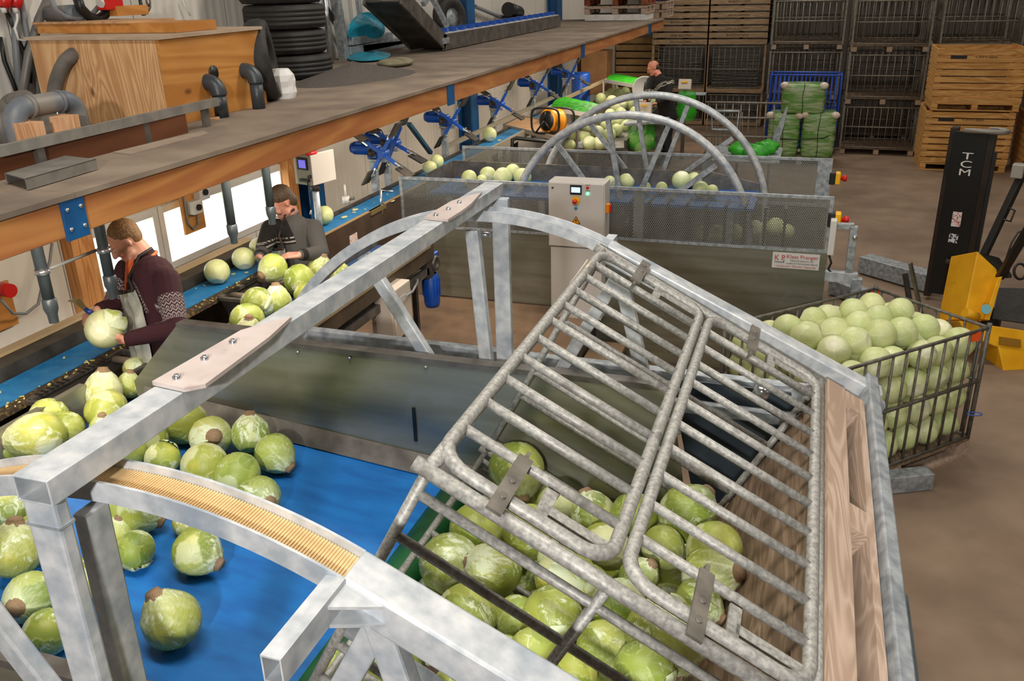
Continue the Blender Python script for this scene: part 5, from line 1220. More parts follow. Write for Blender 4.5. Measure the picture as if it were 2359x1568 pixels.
# ================================================================= paddle pushers along the belt
def paddles(hx, hy, d, rot, k, back):
    h = at(hx, hy, d=d); x0 = h.x
    lbs = ('front paddle unit with broad dark paddles, nearest along the belt', 'second paddle unit, directly behind the front one, with a tilted paddle over two cabbages', 'third paddle unit along the belt, in front of a blue column', 'fourth paddle unit along the belt, above the lone cabbage', 'fifth paddle unit along the belt, beside the near green bags', 'last paddle unit at the far end of the belt')
    t = thing('paddle_unit', lbs[k], 'sorting machine', (x0-.2, h.y, ZB), group='blue paddle units along the belt')
    y = h.y; gx = x0-.13
    MB().bb((gx-.04, y-.0, ZB-.35), (gx+.025, y+.06, h.z-.075)).build('post', GALVD, t, .004)
    MB().bb((gx-.05, y-.02, h.z-.09), (gx+.15, y+.08, h.z-.066)).build('bracket', GALVD, t, .003)
    g = MB().box((gx+.0, y+.04, h.z), (.11, .11, .12)).build('gearbox', MBLUE, t, .01)
    MB().lathe([(.042, 0), (.042, .01), (.022, .01), (.022, .0), (0, 0)], (gx, y-.016, h.z), (0, -1, 0)).build('flange', DSTEEL, g)
    m = MB().lathe([(.0, 0), (.05, 0), (.057, .015), (.057, .17), (.05, .195), (0, .2)], (gx-.05, y+.04, h.z+.03), (-1, 0, 0))
    for i in range(14):
        a = i*2*math.pi/14; m.box((gx-.14, y+.04+.059*math.cos(a), h.z+.03+.059*math.sin(a)), (.15, .01, .004), Matrix.Rotation(a, 3, 'X'))
    mo = m.build('motor', MBLUE, t); MB().box((gx-.13, y+.0, h.z+.09), (.075, .07, .03)).build('terminal_cover', MBLUE, mo, .006)
    MB().tube([(gx-.13, y, h.z+.1), (gx-.09, y-.02, h.z+.15), (gx-.03, y, h.z+.12), (gx, y, h.z+.06)], .006).build('motor_cable', BLACK, t)
    st = MB(); yy = y-.05
    MB().cyl((x0, yy-.03, h.z), (x0, yy+.1, h.z), .035, n=20).build('hub', MBLUE, t)
    for i in range(4):
        a = rot+i*math.pi/2; e = V((math.cos(a), 0, math.sin(a))); n = V((-math.sin(a), 0, math.cos(a))); o = V((x0, yy, h.z))
        am = MB().bar(o, o+e*.19, .024, .036, up=n).build('arm', MBLUE, t, .003)
        MB().bar(o+e*.16+n*.012, o+e*.26+n*.012, .04, .016, up=n).build('clamp_bar', CHROME, am)
        MB().bar(o+e*.21-n*.012, o+e*.37-n*.012, .16, .018, up=n).build('paddle', RUBBER if k != 0 else mat('dusty_rubber', '2a2724', .7, 0, '5a5148', 8), am, .004)
        for f in (.18, .24): MB().lathe([(.008, 0), (.008, .01), (0, .012)], o+e*f+n*.024, n, 8).build('bolt', CHROME, am)
for k, (hx, hy, d, rot) in enumerate(((885, 352, 8.62, 1.0), (913, 328, 9.0, 1.1), (1045, 278, 10.2, 1.0), (1156, 238, 11.8, 1.05), (1246, 196, 13.3, 1.05), (1318, 170, 14.9, 1.1))): paddles(hx, hy, d, rot, k, 0)
p = at(942, 285, x=-4.3); q = at(992, 352, x=-4.3)
tag(MB().bar(p, q, .05, .04).build('wall_strut', mat('teal_paint', '21506a', .5)), 'dark teal diagonal strut on the wall behind the second paddle unit', 'strut')
# operator panel
p = at(674, 362, x=-3.95); 
t = thing('operator_panel', 'grey operator panel with violet screen on a steel post by the wall', 'control panel', (-3.95, 6.4, ZB))
cx_, cy_, cz_ = at(705, 388, d=7.25); R = Matrix.Rotation(-.25, 3, 'Z')
L_ = lambda x, y, z: V((cx_, cy_, cz_))+R @ V((x, y, z))
MB().box(L_(0, .1, 0), (.2, .28, .26), R).build('housing', CABM, t, .008)
MB().box(L_(.025, -.046, 0), (.17, .012, .25), R).build('front_plate', mat('panel_grey', '8d8680', .4, .3), t, .003)
b = MB().box(L_(.02, -.056, .05), (.115, .012, .1), R).build('screen_bezel', BLACK, t, .004); MB().box(L_(.025, -.064, .05), (.075, .004, .065), R).build('screen', mat('violet_screen', '6f6ad8', .3, emit=.8), b)
MB().box(L_(.03, -.06, -.085), (.1, .02, .022), R).build('socket_row', BLACK, t); MB().cyl(L_(.09, -.05, -.05), L_(.09, -.07, -.05), .014).build('knob', BLACK, t)
MB().cyl(L_(.09, -.06, .135), L_(.09, .04, .135), .018).build('red_lamp', RED, t)
MB().cyl(L_(.03, .05, -.13), L_(.03, .05, -.19), .04).build('collar', DSTEEL, t); MB().cyl(L_(.03, .05, -.18), L_(.03, .05, -.62), .028).build('post', GALV, t)
MB().tube([L_(.06, -.06, -.09), L_(.075, -.06, -.2), L_(.07, -.05, -.27), L_(.055, -.05, -.33)], .005).build('hanging_lead', BLACK, t); MB().cyl(L_(.055, -.05, -.33), L_(.045, -.05, -.37), .004, .011).build('lead_end', WHITEP, t)
# ================================================================= storage at the back of the hall
def wire_cage(name='wire_cage', Lx=1.38, Dy=1.1, H=.93, B=.13):
    t = thing(name, 'x', 'crate')
    m = MB()
    for i in range(7): m.box((0, -Dy/2+Dy/7*(i+.5), B-.01), (Lx, Dy/7-.02, .02))
    m.build('deck_board', PALD, t)
    for x in (-Lx/2+.05, 0, Lx/2-.05): MB().box((x, 0, .055), (.1, Dy, .09)).build('runner', PALW, t)
    cm = CAGED
    for nm, f, a, nb in (('near', lambda u, z: (u, -Dy/2, z), Lx/2, 11), ('far', lambda u, z: (u, Dy/2, z), Lx/2, 11), ('l', lambda u, z: (-Lx/2, u, z), Dy/2, 8), ('r', lambda u, z: (Lx/2, u, z), Dy/2, 8)):
        m = MB(); grille(m, f, -a, a, B+.02, H, nb, .008, B+.02+(H-B)*.5, .013, 5); m.build('side_grille', cm, t)
    for x in (-Lx/2, Lx/2):
        for y in (-Dy/2, Dy/2): MB().bar((x, y, 0.1), (x, y, H+.02), .035, .035).build('corner_post', cm, t)
    return t
CAGE0 = wire_cage(); n_used = [0]
def put_cage(x, y, z, label, rz=0):
    if n_used[0] == 0: CAGE0.location = (x, y, z); CAGE0.rotation_euler = (0, 0, rz); t = CAGE0; CAGE0['label'] = label; CAGE0['group'] = 'empty wire cages stacked at the back'
    else: t = dup(CAGE0, (x, y, z), rz, label)
    n_used[0] += 1; return t
lev = ('bottom', 'second from the floor', 'third from the floor', 'topmost')
for k, (x, y, nm) in enumerate(((1.30, 19.65, 'stack left of the wooden boxes'), (-.24, 20.3, 'stack behind the blue rack'), (2.86, 19.65, 'stack behind the wooden boxes'))):
    for j in range(4): put_cage(x, y, j*.985, 'empty dark wire cage, %s, in the %s' % (lev[j], nm))
for k, (x, nm) in enumerate(((-.24, 'second row behind the blue rack'), (1.3, 'second row, left of the wooden boxes'), (2.86, 'second row behind the wooden boxes'))):
    for j in range(4): put_cage(x, 21.4+.5*(k == 0), j*.985, 'dark wire cage, %s, %s' % (nm, lev[j]))
# cages full of folded mesh, with flat wooden trays on top
fw = at(1626, 120, y=22.3).x-at(1503, 120, y=22.3).x
za = at(1560, 105, y=22.3).z; zb_ = at(1560, 212, y=22.3).z
random.seed(12)
for c_ in range(2):
    x = at((1564, 1693)[c_], 160, y=22.3).x; w = (1.34, 1.38)[c_]
    for j, (z0, z1) in enumerate(((zb_-1.12, zb_-.02), (zb_, za))):
        t = thing('folded_mesh_cage', 'wire cage packed with folded mesh, %s, %s' % (('lower', 'upper')[j], ('left stack behind the stooping person', 'right stack behind the stooping person')[c_]), 'crate', (x, 22.9, max(z0, .02)), group='cages of folded mesh')
        h = z1-max(z0, .02); z0 = max(z0, .02)
        MB().bb((x-w/2, 22.3, z0), (x+w/2, 23.5, z0+.1)).build('wood_base', GREYW, t)
        m = MB(); f = lambda u, z: (x+u, 22.3, z); grille(m, f, -w/2+.1, w/2-.08, z0+.12, z1-.03, 9, .008, (z0+z1)/2, .014, 5); m.build('front_grille', CAGED, t)
        for s in (-1, 1): MB().bb((x+s*w/2-.05*(s > 0)-.0, 22.28, z0+.05), (x+s*w/2+.06*(s < 0), 22.36, z1)).build('corner_post', GREYW, t)
        m = MB()
        for q in range(int(h/.035)):
            zz = z0+.14+q*.035
            if zz > z1-.06: break
            a = random.uniform(-.012, .012); m.bar((x-w/2+.14+random.uniform(0, .06), 22.4+random.uniform(0, .06), zz+a), (x+w/2-.14-random.uniform(0, .06), 22.4+random.uniform(0, .06), zz-a), .05, .016)
        tag(m.build('folded_panels', mat('folded_mesh%d%d' % (c_, j), '55524c', .6, .3, '7b766d', 30), t), None, None, kind='stuff')
    n = 9; hz = .148
    for j in range(n):
        z = za+.01+j*hz; words = (('JAN KUILMAN', 'GEBR BIJLSTRA', '', 'BARENDSEN', '', '', '', '', ''), ('', 'BARENDSEN', 'JAN KUILMAN', '', 'JAN KUILMAN', '', 'BARENDSEN', '', ''))[c_][j]
        t = thing('flat_crate', 'flat weathered wooden crate, %s from the bottom of the %s pile above the folded mesh' % (ordn[j] if j < 8 else 'ninth', ('left', 'right')[c_]), 'crate', (x, 22.9, z), group='flat wooden crates piled at the back')
        MB().bb((x-w/2, 22.3, z+.02), (x+w/2, 22.32, z+hz-.018)).build('front_board', GREYW, t)
        m = MB()
        for q in range(3): m.bb((x-w/2+(w-.1)*q/2, 22.32, z), (x-w/2+.1+(w-.1)*q/2, 23.4, z+hz-.02))
        m.build('cross_board', GREYW, t)
        MB().bb((x-w/2, 22.33, z+.06), (x+w/2, 23.4, z+.075)).build('bottom_board', GREYW, t)
        MB().bb((x+w/2-.02, 22.33, z+.02), (x+w/2, 23.4, z+hz-.018)).build('side_board', GREYW, t)
        if words: text(words, .07, facing_front(x, 22.298, z+.05), MARK, 'crate_text', t, .5, 'CENTER')
x = at(1462, 150, y=23).x
for j in range(9):
    t = thing('flat_crate', 'tan slatted crate under the deck end, %s from the bottom' % (ordn[j] if j < 8 else 'ninth'), 'crate', (x, 23.4, .5+j*.17), group='tan slatted crates under the deck end')
    MB().bb((max(XW+.03, x-.62), 23, .52+j*.17), (x+.62, 23.03, .65+j*.17)).build('front_board', mat('tan_slat%d' % j, '8a683e', .8, 0, 'a58353', 5), t); MB().bb((max(XW+.03, x-.6), 23.05, .5+j*.17), (x+.6, 24, .6+j*.17)).build('body', GREYW, t)
tag(MB().bb((at(1415, 150, y=23.2).x-.1, 23.3, 0), (at(1423, 150, y=23.2).x+.05, 23.5, 2.3)).build('steel_column', BLUEP), 'blue column beside the tan slatted crates under the deck end', 'column')
# big wooden boxes
def wood_box(t, L=1.43, D=1.15, H=1.06, B=.13):
    for (a, b) in (((-L/2, -D/2), (L/2, -D/2)), ((-L/2, D/2), (L/2, D/2)), ((-L/2, -D/2), (-L/2, D/2)), ((L/2, -D/2), (L/2, D/2))):
        m = MB(); n = 8; h = (H-B)/n; al = a[1] == b[1]
        for i in range(n):
            z = B+h*(i+.5); p = V(((a[0]+b[0])/2, (a[1]+b[1])/2, z)); m.box(p, (L, .022, h-.022) if al else (.022, D, h-.022))
        m.build('slatted_side', BOXW, t)
    for x in (-L/2+.05, L/2-.05):
        for y in (-D/2+.05, D/2-.05): MB().bb((x-.04, y-.04, B), (x+.04, y+.04, H)).build('corner_post', BOXW, t)
    MB().bb((-L/2, -D/2, B-.02), (L/2, D/2, B)).build('bottom', BOXW, t)
    for x in (-L/2+.06, 0, L/2-.06): MB().bb((x-.05, -D/2, 0), (x+.05, D/2, B-.02)).build('skid', BOXW, t)
    MB().bb((-L/2, -D/2-.004, 0), (L/2, -D/2+.02, .022)).build('bottom_rail', BOXW, t)
    MB().bb((-L/2+.2, -D/2-.016, H-.17), (-L/2+.46, -D/2-.01, H-.11)).build('label_plate', BLACK, t)
    text('S.ZITT 2009', .055, Matrix.Translation((.05, -D/2-.0125, H-.16)) @ Matrix.Rotation(math.pi/2, 4, 'X'), MARK, 'stencil_text', t, .34, 'CENTER')
B0 = thing('wooden_box', 'x', 'crate'); wood_box(B0); first = True
for (x, y, z, lb) in ((2.70, 18.35, 0, 'lower slatted wooden box of the front stack on the right'), (2.74, 18.35, 1.075, 'upper slatted wooden box of the front stack on the right'),
                      (2.72, 19.6-.03, 0, 'lower wooden box directly behind the front stack'), (4.33, 18.0, 0, 'lower wooden box cut by the right picture edge'), (4.36, 18.0, 1.075, 'upper wooden box cut by the right picture edge')):
    if first: B0.location = (x, y, z); B0['label'] = lb; B0['group'] = 'slatted wooden boxes on the right'; first = False
    else: dup(B0, (x, y, z), 0, lb)
for o in [o for o in list(bpy.data.objects) if o.get('group') == 'empty wire cages stacked at the back' and 'stack behind the wooden boxes' in o['label']]:
    if o.location.z < 1.9: # hidden fully by the boxes: lift away
        for c in list(o.children): bpy.data.objects.remove(c)
        bpy.data.objects.remove(o)
# blue roll rack and bales of bags
x0 = at(1772, 250, y=19.2).x; x1 = at(1930, 250, y=19.2).x
t = thing('roll_rack', 'tall blue tube rack behind the bales of green bags', 'rack', ((x0+x1)/2, 19.2, 0))
BL = mat('rack_blue', '1a45a8', .4, 0, '2352bc', 8); h = at(1850, 172, y=19.0).z
for y in (18.95, 19.5):
    m = MB()
    m.tube([(x0, y, .15), (x0, y, h), (x1, y, h), (x1, y, .15)], .022, 8)
    for i in range(15): m.tube([(x0+(x1-x0)*(i+1)/16, y, .15), (x0+(x1-x0)*(i+1)/16, y, h)], .013, 6)
    for z in (.2, h*.5, h*.56): m.tube([(x0, y, z), (x1, y, z)], .014, 6)
    m.build('frame_grille', BL, t)
m = MB()
for x in (x0, x1):
    for i in range(5): m.tube([(x, 18.95+.55*i/4, .15), (x, 18.95+.55*i/4, h)], .01, 6)
    m.tube([(x, 18.95, h), (x, 19.5, h)], .02, 8)
m.build('side_grille', BL, t); MB().bb((x0, 18.95, .12), (x1, 19.5, .16)).build('base', BL, t)
for x in (x0+.05, x1-.05):
    for y in (19.0, 19.45): MB().cyl((x-.015, y, .06), (x+.015, y, .06), .06).build('caster', CHROME, t)
BALE = mat('wrapped_bags', '5f8f3c', .3, 0, 'b4bd98', 4, stretch=(1, 1, 6), detail=6, lo=.4, hi=.68, bump=.6, dist=.4)
def bale(cx, cy, z0, w, d, h, lb):
    t = thing('bag_bale', lb, 'bale', (cx, cy, z0), group='wrapped bales of green bags'); m = MB()
    n = 28; L = []
    for k in range(15):
        v = k/14; z = z0+h*v; g = .92+.08*math.sin(math.pi*min(1, v*1.02))**.3+.018*math.cos(v*44)
        for i in range(n):
            a = 2*math.pi*i/n; c_, s_ = math.cos(a), math.sin(a); e = .38; px = abs(c_)**e*math.copysign(1, c_); py = abs(s_)**e*math.copysign(1, s_)
            L.append((cx+px*w/2*g*(1+.025*math.sin(i*3.1+k)), cy+py*d/2*g, z))
    m.add(L, [(k*n+i, k*n+(i+1) % n, (k+1)*n+(i+1) % n, (k+1)*n+i) for k in range(14) for i in range(n)]+[tuple(range(n))[::-1], tuple(range(14*n, 15*n))], True)
    m.build('wrapped_stack', BALE, t)
    PK = mat('film_knot', 'd0b8a4', .35, 0, 'e6d9cb', 10, bump=.4); m = MB()
    for sx_ in (-1, 1): m.ball((cx+sx_*w*.44, cy-d*.38, z0+h*.97), .085, 12, (1, .9, .8))
    m.build('film_corner', PK, t)
    m = MB(); m.tube([(cx+.01*math.sin(i), cy-d/2-.012, z0+h*i/8) for i in range(9)]+[(cx, cy, z0+h+.01)], .006, 5); m.build('strap', BLACK, t)
bx = at(1848, 300, y=18.2).x; by = 18.2
pt = thing('pallet', 'wooden pallet carrying the bales of green bags', 'pallet', (bx, by+.1, 0)); pallet(pt, 1.0, 1.15, (PALW, PALW), .13, Matrix.Translation((bx, by+.1, 0)))
bale(bx-.34, by, .132, .60, .7, .80, 'lower left bale of green bags in clear film on the pallet'); bale(bx+.30, by, .132, .62, .7, .82, 'lower right bale of green bags in clear film on the pallet'); bale(bx-.04, by+.02, .955, .80, .7, .52, 'upper bale of green bags in clear film across the two lower ones')
tag(MB().tube([(bx-.6, by-.37, .5), (bx-.1, by-.375, .47), (bx+.4, by-.37, .52), (bx+.6, by-.3, .6)], .008, 6).build('band', BLACK), 'black band round the two lower bales of green bags', 'strap')
# ---- trolley of mesh panels and packing station
t = thing('mesh_trolley', 'low mesh trolley frame in front of the bales', 'trolley', at(1700, 300, y=14)); m = MB()
A_ = lambda px, py, y=14.3: at(px, py, y=y)
for (p, q) in (((1625, 235), (1810, 238)), ((1620, 312), (1780, 316)), ((1640, 270), (1785, 272)), ((1620, 330), (1775, 334)), ((1625, 255), (1700, 257))): m.tube([A_(*p), A_(*q)], .016, 6)
for i in range(9): m.tube([A_(1632+i*19, 236), A_(1625+i*19, 345)], .010, 6)
for i in range(6): m.tube([A_(1640+i*14, 258), A_(1640+i*14, 340)], .007, 5)
m.build('mesh_panel', CAGED, t)
MB().prism([A_(1762, 355), A_(1812, 245), A_(1815, 248), A_(1806, 290), A_(1783, 360)], (0, .03, 0)).build('tilted_panel', GALVD, t)
MB().tube([A_(1640, 255, 14.25), A_(1702, 256, 14.25), A_(1698, 300, 14.25), A_(1640, 298, 14.25)], .02, 8, closed=True).build('front_frame', GALVD, t)
for px in (1630, 1700, 1775): q = A_(px, 340, 14.3); MB().bb((q.x-.02, 14.28, .5 if q.x < -1.78 else 0), (q.x+.02, 14.32, q.z+.1)).build('leg', GALVD, t)
q = A_(1700, 362, 13.4); MB().bb((q.x-.5, 13.1, q.z-.03), (q.x+.6, 14.3, q.z)).build('base_shelf', GALVD, t)
for k, (px, py) in enumerate(((1742, 356), (1708, 352), (1765, 338))):
    c = at(px, py, y=13.4+.2*k); c.z = q.z+.08; m = MB(); m.ball(c, .15, 26, (1.2, 1, .75)); rg = random.Random(k)
    m.v = [tuple(c+(V(v)-c)*(1+.16*math.sin(9*v[0]+31*v[2]+k*2)*math.sin(23*v[1]+17*v[0])+rg.uniform(-.05, .05))) for v in m.v]
    tag(m.build('green_bag', GREENB), ('green bag lying behind the farther guard panel, in the middle', 'green bag lying behind the farther guard panel, left', 'green bag lying behind the farther guard panel, right and higher')[k], 'bag')
# packing tray heaped with trimmed cabbages
ZT = 1.22
p0, p1, p2, p3 = at(1290, 345, z=ZT), at(1440, 340, z=ZT), at(1535, 235, z=ZT), at(1385, 225, z=ZT)
t = thing('packing_tray', 'dark sloping packing tray heaped with trimmed cabbages', 'tray', (p0+p2)/2)
MB().prism([p0, p1, p2, p3], (0, 0, -.03)).build('tray_bed', STEEL, t); MB().bar(p1, p2, .03, .2).build('side_wall', DSTEEL, t); MB().bar(p0, p3, .03, .2).build('side_wall', STEEL, t)
for p in (p0, p1, p2, p3): MB().bb((p.x-.03, p.y-.03, .5), (p.x+.03, p.y+.03, ZT-.03)).build('leg', STEEL, t)
TL = [(1312, 335, 30), (1345, 318, 36), (1358, 330, 34), (1318, 310, 34), (1380, 330, 32), (1402, 312, 36), (1375, 305, 34), (1352, 298, 30), (1398, 290, 32), (1420, 300, 30), (1425, 280, 34), (1442, 290, 28), (1405, 265, 30), (1430, 262, 30), (1448, 275, 26), (1384, 228, 28), (1398, 222, 26), (1410, 215, 26), (1425, 218, 28), (1440, 212, 24), (1408, 235, 32), (1430, 240, 32), (1455, 238, 30), (1475, 245, 28), (1490, 232, 26), (1500, 240, 26), (1415, 205, 22), (1448, 225, 26), (1385, 275, 28), (1365, 275, 28), (1462, 258, 26), (1418, 250, 26), (1340, 285, 30), (1480, 228, 22), (1508, 230, 20)]
for i, (px, py, dia) in enumerate(sorted(TL, key=lambda e: -e[1])):
    c, r = sit(px, py, dia, lambda p: ZT+(.0 if i < 10 else .06)); cabbage(c, r, 'trimmed cabbage heaped in the packing tray, %s of %s' % (('nearest group', 'middle group', 'far group')[min(2, i//12)], 'the pile by the stooping person'), 'trimmed cabbages heaped in the packing tray, '+('near', 'middle', 'far')[min(2, i//12)], True)
tag(MB().ball(at(1333, 268, z=1.5), .13, 14, (1, 1, .8)).build('cabbage', CABT if False else mat('old_cabbage', 'a9a878', .6, 0, 'c4c296', 6)), 'dull wilted cabbage under the near green bags', 'cabbage')
# green bag shelves
def shelf(q, lb, lb2):
    P = [at(*e, z=1.72) for e in q]; t = thing('bag_shelf', lb, 'shelf', (P[0]+P[2])/2)
    MB().prism(P, (0, 0, -.02)).build('shelf_board', WHITEP, t)
    MB().bar(P[0]-V((0, 0, .02)), P[1]-V((0, 0, .02)), .02, .06).build('front_edge', WHITEP, t)
    for p in (P[0], P[3]): MB().bb((p.x-.015, p.y-.015, .9), (p.x+.015, p.y+.015, 1.7)).build('post', WHITEP, t)
    vs = []; n = 14; rg = random.Random(8)
    for j in range(n+1):
        for i in range(n+1):
            u, v = i/n, j/n; a = P[0]*(1-u)+P[1]*u; b = P[3]*(1-u)+P[2]*u; p = a*(1-v)+b*v; p = p+(P[1]-P[0])*.06; vs.append((p.x, p.y, p.z+.015+.035*math.sin(math.pi*min(1, v*1.1))*(1 if 0 < j < n else .3)+rg.uniform(-.006, .006)))
    k = len(vs); m = MB(); m.add(vs+[(a, b, c-.02) for a, b, c in vs], [(j*(n+1)+i, j*(n+1)+i+1, (j+1)*(n+1)+i+1, (j+1)*(n+1)+i) for j in range(n) for i in range(n)]+[(k+j*(n+1)+i, k+(j+1)*(n+1)+i, k+(j+1)*(n+1)+i+1, k+j*(n+1)+i+1) for j in range(n) for i in range(n)])
    for (a, b) in [(i, i+1) for i in range(n)]+[(n*(n+1)+i+1, n*(n+1)+i) for i in range(n)]+[((i+1)*(n+1), i*(n+1)) for i in range(n)]+[(i*(n+1)+n, (i+1)*(n+1)+n) for i in range(n)]: m.f.append((a, k+a, k+b, b)); m.sm.append(False)
    tag(m.build('green_bags', GREENB), lb2, 'bags')
shelf(((1263, 246), (1362, 262), (1384, 243), (1292, 224)), 'white edged shelf above the cable reel holding green bags', 'pile of flat green bags on the shelf above the cable reel')
shelf(((1391, 183), (1484, 199), (1500, 188), (1418, 170)), 'white edged shelf beside the stooping person holding green bags', 'pile of flat green bags on the shelf beside the stooping person')
tag(MB().bar(at(1300, 228, z=1.66), at(1390, 186, z=1.66), .04, .05).build('shelf_rail', mat('tan_rail', 'a89878', .6)), 'tan rail joining the two green bag shelves', 'rail')
# scale dial, weighing heads, hanging bags
c = at(1484, 205, y=15.2); t = thing('dial_scale', 'round white dial scale behind the stooping person', 'scale', c)
MB().lathe([(0, -.06), (.19, -.06), (.21, -.05), (.21, .0), (.195, .004), (.19, -.01), (0, -.01)], c, (-.1, -1, .1), 32).build('dial', WHITEP, t); MB().bar(c+V((0, -.03, -.02)), c+V((.02, -.035, .12)), .015, .005, up=(0, 1, 0)).build('needle', BLACK, t); MB().bb((c.x-.08, c.y+.02, .5), (c.x+.08, c.y+.18, c.z)).build('pillar', STEEL, t)
for k, (px, py, y, lb) in enumerate(((1578, 195, 15.3, 'scale display on a post right of the stooping person'), (1485, 250, 13.2, 'scale display at the end of the packing tray'))):
    c = at(px, py, y=y); t = thing('scale_display', lb, 'scale', c); R = Matrix.Rotation(-.35, 3, 'X')
    MB().box(c, (.21, .09, .17), R).build('case', CREAM, t, .01); MB().box(c+V((.0, -.05, .05)), (.1, .012, .025), R).build('display', YEL, t); MB().box(c+V((.01, -.052, -.03)), (.14, .012, .03), R).build('keys', BLACK, t)
    MB().bb((c.x-.03, c.y+.02, .5), (c.x+.03, c.y+.08, c.z-.05)).build('post', STEEL, t); MB().box(c+V((.12, .05, -.15)), (.45, .3, .015)).build('shelf', GALVD, t)
NETG = glassy('green_net', '33c41c', .42, .4)
def netbag(px0, py0, px1, py1, y, lb, cabs):
    a = at(px0, py0, y=y); b = at(px1, py1, y=y); w = b.x-a.x; t = thing('net_bag', lb, 'bag', ((a.x+b.x)/2, y, b.z)); m = MB(); n = 20; vs = []
    for k in range(13):
        v = k/12; z = b.z+(a.z-b.z)*v; s = (.55+.45*math.sin(math.pi*min(1, v*1.5)) if v < .35 else .95-.25*(v-.35))
        for i in range(n): q = 2*math.pi*i/n; vs.append(((a.x+b.x)/2+w/2*s*math.cos(q)*(1+.07*math.sin(3*q+k)+.09*math.sin(7*q+k*2.1)), y+w*.4*s*math.sin(q)*(1+.1*math.sin(5*q)), z))
    m.add(vs, [(k*n+i, k*n+(i+1) % n, (k+1)*n+(i+1) % n, (k+1)*n+i) for k in range(12) for i in range(n)], True); m.build('net', NETG, t)
    for (px, py, dia, l2) in cabs:
        c = at(px, py, y=y); r = dia/2/FPX*((c-CAM).dot(CF)); cabbage(c, r, l2, None, True)
netbag(1443, 285, 1510, 348, 12.6, 'filled green net bag hanging at the packing tray', [(1460, 320, 30, 'left cabbage seen in the hanging green net bag'), (1494, 322, 28, 'right cabbage seen in the hanging green net bag'), (1478, 298, 26, 'top cabbage in the hanging green net bag'), (1476, 342, 32, 'bottom cabbage in the hanging green net bag')])
netbag(1560, 210, 1604, 280, 15.1, 'empty green net bag hanging under the scale display right of the stooping person', [])
t = thing('bag_holder', 'steel bag holder plate beside the hanging green net bag', 'holder', at(1513, 300, y=12.7)); p = at(1500, 285, y=12.75); q = at(1526, 345, y=12.75)
MB().bb((p.x, 12.72, q.z), (q.x, 12.78, p.z)).build('plate', STEEL, t); MB().bar(at(1442, 284, y=12.5), at(1526, 278, y=12.5), .3, .03).build('top_rim', GALVD, t)
# plywood table with the cable reel
P = [at(*e, z=1.52) for e in ((1160, 288), (1275, 312), (1290, 268), (1205, 270))]
P = [at(1160, 288, z=1.52), at(1290, 318, z=1.52), at(1330, 292, z=1.52), at(1205, 268, z=1.52)]
t = thing('plywood_table', 'plywood table with steel edges beside the far belt', 'table', (P[0]+P[2])/2)
MB().prism(P, (0, 0, -.015)).build('top', mat('table_ply', 'b8926e', .6, 0, 'c9a37e', 4), t); 
for i in range(4): MB().bar(P[i]-V((0, 0, .015)), P[(i+1) % 4]-V((0, 0, .015)), .02, .06).build('edge_rail', mat('table_edge', 'b0a596', .5, .3), t)
for p in P[:3]: MB().bb((p.x-.02, p.y-.02, .5), (p.x+.02, p.y+.02, 1.47)).build('leg', mat('table_leg', 'a0968a', .5, .3), t)
c = at(1266, 280, z=1.66); c = at(1266, 278, d=(P[1]-CAM).dot(CF)+.25)
t = thing('cable_reel', 'orange and black cable reel on the plywood table', 'cable reel', c); ax = V((-.5, -.85, .1)).normalized()
MB().lathe([(.0, -.05), (.15, -.05), (.155, -.03), (.14, -.02), (.14, .14), (.155, .145), (.155, .17), (0, .17)], c, -ax, 28).build('drum', mat('orange_drum', 'd98a12', .45), t)
MB().lathe([(.13, .045), (.13, .055), (.04, .075), (0, .075)], c, ax, 24).build('hub', BLACK, t)
u = ax.orthogonal().normalized(); 
for s in (-.08, .2):
    pts = [c-ax*s+V((.19*math.copysign(abs(math.cos(a))**.5, math.cos(a)), .0, .165*math.copysign(abs(math.sin(a))**.5, math.sin(a)))) for a in [i*2*math.pi/24 for i in range(24)]]
    MB().tube(pts, .015, 8, closed=True).build('frame_tube', BLACK, t)
m = MB().cyl(c+ax*.1, c+ax*.1+V((-.11, 0, -.15)), .012).cyl(c+ax*.1, c+ax*.1+V((.11, 0, -.15)), .012).cyl(c+ax*.1, c+ax*.1+V((.02, 0, .12)), .012); m.build('crank', BLACK, t)
bq = [at(*p, d=11.3) for p in ((1180, 336), (1180, 322), (1190, 318), (1260, 326), (1290, 332))]; tag(MB().tube([V((bq[0].x, bq[0].y, .51))]+bq+[V((bq[-1].x, bq[-1].y, .51))], .025).build('bent_tube', BLACK), 'black bent tube below the plywood table', 'tube')
c = at(1352, 333, z=ZT+.05); tag(MB().box(c, (.24, .15, .09)).build('lamp_box', mat('clear_box', 'b9c2c4', .15, .2), bevel=.02), 'small clear plastic box at the front of the packing tray', 'box')
tag(MB().box(at(1375, 165, y=17.2), (.5, .5, .8)).build('cardboard_box', mat('cardboard', '8a6240', .8, 0, '9a7048', 5)), 'tall brown cardboard box under the far end of the deck', 'box')
tag(MB().box(at(1347, 160, y=17.5), (.2, .4, 1.0)).build('cardboard_sheet', mat('cardboard_b', '7a5234', .8)), 'narrow folded cardboard standing left of the brown box', 'cardboard')
c = at(1338, 185, y=16); tag(MB().lathe([(.16, .5-c.z), (.17, .1), (.15, .14), (0, .14)], c).build('blue_bin', MBLUE), 'blue drum behind the last paddle unit', 'drum')
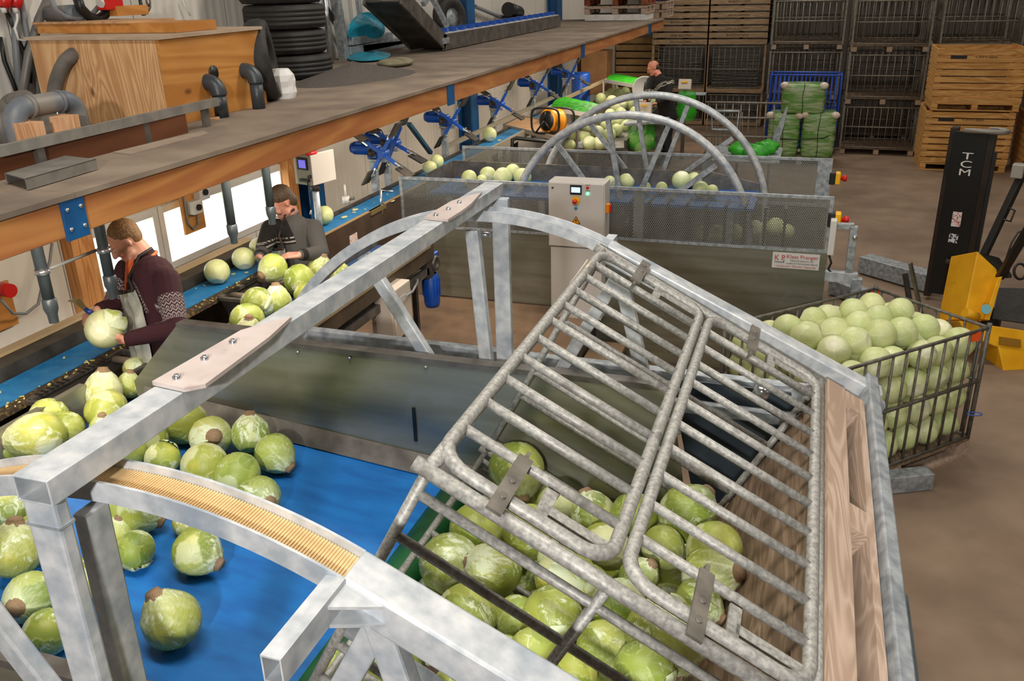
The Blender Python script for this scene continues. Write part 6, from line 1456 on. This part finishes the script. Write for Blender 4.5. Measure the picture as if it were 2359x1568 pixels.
# ================================================================= pallet stacker truck on the right
t = thing('forklift', 'yellow forklift with tall black mast', 'forklift', (1.8, 9.6, 0))
ml = at(2163, 700, z=.0); MX, MY = 1.62, 10.2
R = Matrix.Rotation(-.30, 3, 'Z'); Q = lambda x, y, z: V((MX, MY, 0))+R @ V((x, y, z))
zt = at(2225, 300, y=10.1).z; YM = R @ V((0, 1, 0))
for x in (-.20, .16): MB().bar(Q(x, .06, .05), Q(x, .06, zt), .07, .14, up=YM).build('mast_channel', mat('mast_black%d' % (x > 0), '1c1815', .4, .2, '33261d', 5), t, .004)
MB().bar(Q(-.03, -.01, .1), Q(-.03, -.01, zt-.03), .32, .02, up=YM).build('mast_cover', mat('cover_black', '191817', .35, .1), t, .004)
MB().bar(Q(.20, .04, .6), Q(.20, .04, zt-.22), .06, .06, up=YM).build('lift_cylinder', BLACK, t)
MB().tube([Q(-.1, -.02, zt-.02), Q(.1, -.05, zt-.01), Q(.24, -.0, zt-.02), Q(.29, .08, zt-.02), Q(.24, .16, zt-.02), Q(.1, .16, zt-.02)], .026, 10).build('top_bracket', mat('bracket_grey', '8a857c', .5, .3), t)
MF = Matrix.Translation(Q(-.03, -.022, 0)) @ R.to_4x4() @ Matrix.Rotation(math.pi/2, 4, 'X')
for s, dz in (('T', .26), ('C', .345), ('M', .43)): text(s, .1, MF @ Matrix.Translation((-.0, zt-dz-.05, 0)), WHITEP, 'mast_letter', t, .105, 'CENTER')
for dz, hgt, mm in ((.95, .16, mat('warning_label', 'd8cfca', .5, 0, 'b04a44', 60, lo=.52, hi=.56)), (1.16, .1, mat('load_label', 'cfcfcf', .5, 0, '222222', 50, lo=.5, hi=.52))):
    MB(Matrix.Translation(Q(-.03, -.022, 0)) @ R.to_4x4()).box((.0, 0, zt-dz), (.09, .004, hgt)).build('label_plate', mm, t)
MB().cyl(Q(-.05, -.08, .5), Q(.22, -.1, .52), .03).build('tilt_joint', DSTEEL, t)
# body
D_ = lambda px, py, d: at(px, py, d=d)
k0 = 8.2
pf = [D_(2220, 735, k0), D_(2252, 578, k0), D_(2310, 632, k0), D_(2262, 740, k0)]
MB().prism(pf, CF*.5+V((0, 0, .0))).build('front_hood', YELT, t, .01)
MB().prism([D_(2268, 735, k0-.1), D_(2300, 640, k0-.1), D_(2310, 636, k0-.1), D_(2280, 738, k0-.1)], CF*.12).build('hood_rib', YELT, t, .006)
MB().prism([D_(2210, 738, k0-.1), D_(2420, 770, k0-.1), D_(2420, 848, k0-.1), D_(2312, 855, k0-.1), D_(2300, 800, k0-.1), D_(2225, 770, k0-.1)], CF*.9).build('chassis', YELT, t, .01)
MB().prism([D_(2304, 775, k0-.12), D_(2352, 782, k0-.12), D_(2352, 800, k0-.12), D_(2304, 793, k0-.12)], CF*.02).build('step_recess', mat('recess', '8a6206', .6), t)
MB().prism([D_(2285, 735, k0+.0), D_(2420, 755, k0), D_(2420, 668, k0+.5), D_(2300, 665, k0+.5)], V((0, 0, .012))).build('floor_mat', RUBBER, t)
MB().prism([D_(2262, 590, k0+.1), D_(2300, 600, k0+.2), D_(2330, 640, k0+.2), D_(2305, 640, k0-.02)], V((0, 0, .03))).build('dash_panel', BLACK, t)
MB().bar(D_(2265, 590, k0+.15), D_(2372, 365, k0-.1), .07, .05).build('guard_post', BLACK, t, .006); MB().bar(D_(2302, 640, k0), D_(2385, 500, k0-.6), .07, .05).build('guard_post', BLACK, t, .006)
MB().tube([D_(2312, 505, k0), D_(2328, 510, k0), D_(2338, 485, k0), D_(2322, 477, k0)], .010, 8).build('grab_handle', BLACK, t)
for q in (((2310, 620), (2330, 560), (2345, 535), (2365, 530)), ((2318, 640), (2340, 575), (2365, 550))): MB().tube([D_(*e, k0+.1) for e in q], .009, 6).build('hydraulic_hose', BLACK, t)
MB().tube([D_(2350+14*math.cos(a), 625+18*math.sin(a), k0) for a in [i*math.pi/8 for i in range(16)]], .012, 8, closed=True).build('steering_ring', BLACK, t)
MB().box(D_(2345, 393, k0-.1), (.1, .1, .13), R).build('headlamp', mat('lamp_grey', '9a958d', .3, .2), t, .01)
c = D_(2271, 712, k0-.115); MB().cyl(c, c-CF*.006, .045, n=24).build('round_sticker', mat('sticker_teal', '7ab8c4', .4), t)
MB().cyl(D_(2222, 720, k0-.15), D_(2250, 730, k0-.1), .045).build('yellow_spacer', YELT, t)
for px, py, d in ((2268, 815, k0+.45), (2225, 790, k0+.7)):
    c = D_(px, py, d); c.z = .2; MB().lathe([(0, -.07), (.2, -.07), (.2, .07), (0, .07)], c, R @ V((1, 0, 0)), 28).build('wheel', RUBBER, t)
# ================================================================= things lying on the mezzanine
Zd = ZD
XF = at(520, 262, z=Zd).x  # front face of the plywood housing
yA = at(398, 290, x=XF).y; yB = at(616, 238, x=XF).y; zT = at(368, 83, x=XF).z
xl = at(78, 140, y=yA).x
t = thing('plywood_housing', 'large plywood housing with a hose entering its side', 'housing', ((XF+xl)/2, (yA+yB)/2, Zd))
MB().bb((xl, yA, Zd+.001), (XF-.02, yA+.018, zT-.02)).build('end_panel', PLY, t)
MB().bb((XF-.018, yA, Zd+.001), (XF, yB, zT-.02)).build('front_panel', PLYO, t)
MB().bb((xl, yB-.02, Zd+.001), (XF-.02, yB, zT-.02)).build('back_panel', PLY, t)
MB().bb((xl-.02, yA-.02, zT-.018), (XF+.02, yB+.02, zT)).build('lid', mat('dusty_lid', 'a08a72', .8, 0, 'b7a08a', 4), t)
m = MB(); c = at(163, 128, y=yA-.01)
pv = [c+V((0, .05, .01))]+[at(*e, y=yA-.02-.02*i) for i, e in enumerate(((163, 130), (150, 143), (138, 165), (128, 195), (124, 228), (124, 250)))]
def corr(pts, r, nm, m_, parent, n=60):
    P = []; 
    for i in range(len(pts)-1):
        p0 = pts[max(i-1, 0)]; p1 = pts[i]; p2 = pts[i+1]; p3 = pts[min(i+2, len(pts)-1)]
        for k in range(12):
            s = k/12; P.append(.5*((2*p1)+(p2-p0)*s+(2*p0-5*p1+4*p2-p3)*s*s+(3*p1-p0-3*p2+p3)*s*s*s))
    P.append(pts[-1]); return MB().tube(P, [r*(1+.06*(i % 2)) for i in range(len(P))], 14).build(nm, m_, parent)
o = corr(pv, .040, 'ribbed_hose', HOSE, None); tag(o, 'ribbed grey hose bending out of the plywood housing', 'hose')
# low box behind, against the wall
xb = at(85, 100, y=yA+.5).x
p = at(82, 62, y=5.0); q = at(404, 30, y=5.0)
zz = p.z
t = thing('plywood_duct', 'long low plywood box above and behind the large plywood housing', 'box', (-4.5, 5.1, zT))
yd = yA+.3; MB().bb((at(86, 70, y=yd).x, yd, zT+.002), (at(403, 60, y=yd).x, yd+.4, at(85, 56, y=yd).z)).build('body', PLYO, t); MB().bb((at(82, 70, y=yd).x, yd-.015, at(85, 56, y=yd).z), (at(300, 60, y=yd).x, yd+.42, at(85, 56, y=yd).z+.012)).build('lid', PLYD, t)
zl = 0
o = MB().cyl(at(112, 33, y=yd+.15), at(180, 30, y=yd+.15), .052, n=18); tag(o.build('pvc_pipe', DUSTPVC), 'short dark pvc pipe lying on the low plywood box', 'pipe')
# grey elbow pipes standing out of the deck
for px, py, tx, ty, lb in ((512, 270, 500, 172, 'shorter grey elbow pipe in front of the plywood housing'), (597, 250, 577, 148, 'taller grey elbow pipe at the right end of the plywood housing')):
    b = at(px, py, z=Zd); h = at(tx+8, ty, x=b.x).z-.04
    t = thing('elbow_pipe', lb, 'pipe', b, group='grey elbow pipes at the plywood housing'); r = .042
    MB().cyl((b.x, b.y, Zd), (b.x, b.y, h-.07), r, n=18).build('riser', GREYPVC, t)
    pts = [(b.x, b.y, h-.075)]+[(b.x-.07+.07*math.cos(a), b.y, h-.07+.07*math.sin(a)) for a in [i*math.pi/16 for i in range(9)]]+[(b.x-.12, b.y, h)]
    MB().tube(pts, r*1.18, 18).build('elbow', GREYPVC, t)
c = at(491, 168, x=XF); tag(MB().lathe([(.045, 0), (.045, .006), (0, .006)], (XF+.001, c.y, c.z), (1, 0, 0), 20).build('wall_hole', BLACK), 'dark round hole in the orange plywood above the shorter elbow pipe', 'hole')
c = at(487, 275, z=Zd); tag(MB().lathe([(.05, 0), (.05, .012), (0, .012)], c, n=20).build('wood_disc', PLYD), 'small round wooden cut-out lying by the shorter elbow pipe', 'disc')
# bridge of grey pipe on two wooden blocks
a = at(40, 318, x=-3.45); 
y0 = a.y; z1 = at(100, 240, x=-3.45).z; b = at(172, 235, x=-3.45)
t = thing('pipe_bridge', 'grey pipe bridge of two elbows strapped above wooden blocks', 'pipe', (-3.45, (a.y+b.y)/2, Zd)); r = .05
P = [(-3.45, a.y, Zd), (-3.45, a.y, z1-.08)]+[(-3.45, a.y+.08-.08*math.cos(q), z1-.08+.08*math.sin(q)) for q in [i*math.pi/16 for i in range(1, 9)]]+[(-3.45, b.y-.08, z1)]+[(-3.45, b.y-.08+.08*math.sin(q), z1-.08+.08*math.cos(q)) for q in [i*math.pi/16 for i in range(1, 9)]]+[(-3.45, b.y, Zd)]
MB().tube(P, r, 18).build('pipe', DUSTPVC, t)
for y in (a.y+.1, b.y-.1): MB().tube([(-3.45, y-.012, z1), (-3.45, y+.012, z1)], r*1.08, 18).build('coupling', DUSTPVC, t)
for k, (px, py) in enumerate(((72, 290), (153, 270))):
    c = at(px, py, x=-3.36); z = z1-.055
    w = MB().bb((-3.42, c.y-.045, Zd), (-3.33, c.y+.045, z)).build('support_block', wood('block_pine%d' % k, 'b9855c', 'd3a57c', 'z', 6), t)
    MB().cyl((-3.41, c.y, z), (-3.41, c.y, z1-.04), .005, n=8).build('threaded_rod', CHROME, w)
o = corr([at(18, 320, x=-3.7), at(5, 290, x=-3.7), at(12, 262, x=-3.75), at(30, 240, x=-3.75), at(60, 232, x=-3.6)], .05, 'ribbed_hose', HOSE, None); tag(o, 'ribbed hose at the left picture edge behind the pipe bridge', 'hose')
o = corr([at(40, 305, x=-3.85), at(75, 315, x=-3.85), at(110, 300, x=-3.85), at(122, 270, x=-3.9), at(118, 225, x=-3.95)], .055, 'ribbed_hose', HOSE, None); tag(o, 'dusty hose loop lying behind the wooden blocks', 'hose')
# steel sections on the deck
p = at(432, 262, z=Zd+.1); q = at(-20, 388, z=Zd+.1)
xr = at(432, 306, z=Zd).x; y1 = at(432, 306, x=xr).y
t = thing('steel_beam', 'brown rusty steel beam lying along the deck', 'beam', (xr, 3, Zd))
hb = at(427, 260, x=xr).z-Zd
MB().bb((xr-.004, .5, Zd), (xr+.006, y1, Zd+hb)).build('web', RUSTB, t); MB().bb((xr-.12, .5, Zd+hb-.008), (xr+.006, y1, Zd+hb)).build('top_flange', RUSTB, t); MB().bb((xr-.1, .5, Zd), (xr-.004, y1, Zd+.008)).build('bottom_flange', RUSTB, t)
z = Zd+.12; a = at(-10, 350, z=Zd+hb+.02); b = at(500, 234, z=Zd+hb+.02)
t = thing('flat_rail', 'long dusty steel rail behind the brown beam', 'rail', (a+b)/2); MB().bar(a, b, .03, .045).build('rail_bar', mat('dusty_rail', '77736c', .6, .2, '8a857c', 12), t)
for s in (.15, .6, .93): c = a*(1-s)+b*s; MB().bb((c.x-.03, c.y-.02, Zd), (c.x+.0, c.y+.02, c.z-.02)).build('foot', STEEL, t)
P = [at(*e, z=Zd+.05) for e in ((10, 398), (148, 358), (221, 366), (58, 412))]
t = thing('steel_channel', 'short upturned grey steel channel lying on the deck front', 'channel', P[3]); m = MB(); m.prism(P, (0, 0, -.004)); m.prism([P[3], P[2], P[2]-V((0, 0, .046)), P[3]-V((0, 0, .046))], (-.004, 0, 0)); m.prism([P[0], P[1], P[1]-V((0, 0, .046)), P[0]-V((0, 0, .046))], (.004, 0, 0))
m.build('channel_sheet', mat('grey_sheet', '7f7a73', .45, .4, '928d85', 12), t)
tag(MB().prism([at(*e, z=Zd+.001) for e in ((262, 352), (468, 303), (482, 308), (300, 356))], (0, 0, .006)).build('thin_board', mat('pale_board', '93816f', .8, 0, 'a39280', 6)), 'thin pale board lying flat in front of the brown beam', 'board')
# cables and sockets on the wall at top left
xw = XW+.04
t = thing('socket_pair', 'pair of red plugs hanging at the top left of the wall', 'socket', at(20, 5, x=xw))
for px in (8, 35): MB().cyl(at(px+4, -14, x=xw+.06), at(px, 18, x=xw+.06), .045, .035, n=14).build('plug', RED, t); MB().cyl(at(px, 18, x=xw+.06), at(px+2, 30, x=xw+.06), .02, .012, n=10).build('plug_sleeve', WHITEP, t)
def wire(pts, r, m_, lb, x=xw): tag(MB().tube([at(*p, x=x+.02*i/len(pts)) for i, p in enumerate(pts)], r, 8).build('cable', m_), lb, 'cable')
wire([(16, 30), (30, 60), (52, 115), (68, 170), (70, 190), (62, 188), (55, 160), (56, 120), (68, 95), (84, 82)], .014, BLACK, 'black cable from the left red plug looping down the wall')
wire([(0, 85), (10, 140), (30, 190), (43, 225)], .014, BLACK, 'black cable at the far left picture edge')
wire([(32, -5), (36, 100), (46, 225)], .022, GREYC, 'straight grey conduit down the wall, left of the pair')
wire([(48, 0), (65, 95), (75, 150), (92, 225)], .018, GREYC, 'thin grey conduit down the wall, right of the pair')
wire([(112, -5), (90, 45), (66, 130), (50, 228)], .028, mat('lead_pipe', '78756f', .5, .3), 'slanting grey pipe crossing the wall beside the plywood housing', xw+.1)
wire([(38, 22), (40, 45), (34, 65), (42, 90), (55, 94), (72, 84)], .008, WHITEP, 'thin white cable from the right red plug', xw+.06)
wire([(118, -5), (128, 22), (150, 38), (180, 43), (210, 35), (230, 12)], .016, GREYC, 'grey cable loop above the low plywood box', -4.5)
wire([(178, -5), (186, 18), (205, 38), (225, 44), (242, 34), (244, 12)], .03, BLACK, 'thick black hose loop above the low plywood box', -4.45)
t = thing('industrial_plug', 'red industrial plug hanging above the low plywood box', 'plug', at(250, 2, x=-4.4)); MB().box(at(252, 0, x=-4.4), (.08, .16, .12)).build('body', RED, t, .01); MB().cyl(at(238, 2, x=-4.4), at(230, 8, x=-4.4), .03).build('cap', WHITEP, t)
def chain(pts, lb, x):
    P = [at(*p, x=x) for p in pts]; m = MB(); n = 0
    t = None; L = []
    for a, b in zip(P[:-1], P[1:]):
        k = max(1, int((b-a).length/.05))
        for i in range(k): L.append((a+(b-a)*(i/k), a+(b-a)*((i+1)/k)))
    for i, (a, b) in enumerate(L):
        c = (a+b)/2; d = (b-a).normalized(); s = V((1, 0, 0)) if i % 2 else d.cross(V((1, 0, 0))).normalized()
        m.tube([c+d*.034*math.cos(q)+s*.018*math.sin(q) for q in [j*math.pi/5 for j in range(10)]], .007, 6, closed=True)
    tag(m.build('chain', mat('chain_steel', '6b5f52', .5, .5)), lb, 'chain')
chain(((272, -6), (276, 12), (281, 30)), 'steel chain hanging above the low plywood box, left one', -4.4); chain(((340, -6), (343, 12), (338, 25), (325, 30)), 'steel chain hanging above the low plywood box, right one', -4.4)
tag(MB().box(at(292, 24, x=-4.4), (.1, .3, .06)).build('wood_block', PLYO), 'small wooden block under the hanging chains', 'block')
wire([(322, -4), (326, 20)], .012, BLACK, 'short black hook bar between the chains', -4.4)
wire([(420, 0), (430, 22), (438, 36)], .006, WHITEP, 'thin white cord hanging on the ribbed wall')
# tyres
c = at(652, 175, z=Zd); base = V((c.x-.1, at(652, 205, z=Zd).y+.33, Zd))
base = at(672, 178, z=Zd); tr = .34; th = .2
tl = ('lowest', 'second', 'third', 'fourth', 'fifth', 'topmost')
for k in range(5):
    z = Zd+th*k+th/2
    dx = (.02, -.015, .0, -.02, -.05)[k]
    t = thing('tyre', 'black car tyre, %s of the stack on the deck' % ('lowest', 'second from below', 'third from below', 'fourth from below', 'topmost')[k], 'tyre', (base.x+dx, base.y, Zd+th*k), group='stacked tyres on the mezzanine')
    MB().lathe([(.19, -.085), (.26, -.098), (tr-.02, -.092), (tr-.004, -.075), (tr, -.05), (tr, .05), (tr-.004, .075), (tr-.02, .092), (.26, .098), (.19, .085), (.2, 0), (.19, -.085)], (base.x+dx, base.y, z), n=40).build('rubber_ring', RUBBER, t)
    m = MB()
    for zz in (-.054, -.018, .018, .054): m.lathe([(tr-.006, zz-.016), (tr+.002, zz-.014), (tr+.002, zz+.014), (tr-.006, zz+.016)], (base.x+dx, base.y, z), n=40)
    m.build('tread', mat('tread_rubber', '201e1c', .6), t)
c = at(616, 215, z=Zd+.12); t = thing('spare_tyre', 'tyre standing upright between the housing and the tyre stack', 'tyre', c)
cc = at(612, 185, y=yB+.16); cc.z = Zd+.27; MB().lathe([(.16, -.06), (.25, -.07), (.27, -.03), (.27, .03), (.25, .07), (.16, .06), (.16, -.06)], cc, (.88, .47, .1), n=32).build('rubber_ring', RUBBER, t)
c = at(650, 192, z=Zd+.1); m = MB(); random.seed(3)
vs = []
for k in range(6):
    for i in range(12):
        a = 2*math.pi*i/12; s = (.075, .085, .08, .085, .08, .05)[k]; vs.append((c.x+s*math.cos(a)*(1+.15*random.random()), c.y+s*1.1*math.sin(a)*(1+.15*random.random()), Zd+.04*k))
m.add(vs, [(k*12+i, k*12+(i+1) % 12, (k+1)*12+(i+1) % 12, (k+1)*12+i) for k in range(5) for i in range(12)]+[tuple(range(60, 72)), tuple(range(12))[::-1]])
tag(m.build('paper_bag', mat('white_paper', 'e3e0dc', .6)), 'crumpled white paper bag in front of the tyre stack', 'bag')
# steel stand with blue sheet, heap, rag
t = thing('steel_stand', 'tall galvanised steel stand right of the tyre stack', 'stand', at(780, 140, z=Zd))
xs = at(780, 142, z=Zd).x
for (p, q, w) in (((730, 150), (722, -40), .07), ((795, 145), (765, -60), .09), ((832, 60), (818, -60), .05), ((878, 62), (870, -60), .05)):
    MB().bar(at(*p, x=xs-.05), at(*q, x=xs-.05), w, w).build('upright', GALVD, t, .004)
MB().cyl(at(763, 150, x=xs+.05), at(742, -50, x=xs+.05), .03).build('chrome_tube', CHROME, t)
for (p, q) in (((800, 118), (985, 80)), ((805, 95), (898, 82)), ((830, 112), (930, 100))): MB().bar(at(*p, x=xs-.05), at(*q, x=xs-.05), .08, .08).build('cross_bar', GALVD, t, .004)
MB().bar(at(745, 10, x=xs-.1), at(800, 95, x=xs-.1), .05, .04).build('black_brace', BLACK, t)
BS = mat('blue_tarp', '127a92', .4, 0, '1f9ab4', 4, bump=.5)
for lb, q in (('blue plastic sheet draped behind the steel stand', ((795, 95), (800, 45), (850, 15), (893, 50), (890, 90), (840, 95))), ('blue plastic sheet lying under the steel stand', ((795, 128), (830, 118), (905, 116), (908, 132), (860, 142), (800, 140)))):
    P = [at(*e, x=max(XW+.2, xs-.45)) if 'draped' in lb else at(*e, z=Zd+.02) for e in q]; m = MB(); c = sum(P, V())/len(P); cen = [c+V((.12, -.05, .04))]
    n = len(P); mid = [(p+c)/2+V((.1*math.sin(i*2), -.04, .05*math.cos(i*3)+.03)) for i, p in enumerate(P)]
    back = [p+V((-.03, .03, -.012)) for p in P]
    m.add(P+mid+cen+back, [(i, (i+1) % n, n+(i+1) % n, n+i) for i in range(n)]+[(n+i, n+(i+1) % n, 2*n) for i in range(n)]+[(2*n+1+i, 2*n+1+(i+1) % n, (i+1) % n, i) for i in range(n)]+[tuple(2*n+1+i for i in range(n))[::-1]])
    o = m.build('plastic_sheet', BS); s = o.modifiers.new('s', 'SUBSURF'); s.levels = 2; s.render_levels = 2; tag(o, lb, 'sheet')
c = at(815, 178, z=Zd); m = MB(); n = 24; vs = []
for k in range(9):
    for i in range(n):
        a = 2*math.pi*i/n; s = 1-k/8; vs.append((c.x+.42*s*math.cos(a)*(1+.1*math.sin(3*a)), c.y+.8*s*math.sin(a), Zd+.13*(1-s**.9)*(1+.04*math.sin(a*5))))
m.add(vs, [(k*n+i, k*n+(i+1) % n, (k+1)*n+(i+1) % n, (k+1)*n+i) for k in range(8) for i in range(n)], True)
tag(m.build('granule_heap', mat('dark_granules', '4b443f', .9, 0, '5c544e', 60, bump=.3)), 'low dark heap of granules on the deck right of the tyres', 'heap', kind='stuff')
c = at(912, 152, z=Zd); m = MB().ball((c.x, c.y, Zd+.035), .2, 16, (.8, 1.3, .22)); tag(m.build('old_rag', mat('rag', '6d6650', .9, 0, '8d866c', 9, bump=.6)), 'crumpled old rag at the edge of the dark heap', 'rag')
# folding conveyor on the deck
xa = at(1022, 118, z=Zd).x
t = thing('inclined_conveyor', 'grey steel conveyor with blue flights lying on the deck, its left end raised', 'conveyor', (xa, 12, Zd))
e0 = at(1022, 118, x=xa); e1 = V((xa, at(1278, 48, x=xa).y, Zd+.1))
y0, y1 = e0.y, at(1270, 50, z=Zd+.08).y
hz = at(1030, 78, x=xa).z-Zd
for x in (xa, xa-.42): MB().bb((x-.012, y0, Zd+.01), (x+.012, y1, Zd+hz)).build('side_plate', STEEL, t)
MB().bb((xa-.41, y0, Zd+hz-.03), (xa-.02, y1, Zd+hz+.008)).build('white_belt', WHITEP, t)
for i in range(17): yy = y0+.2+(y1-y0-.4)*i/16; MB().bb((xa-.13, yy, Zd+hz-.03), (xa-.06, yy+.1, Zd+hz+.06)).build('blue_flight', MBLUE, t)
up = at(900, -40, x=xa); d = V((xa, y0-1.6, Zd+1.35))
d = at(925, -10, x=xa)
MB().bar(V((xa, y0+.06, Zd+hz*.5)), d, .024, hz*.95, up=(0, 0, 1)).build('raised_side_plate', STEEL, t); MB().bar(V((xa-.42, y0+.06, Zd+hz*.5)), d-V((.42, 0, 0)), .024, hz*.95).build('raised_side_plate', STEEL, t)
MB().bar(V((xa-.21, y0+.06, Zd+hz*.2)), d-V((.21, 0, .05)), .4, .02).build('raised_bottom', DSTEEL, t)
MB().bb((xa+.012, y0-.05, Zd+hz*.45), (xa+.03, y0+.12, Zd+hz*.8)).build('hinge_plate', GALVD, t)
for (p, q) in (((993, -10), (1030, 60)), ((975, 10), (995, -20))): MB().bar(at(*p, x=xa-.2), at(*q, x=xa-.2), .05, .05).build('support_bar', GALVD, t)
c = at(1036, 40, x=xa-.45); t = thing('trailer_wheel', 'dusty wheel behind the grey steel conveyor on the deck', 'wheel', c); MB().lathe([(.12, -.07), (.22, -.08), (.26, -.04), (.26, .04), (.22, .08), (.12, .07), (.12, -.07)], c, (.9, -.4, .1), 28).build('tyre', RUBBER, t); MB().lathe([(0, -.03), (.13, -.04), (.13, .04), (0, .03)], c, (.9, -.4, .1), 24).build('rim', GALVD, t)
c = at(1182, 25, x=XW+.25); tag(MB().cyl(c+V((0, -.25, .03)), c+V((0, .25, -.04)), .11, n=18).build('black_roll', BLACK), 'black roll hanging on the wall behind the steel conveyor', 'roll')
wire([(1095, 15), (1150, 38), (1190, 45)], .03, GREYC, 'grey pipe on the wall left of the black roll', XW+.1)
# pallets at the deck end
px_ = at(1415, 48, z=Zd); 
for k, (zz, nm) in enumerate(((.11, 'lower'), (.26, 'upper'), (.41, 'third'))):
    t = thing('pallet', '%s reddish pallet of the stack at the far end of the deck' % nm, 'pallet', (px_.x, px_.y+.5, Zd+zz), group='pallets at the end of the deck')
    RW = mat('red_pallet%d' % k, '6b2f16', .8, 0, '8a4a26', 5) if k % 2 else PALW
    pallet(t, .9, 1.15, (RW, RW), .14, Matrix.Translation((px_.x, px_.y+.5, Zd+zz)))
tag(MB().bb((px_.x-.56, px_.y+.05, Zd+.005), (px_.x+.56, px_.y+.9, Zd+.105)).build('foam_sheet', mat('white_foam', 'dcdad6', .7, 0, 'c4c0ba', 9)), 'white foam slab under the reddish pallets at the deck end', 'foam')
for k in range(2):
    c = at(1515, 30-28*k, y=px_.y+1.0); t = thing('pallet', '%s small pallet at the very end of the deck edge' % ('lower', 'upper')[k], 'pallet', (-3.0+.0, px_.y+1.5, Zd+.02+.15*k), group='pallets at the end of the deck'); pallet(t, .8, .4, (PALW, PALW), .14, Matrix.Translation((-2.98, px_.y+1.45, Zd+.002+.15*k)))
c = V((-3.0, px_.y+1.45, Zd+.31)); tag(MB().bb((c.x-.2, c.y-.35, c.z), (c.x+.2, c.y+.35, c.z+.3)).build('blue_crate', MBLUE), 'blue crate on the small pallets at the deck edge', 'crate')
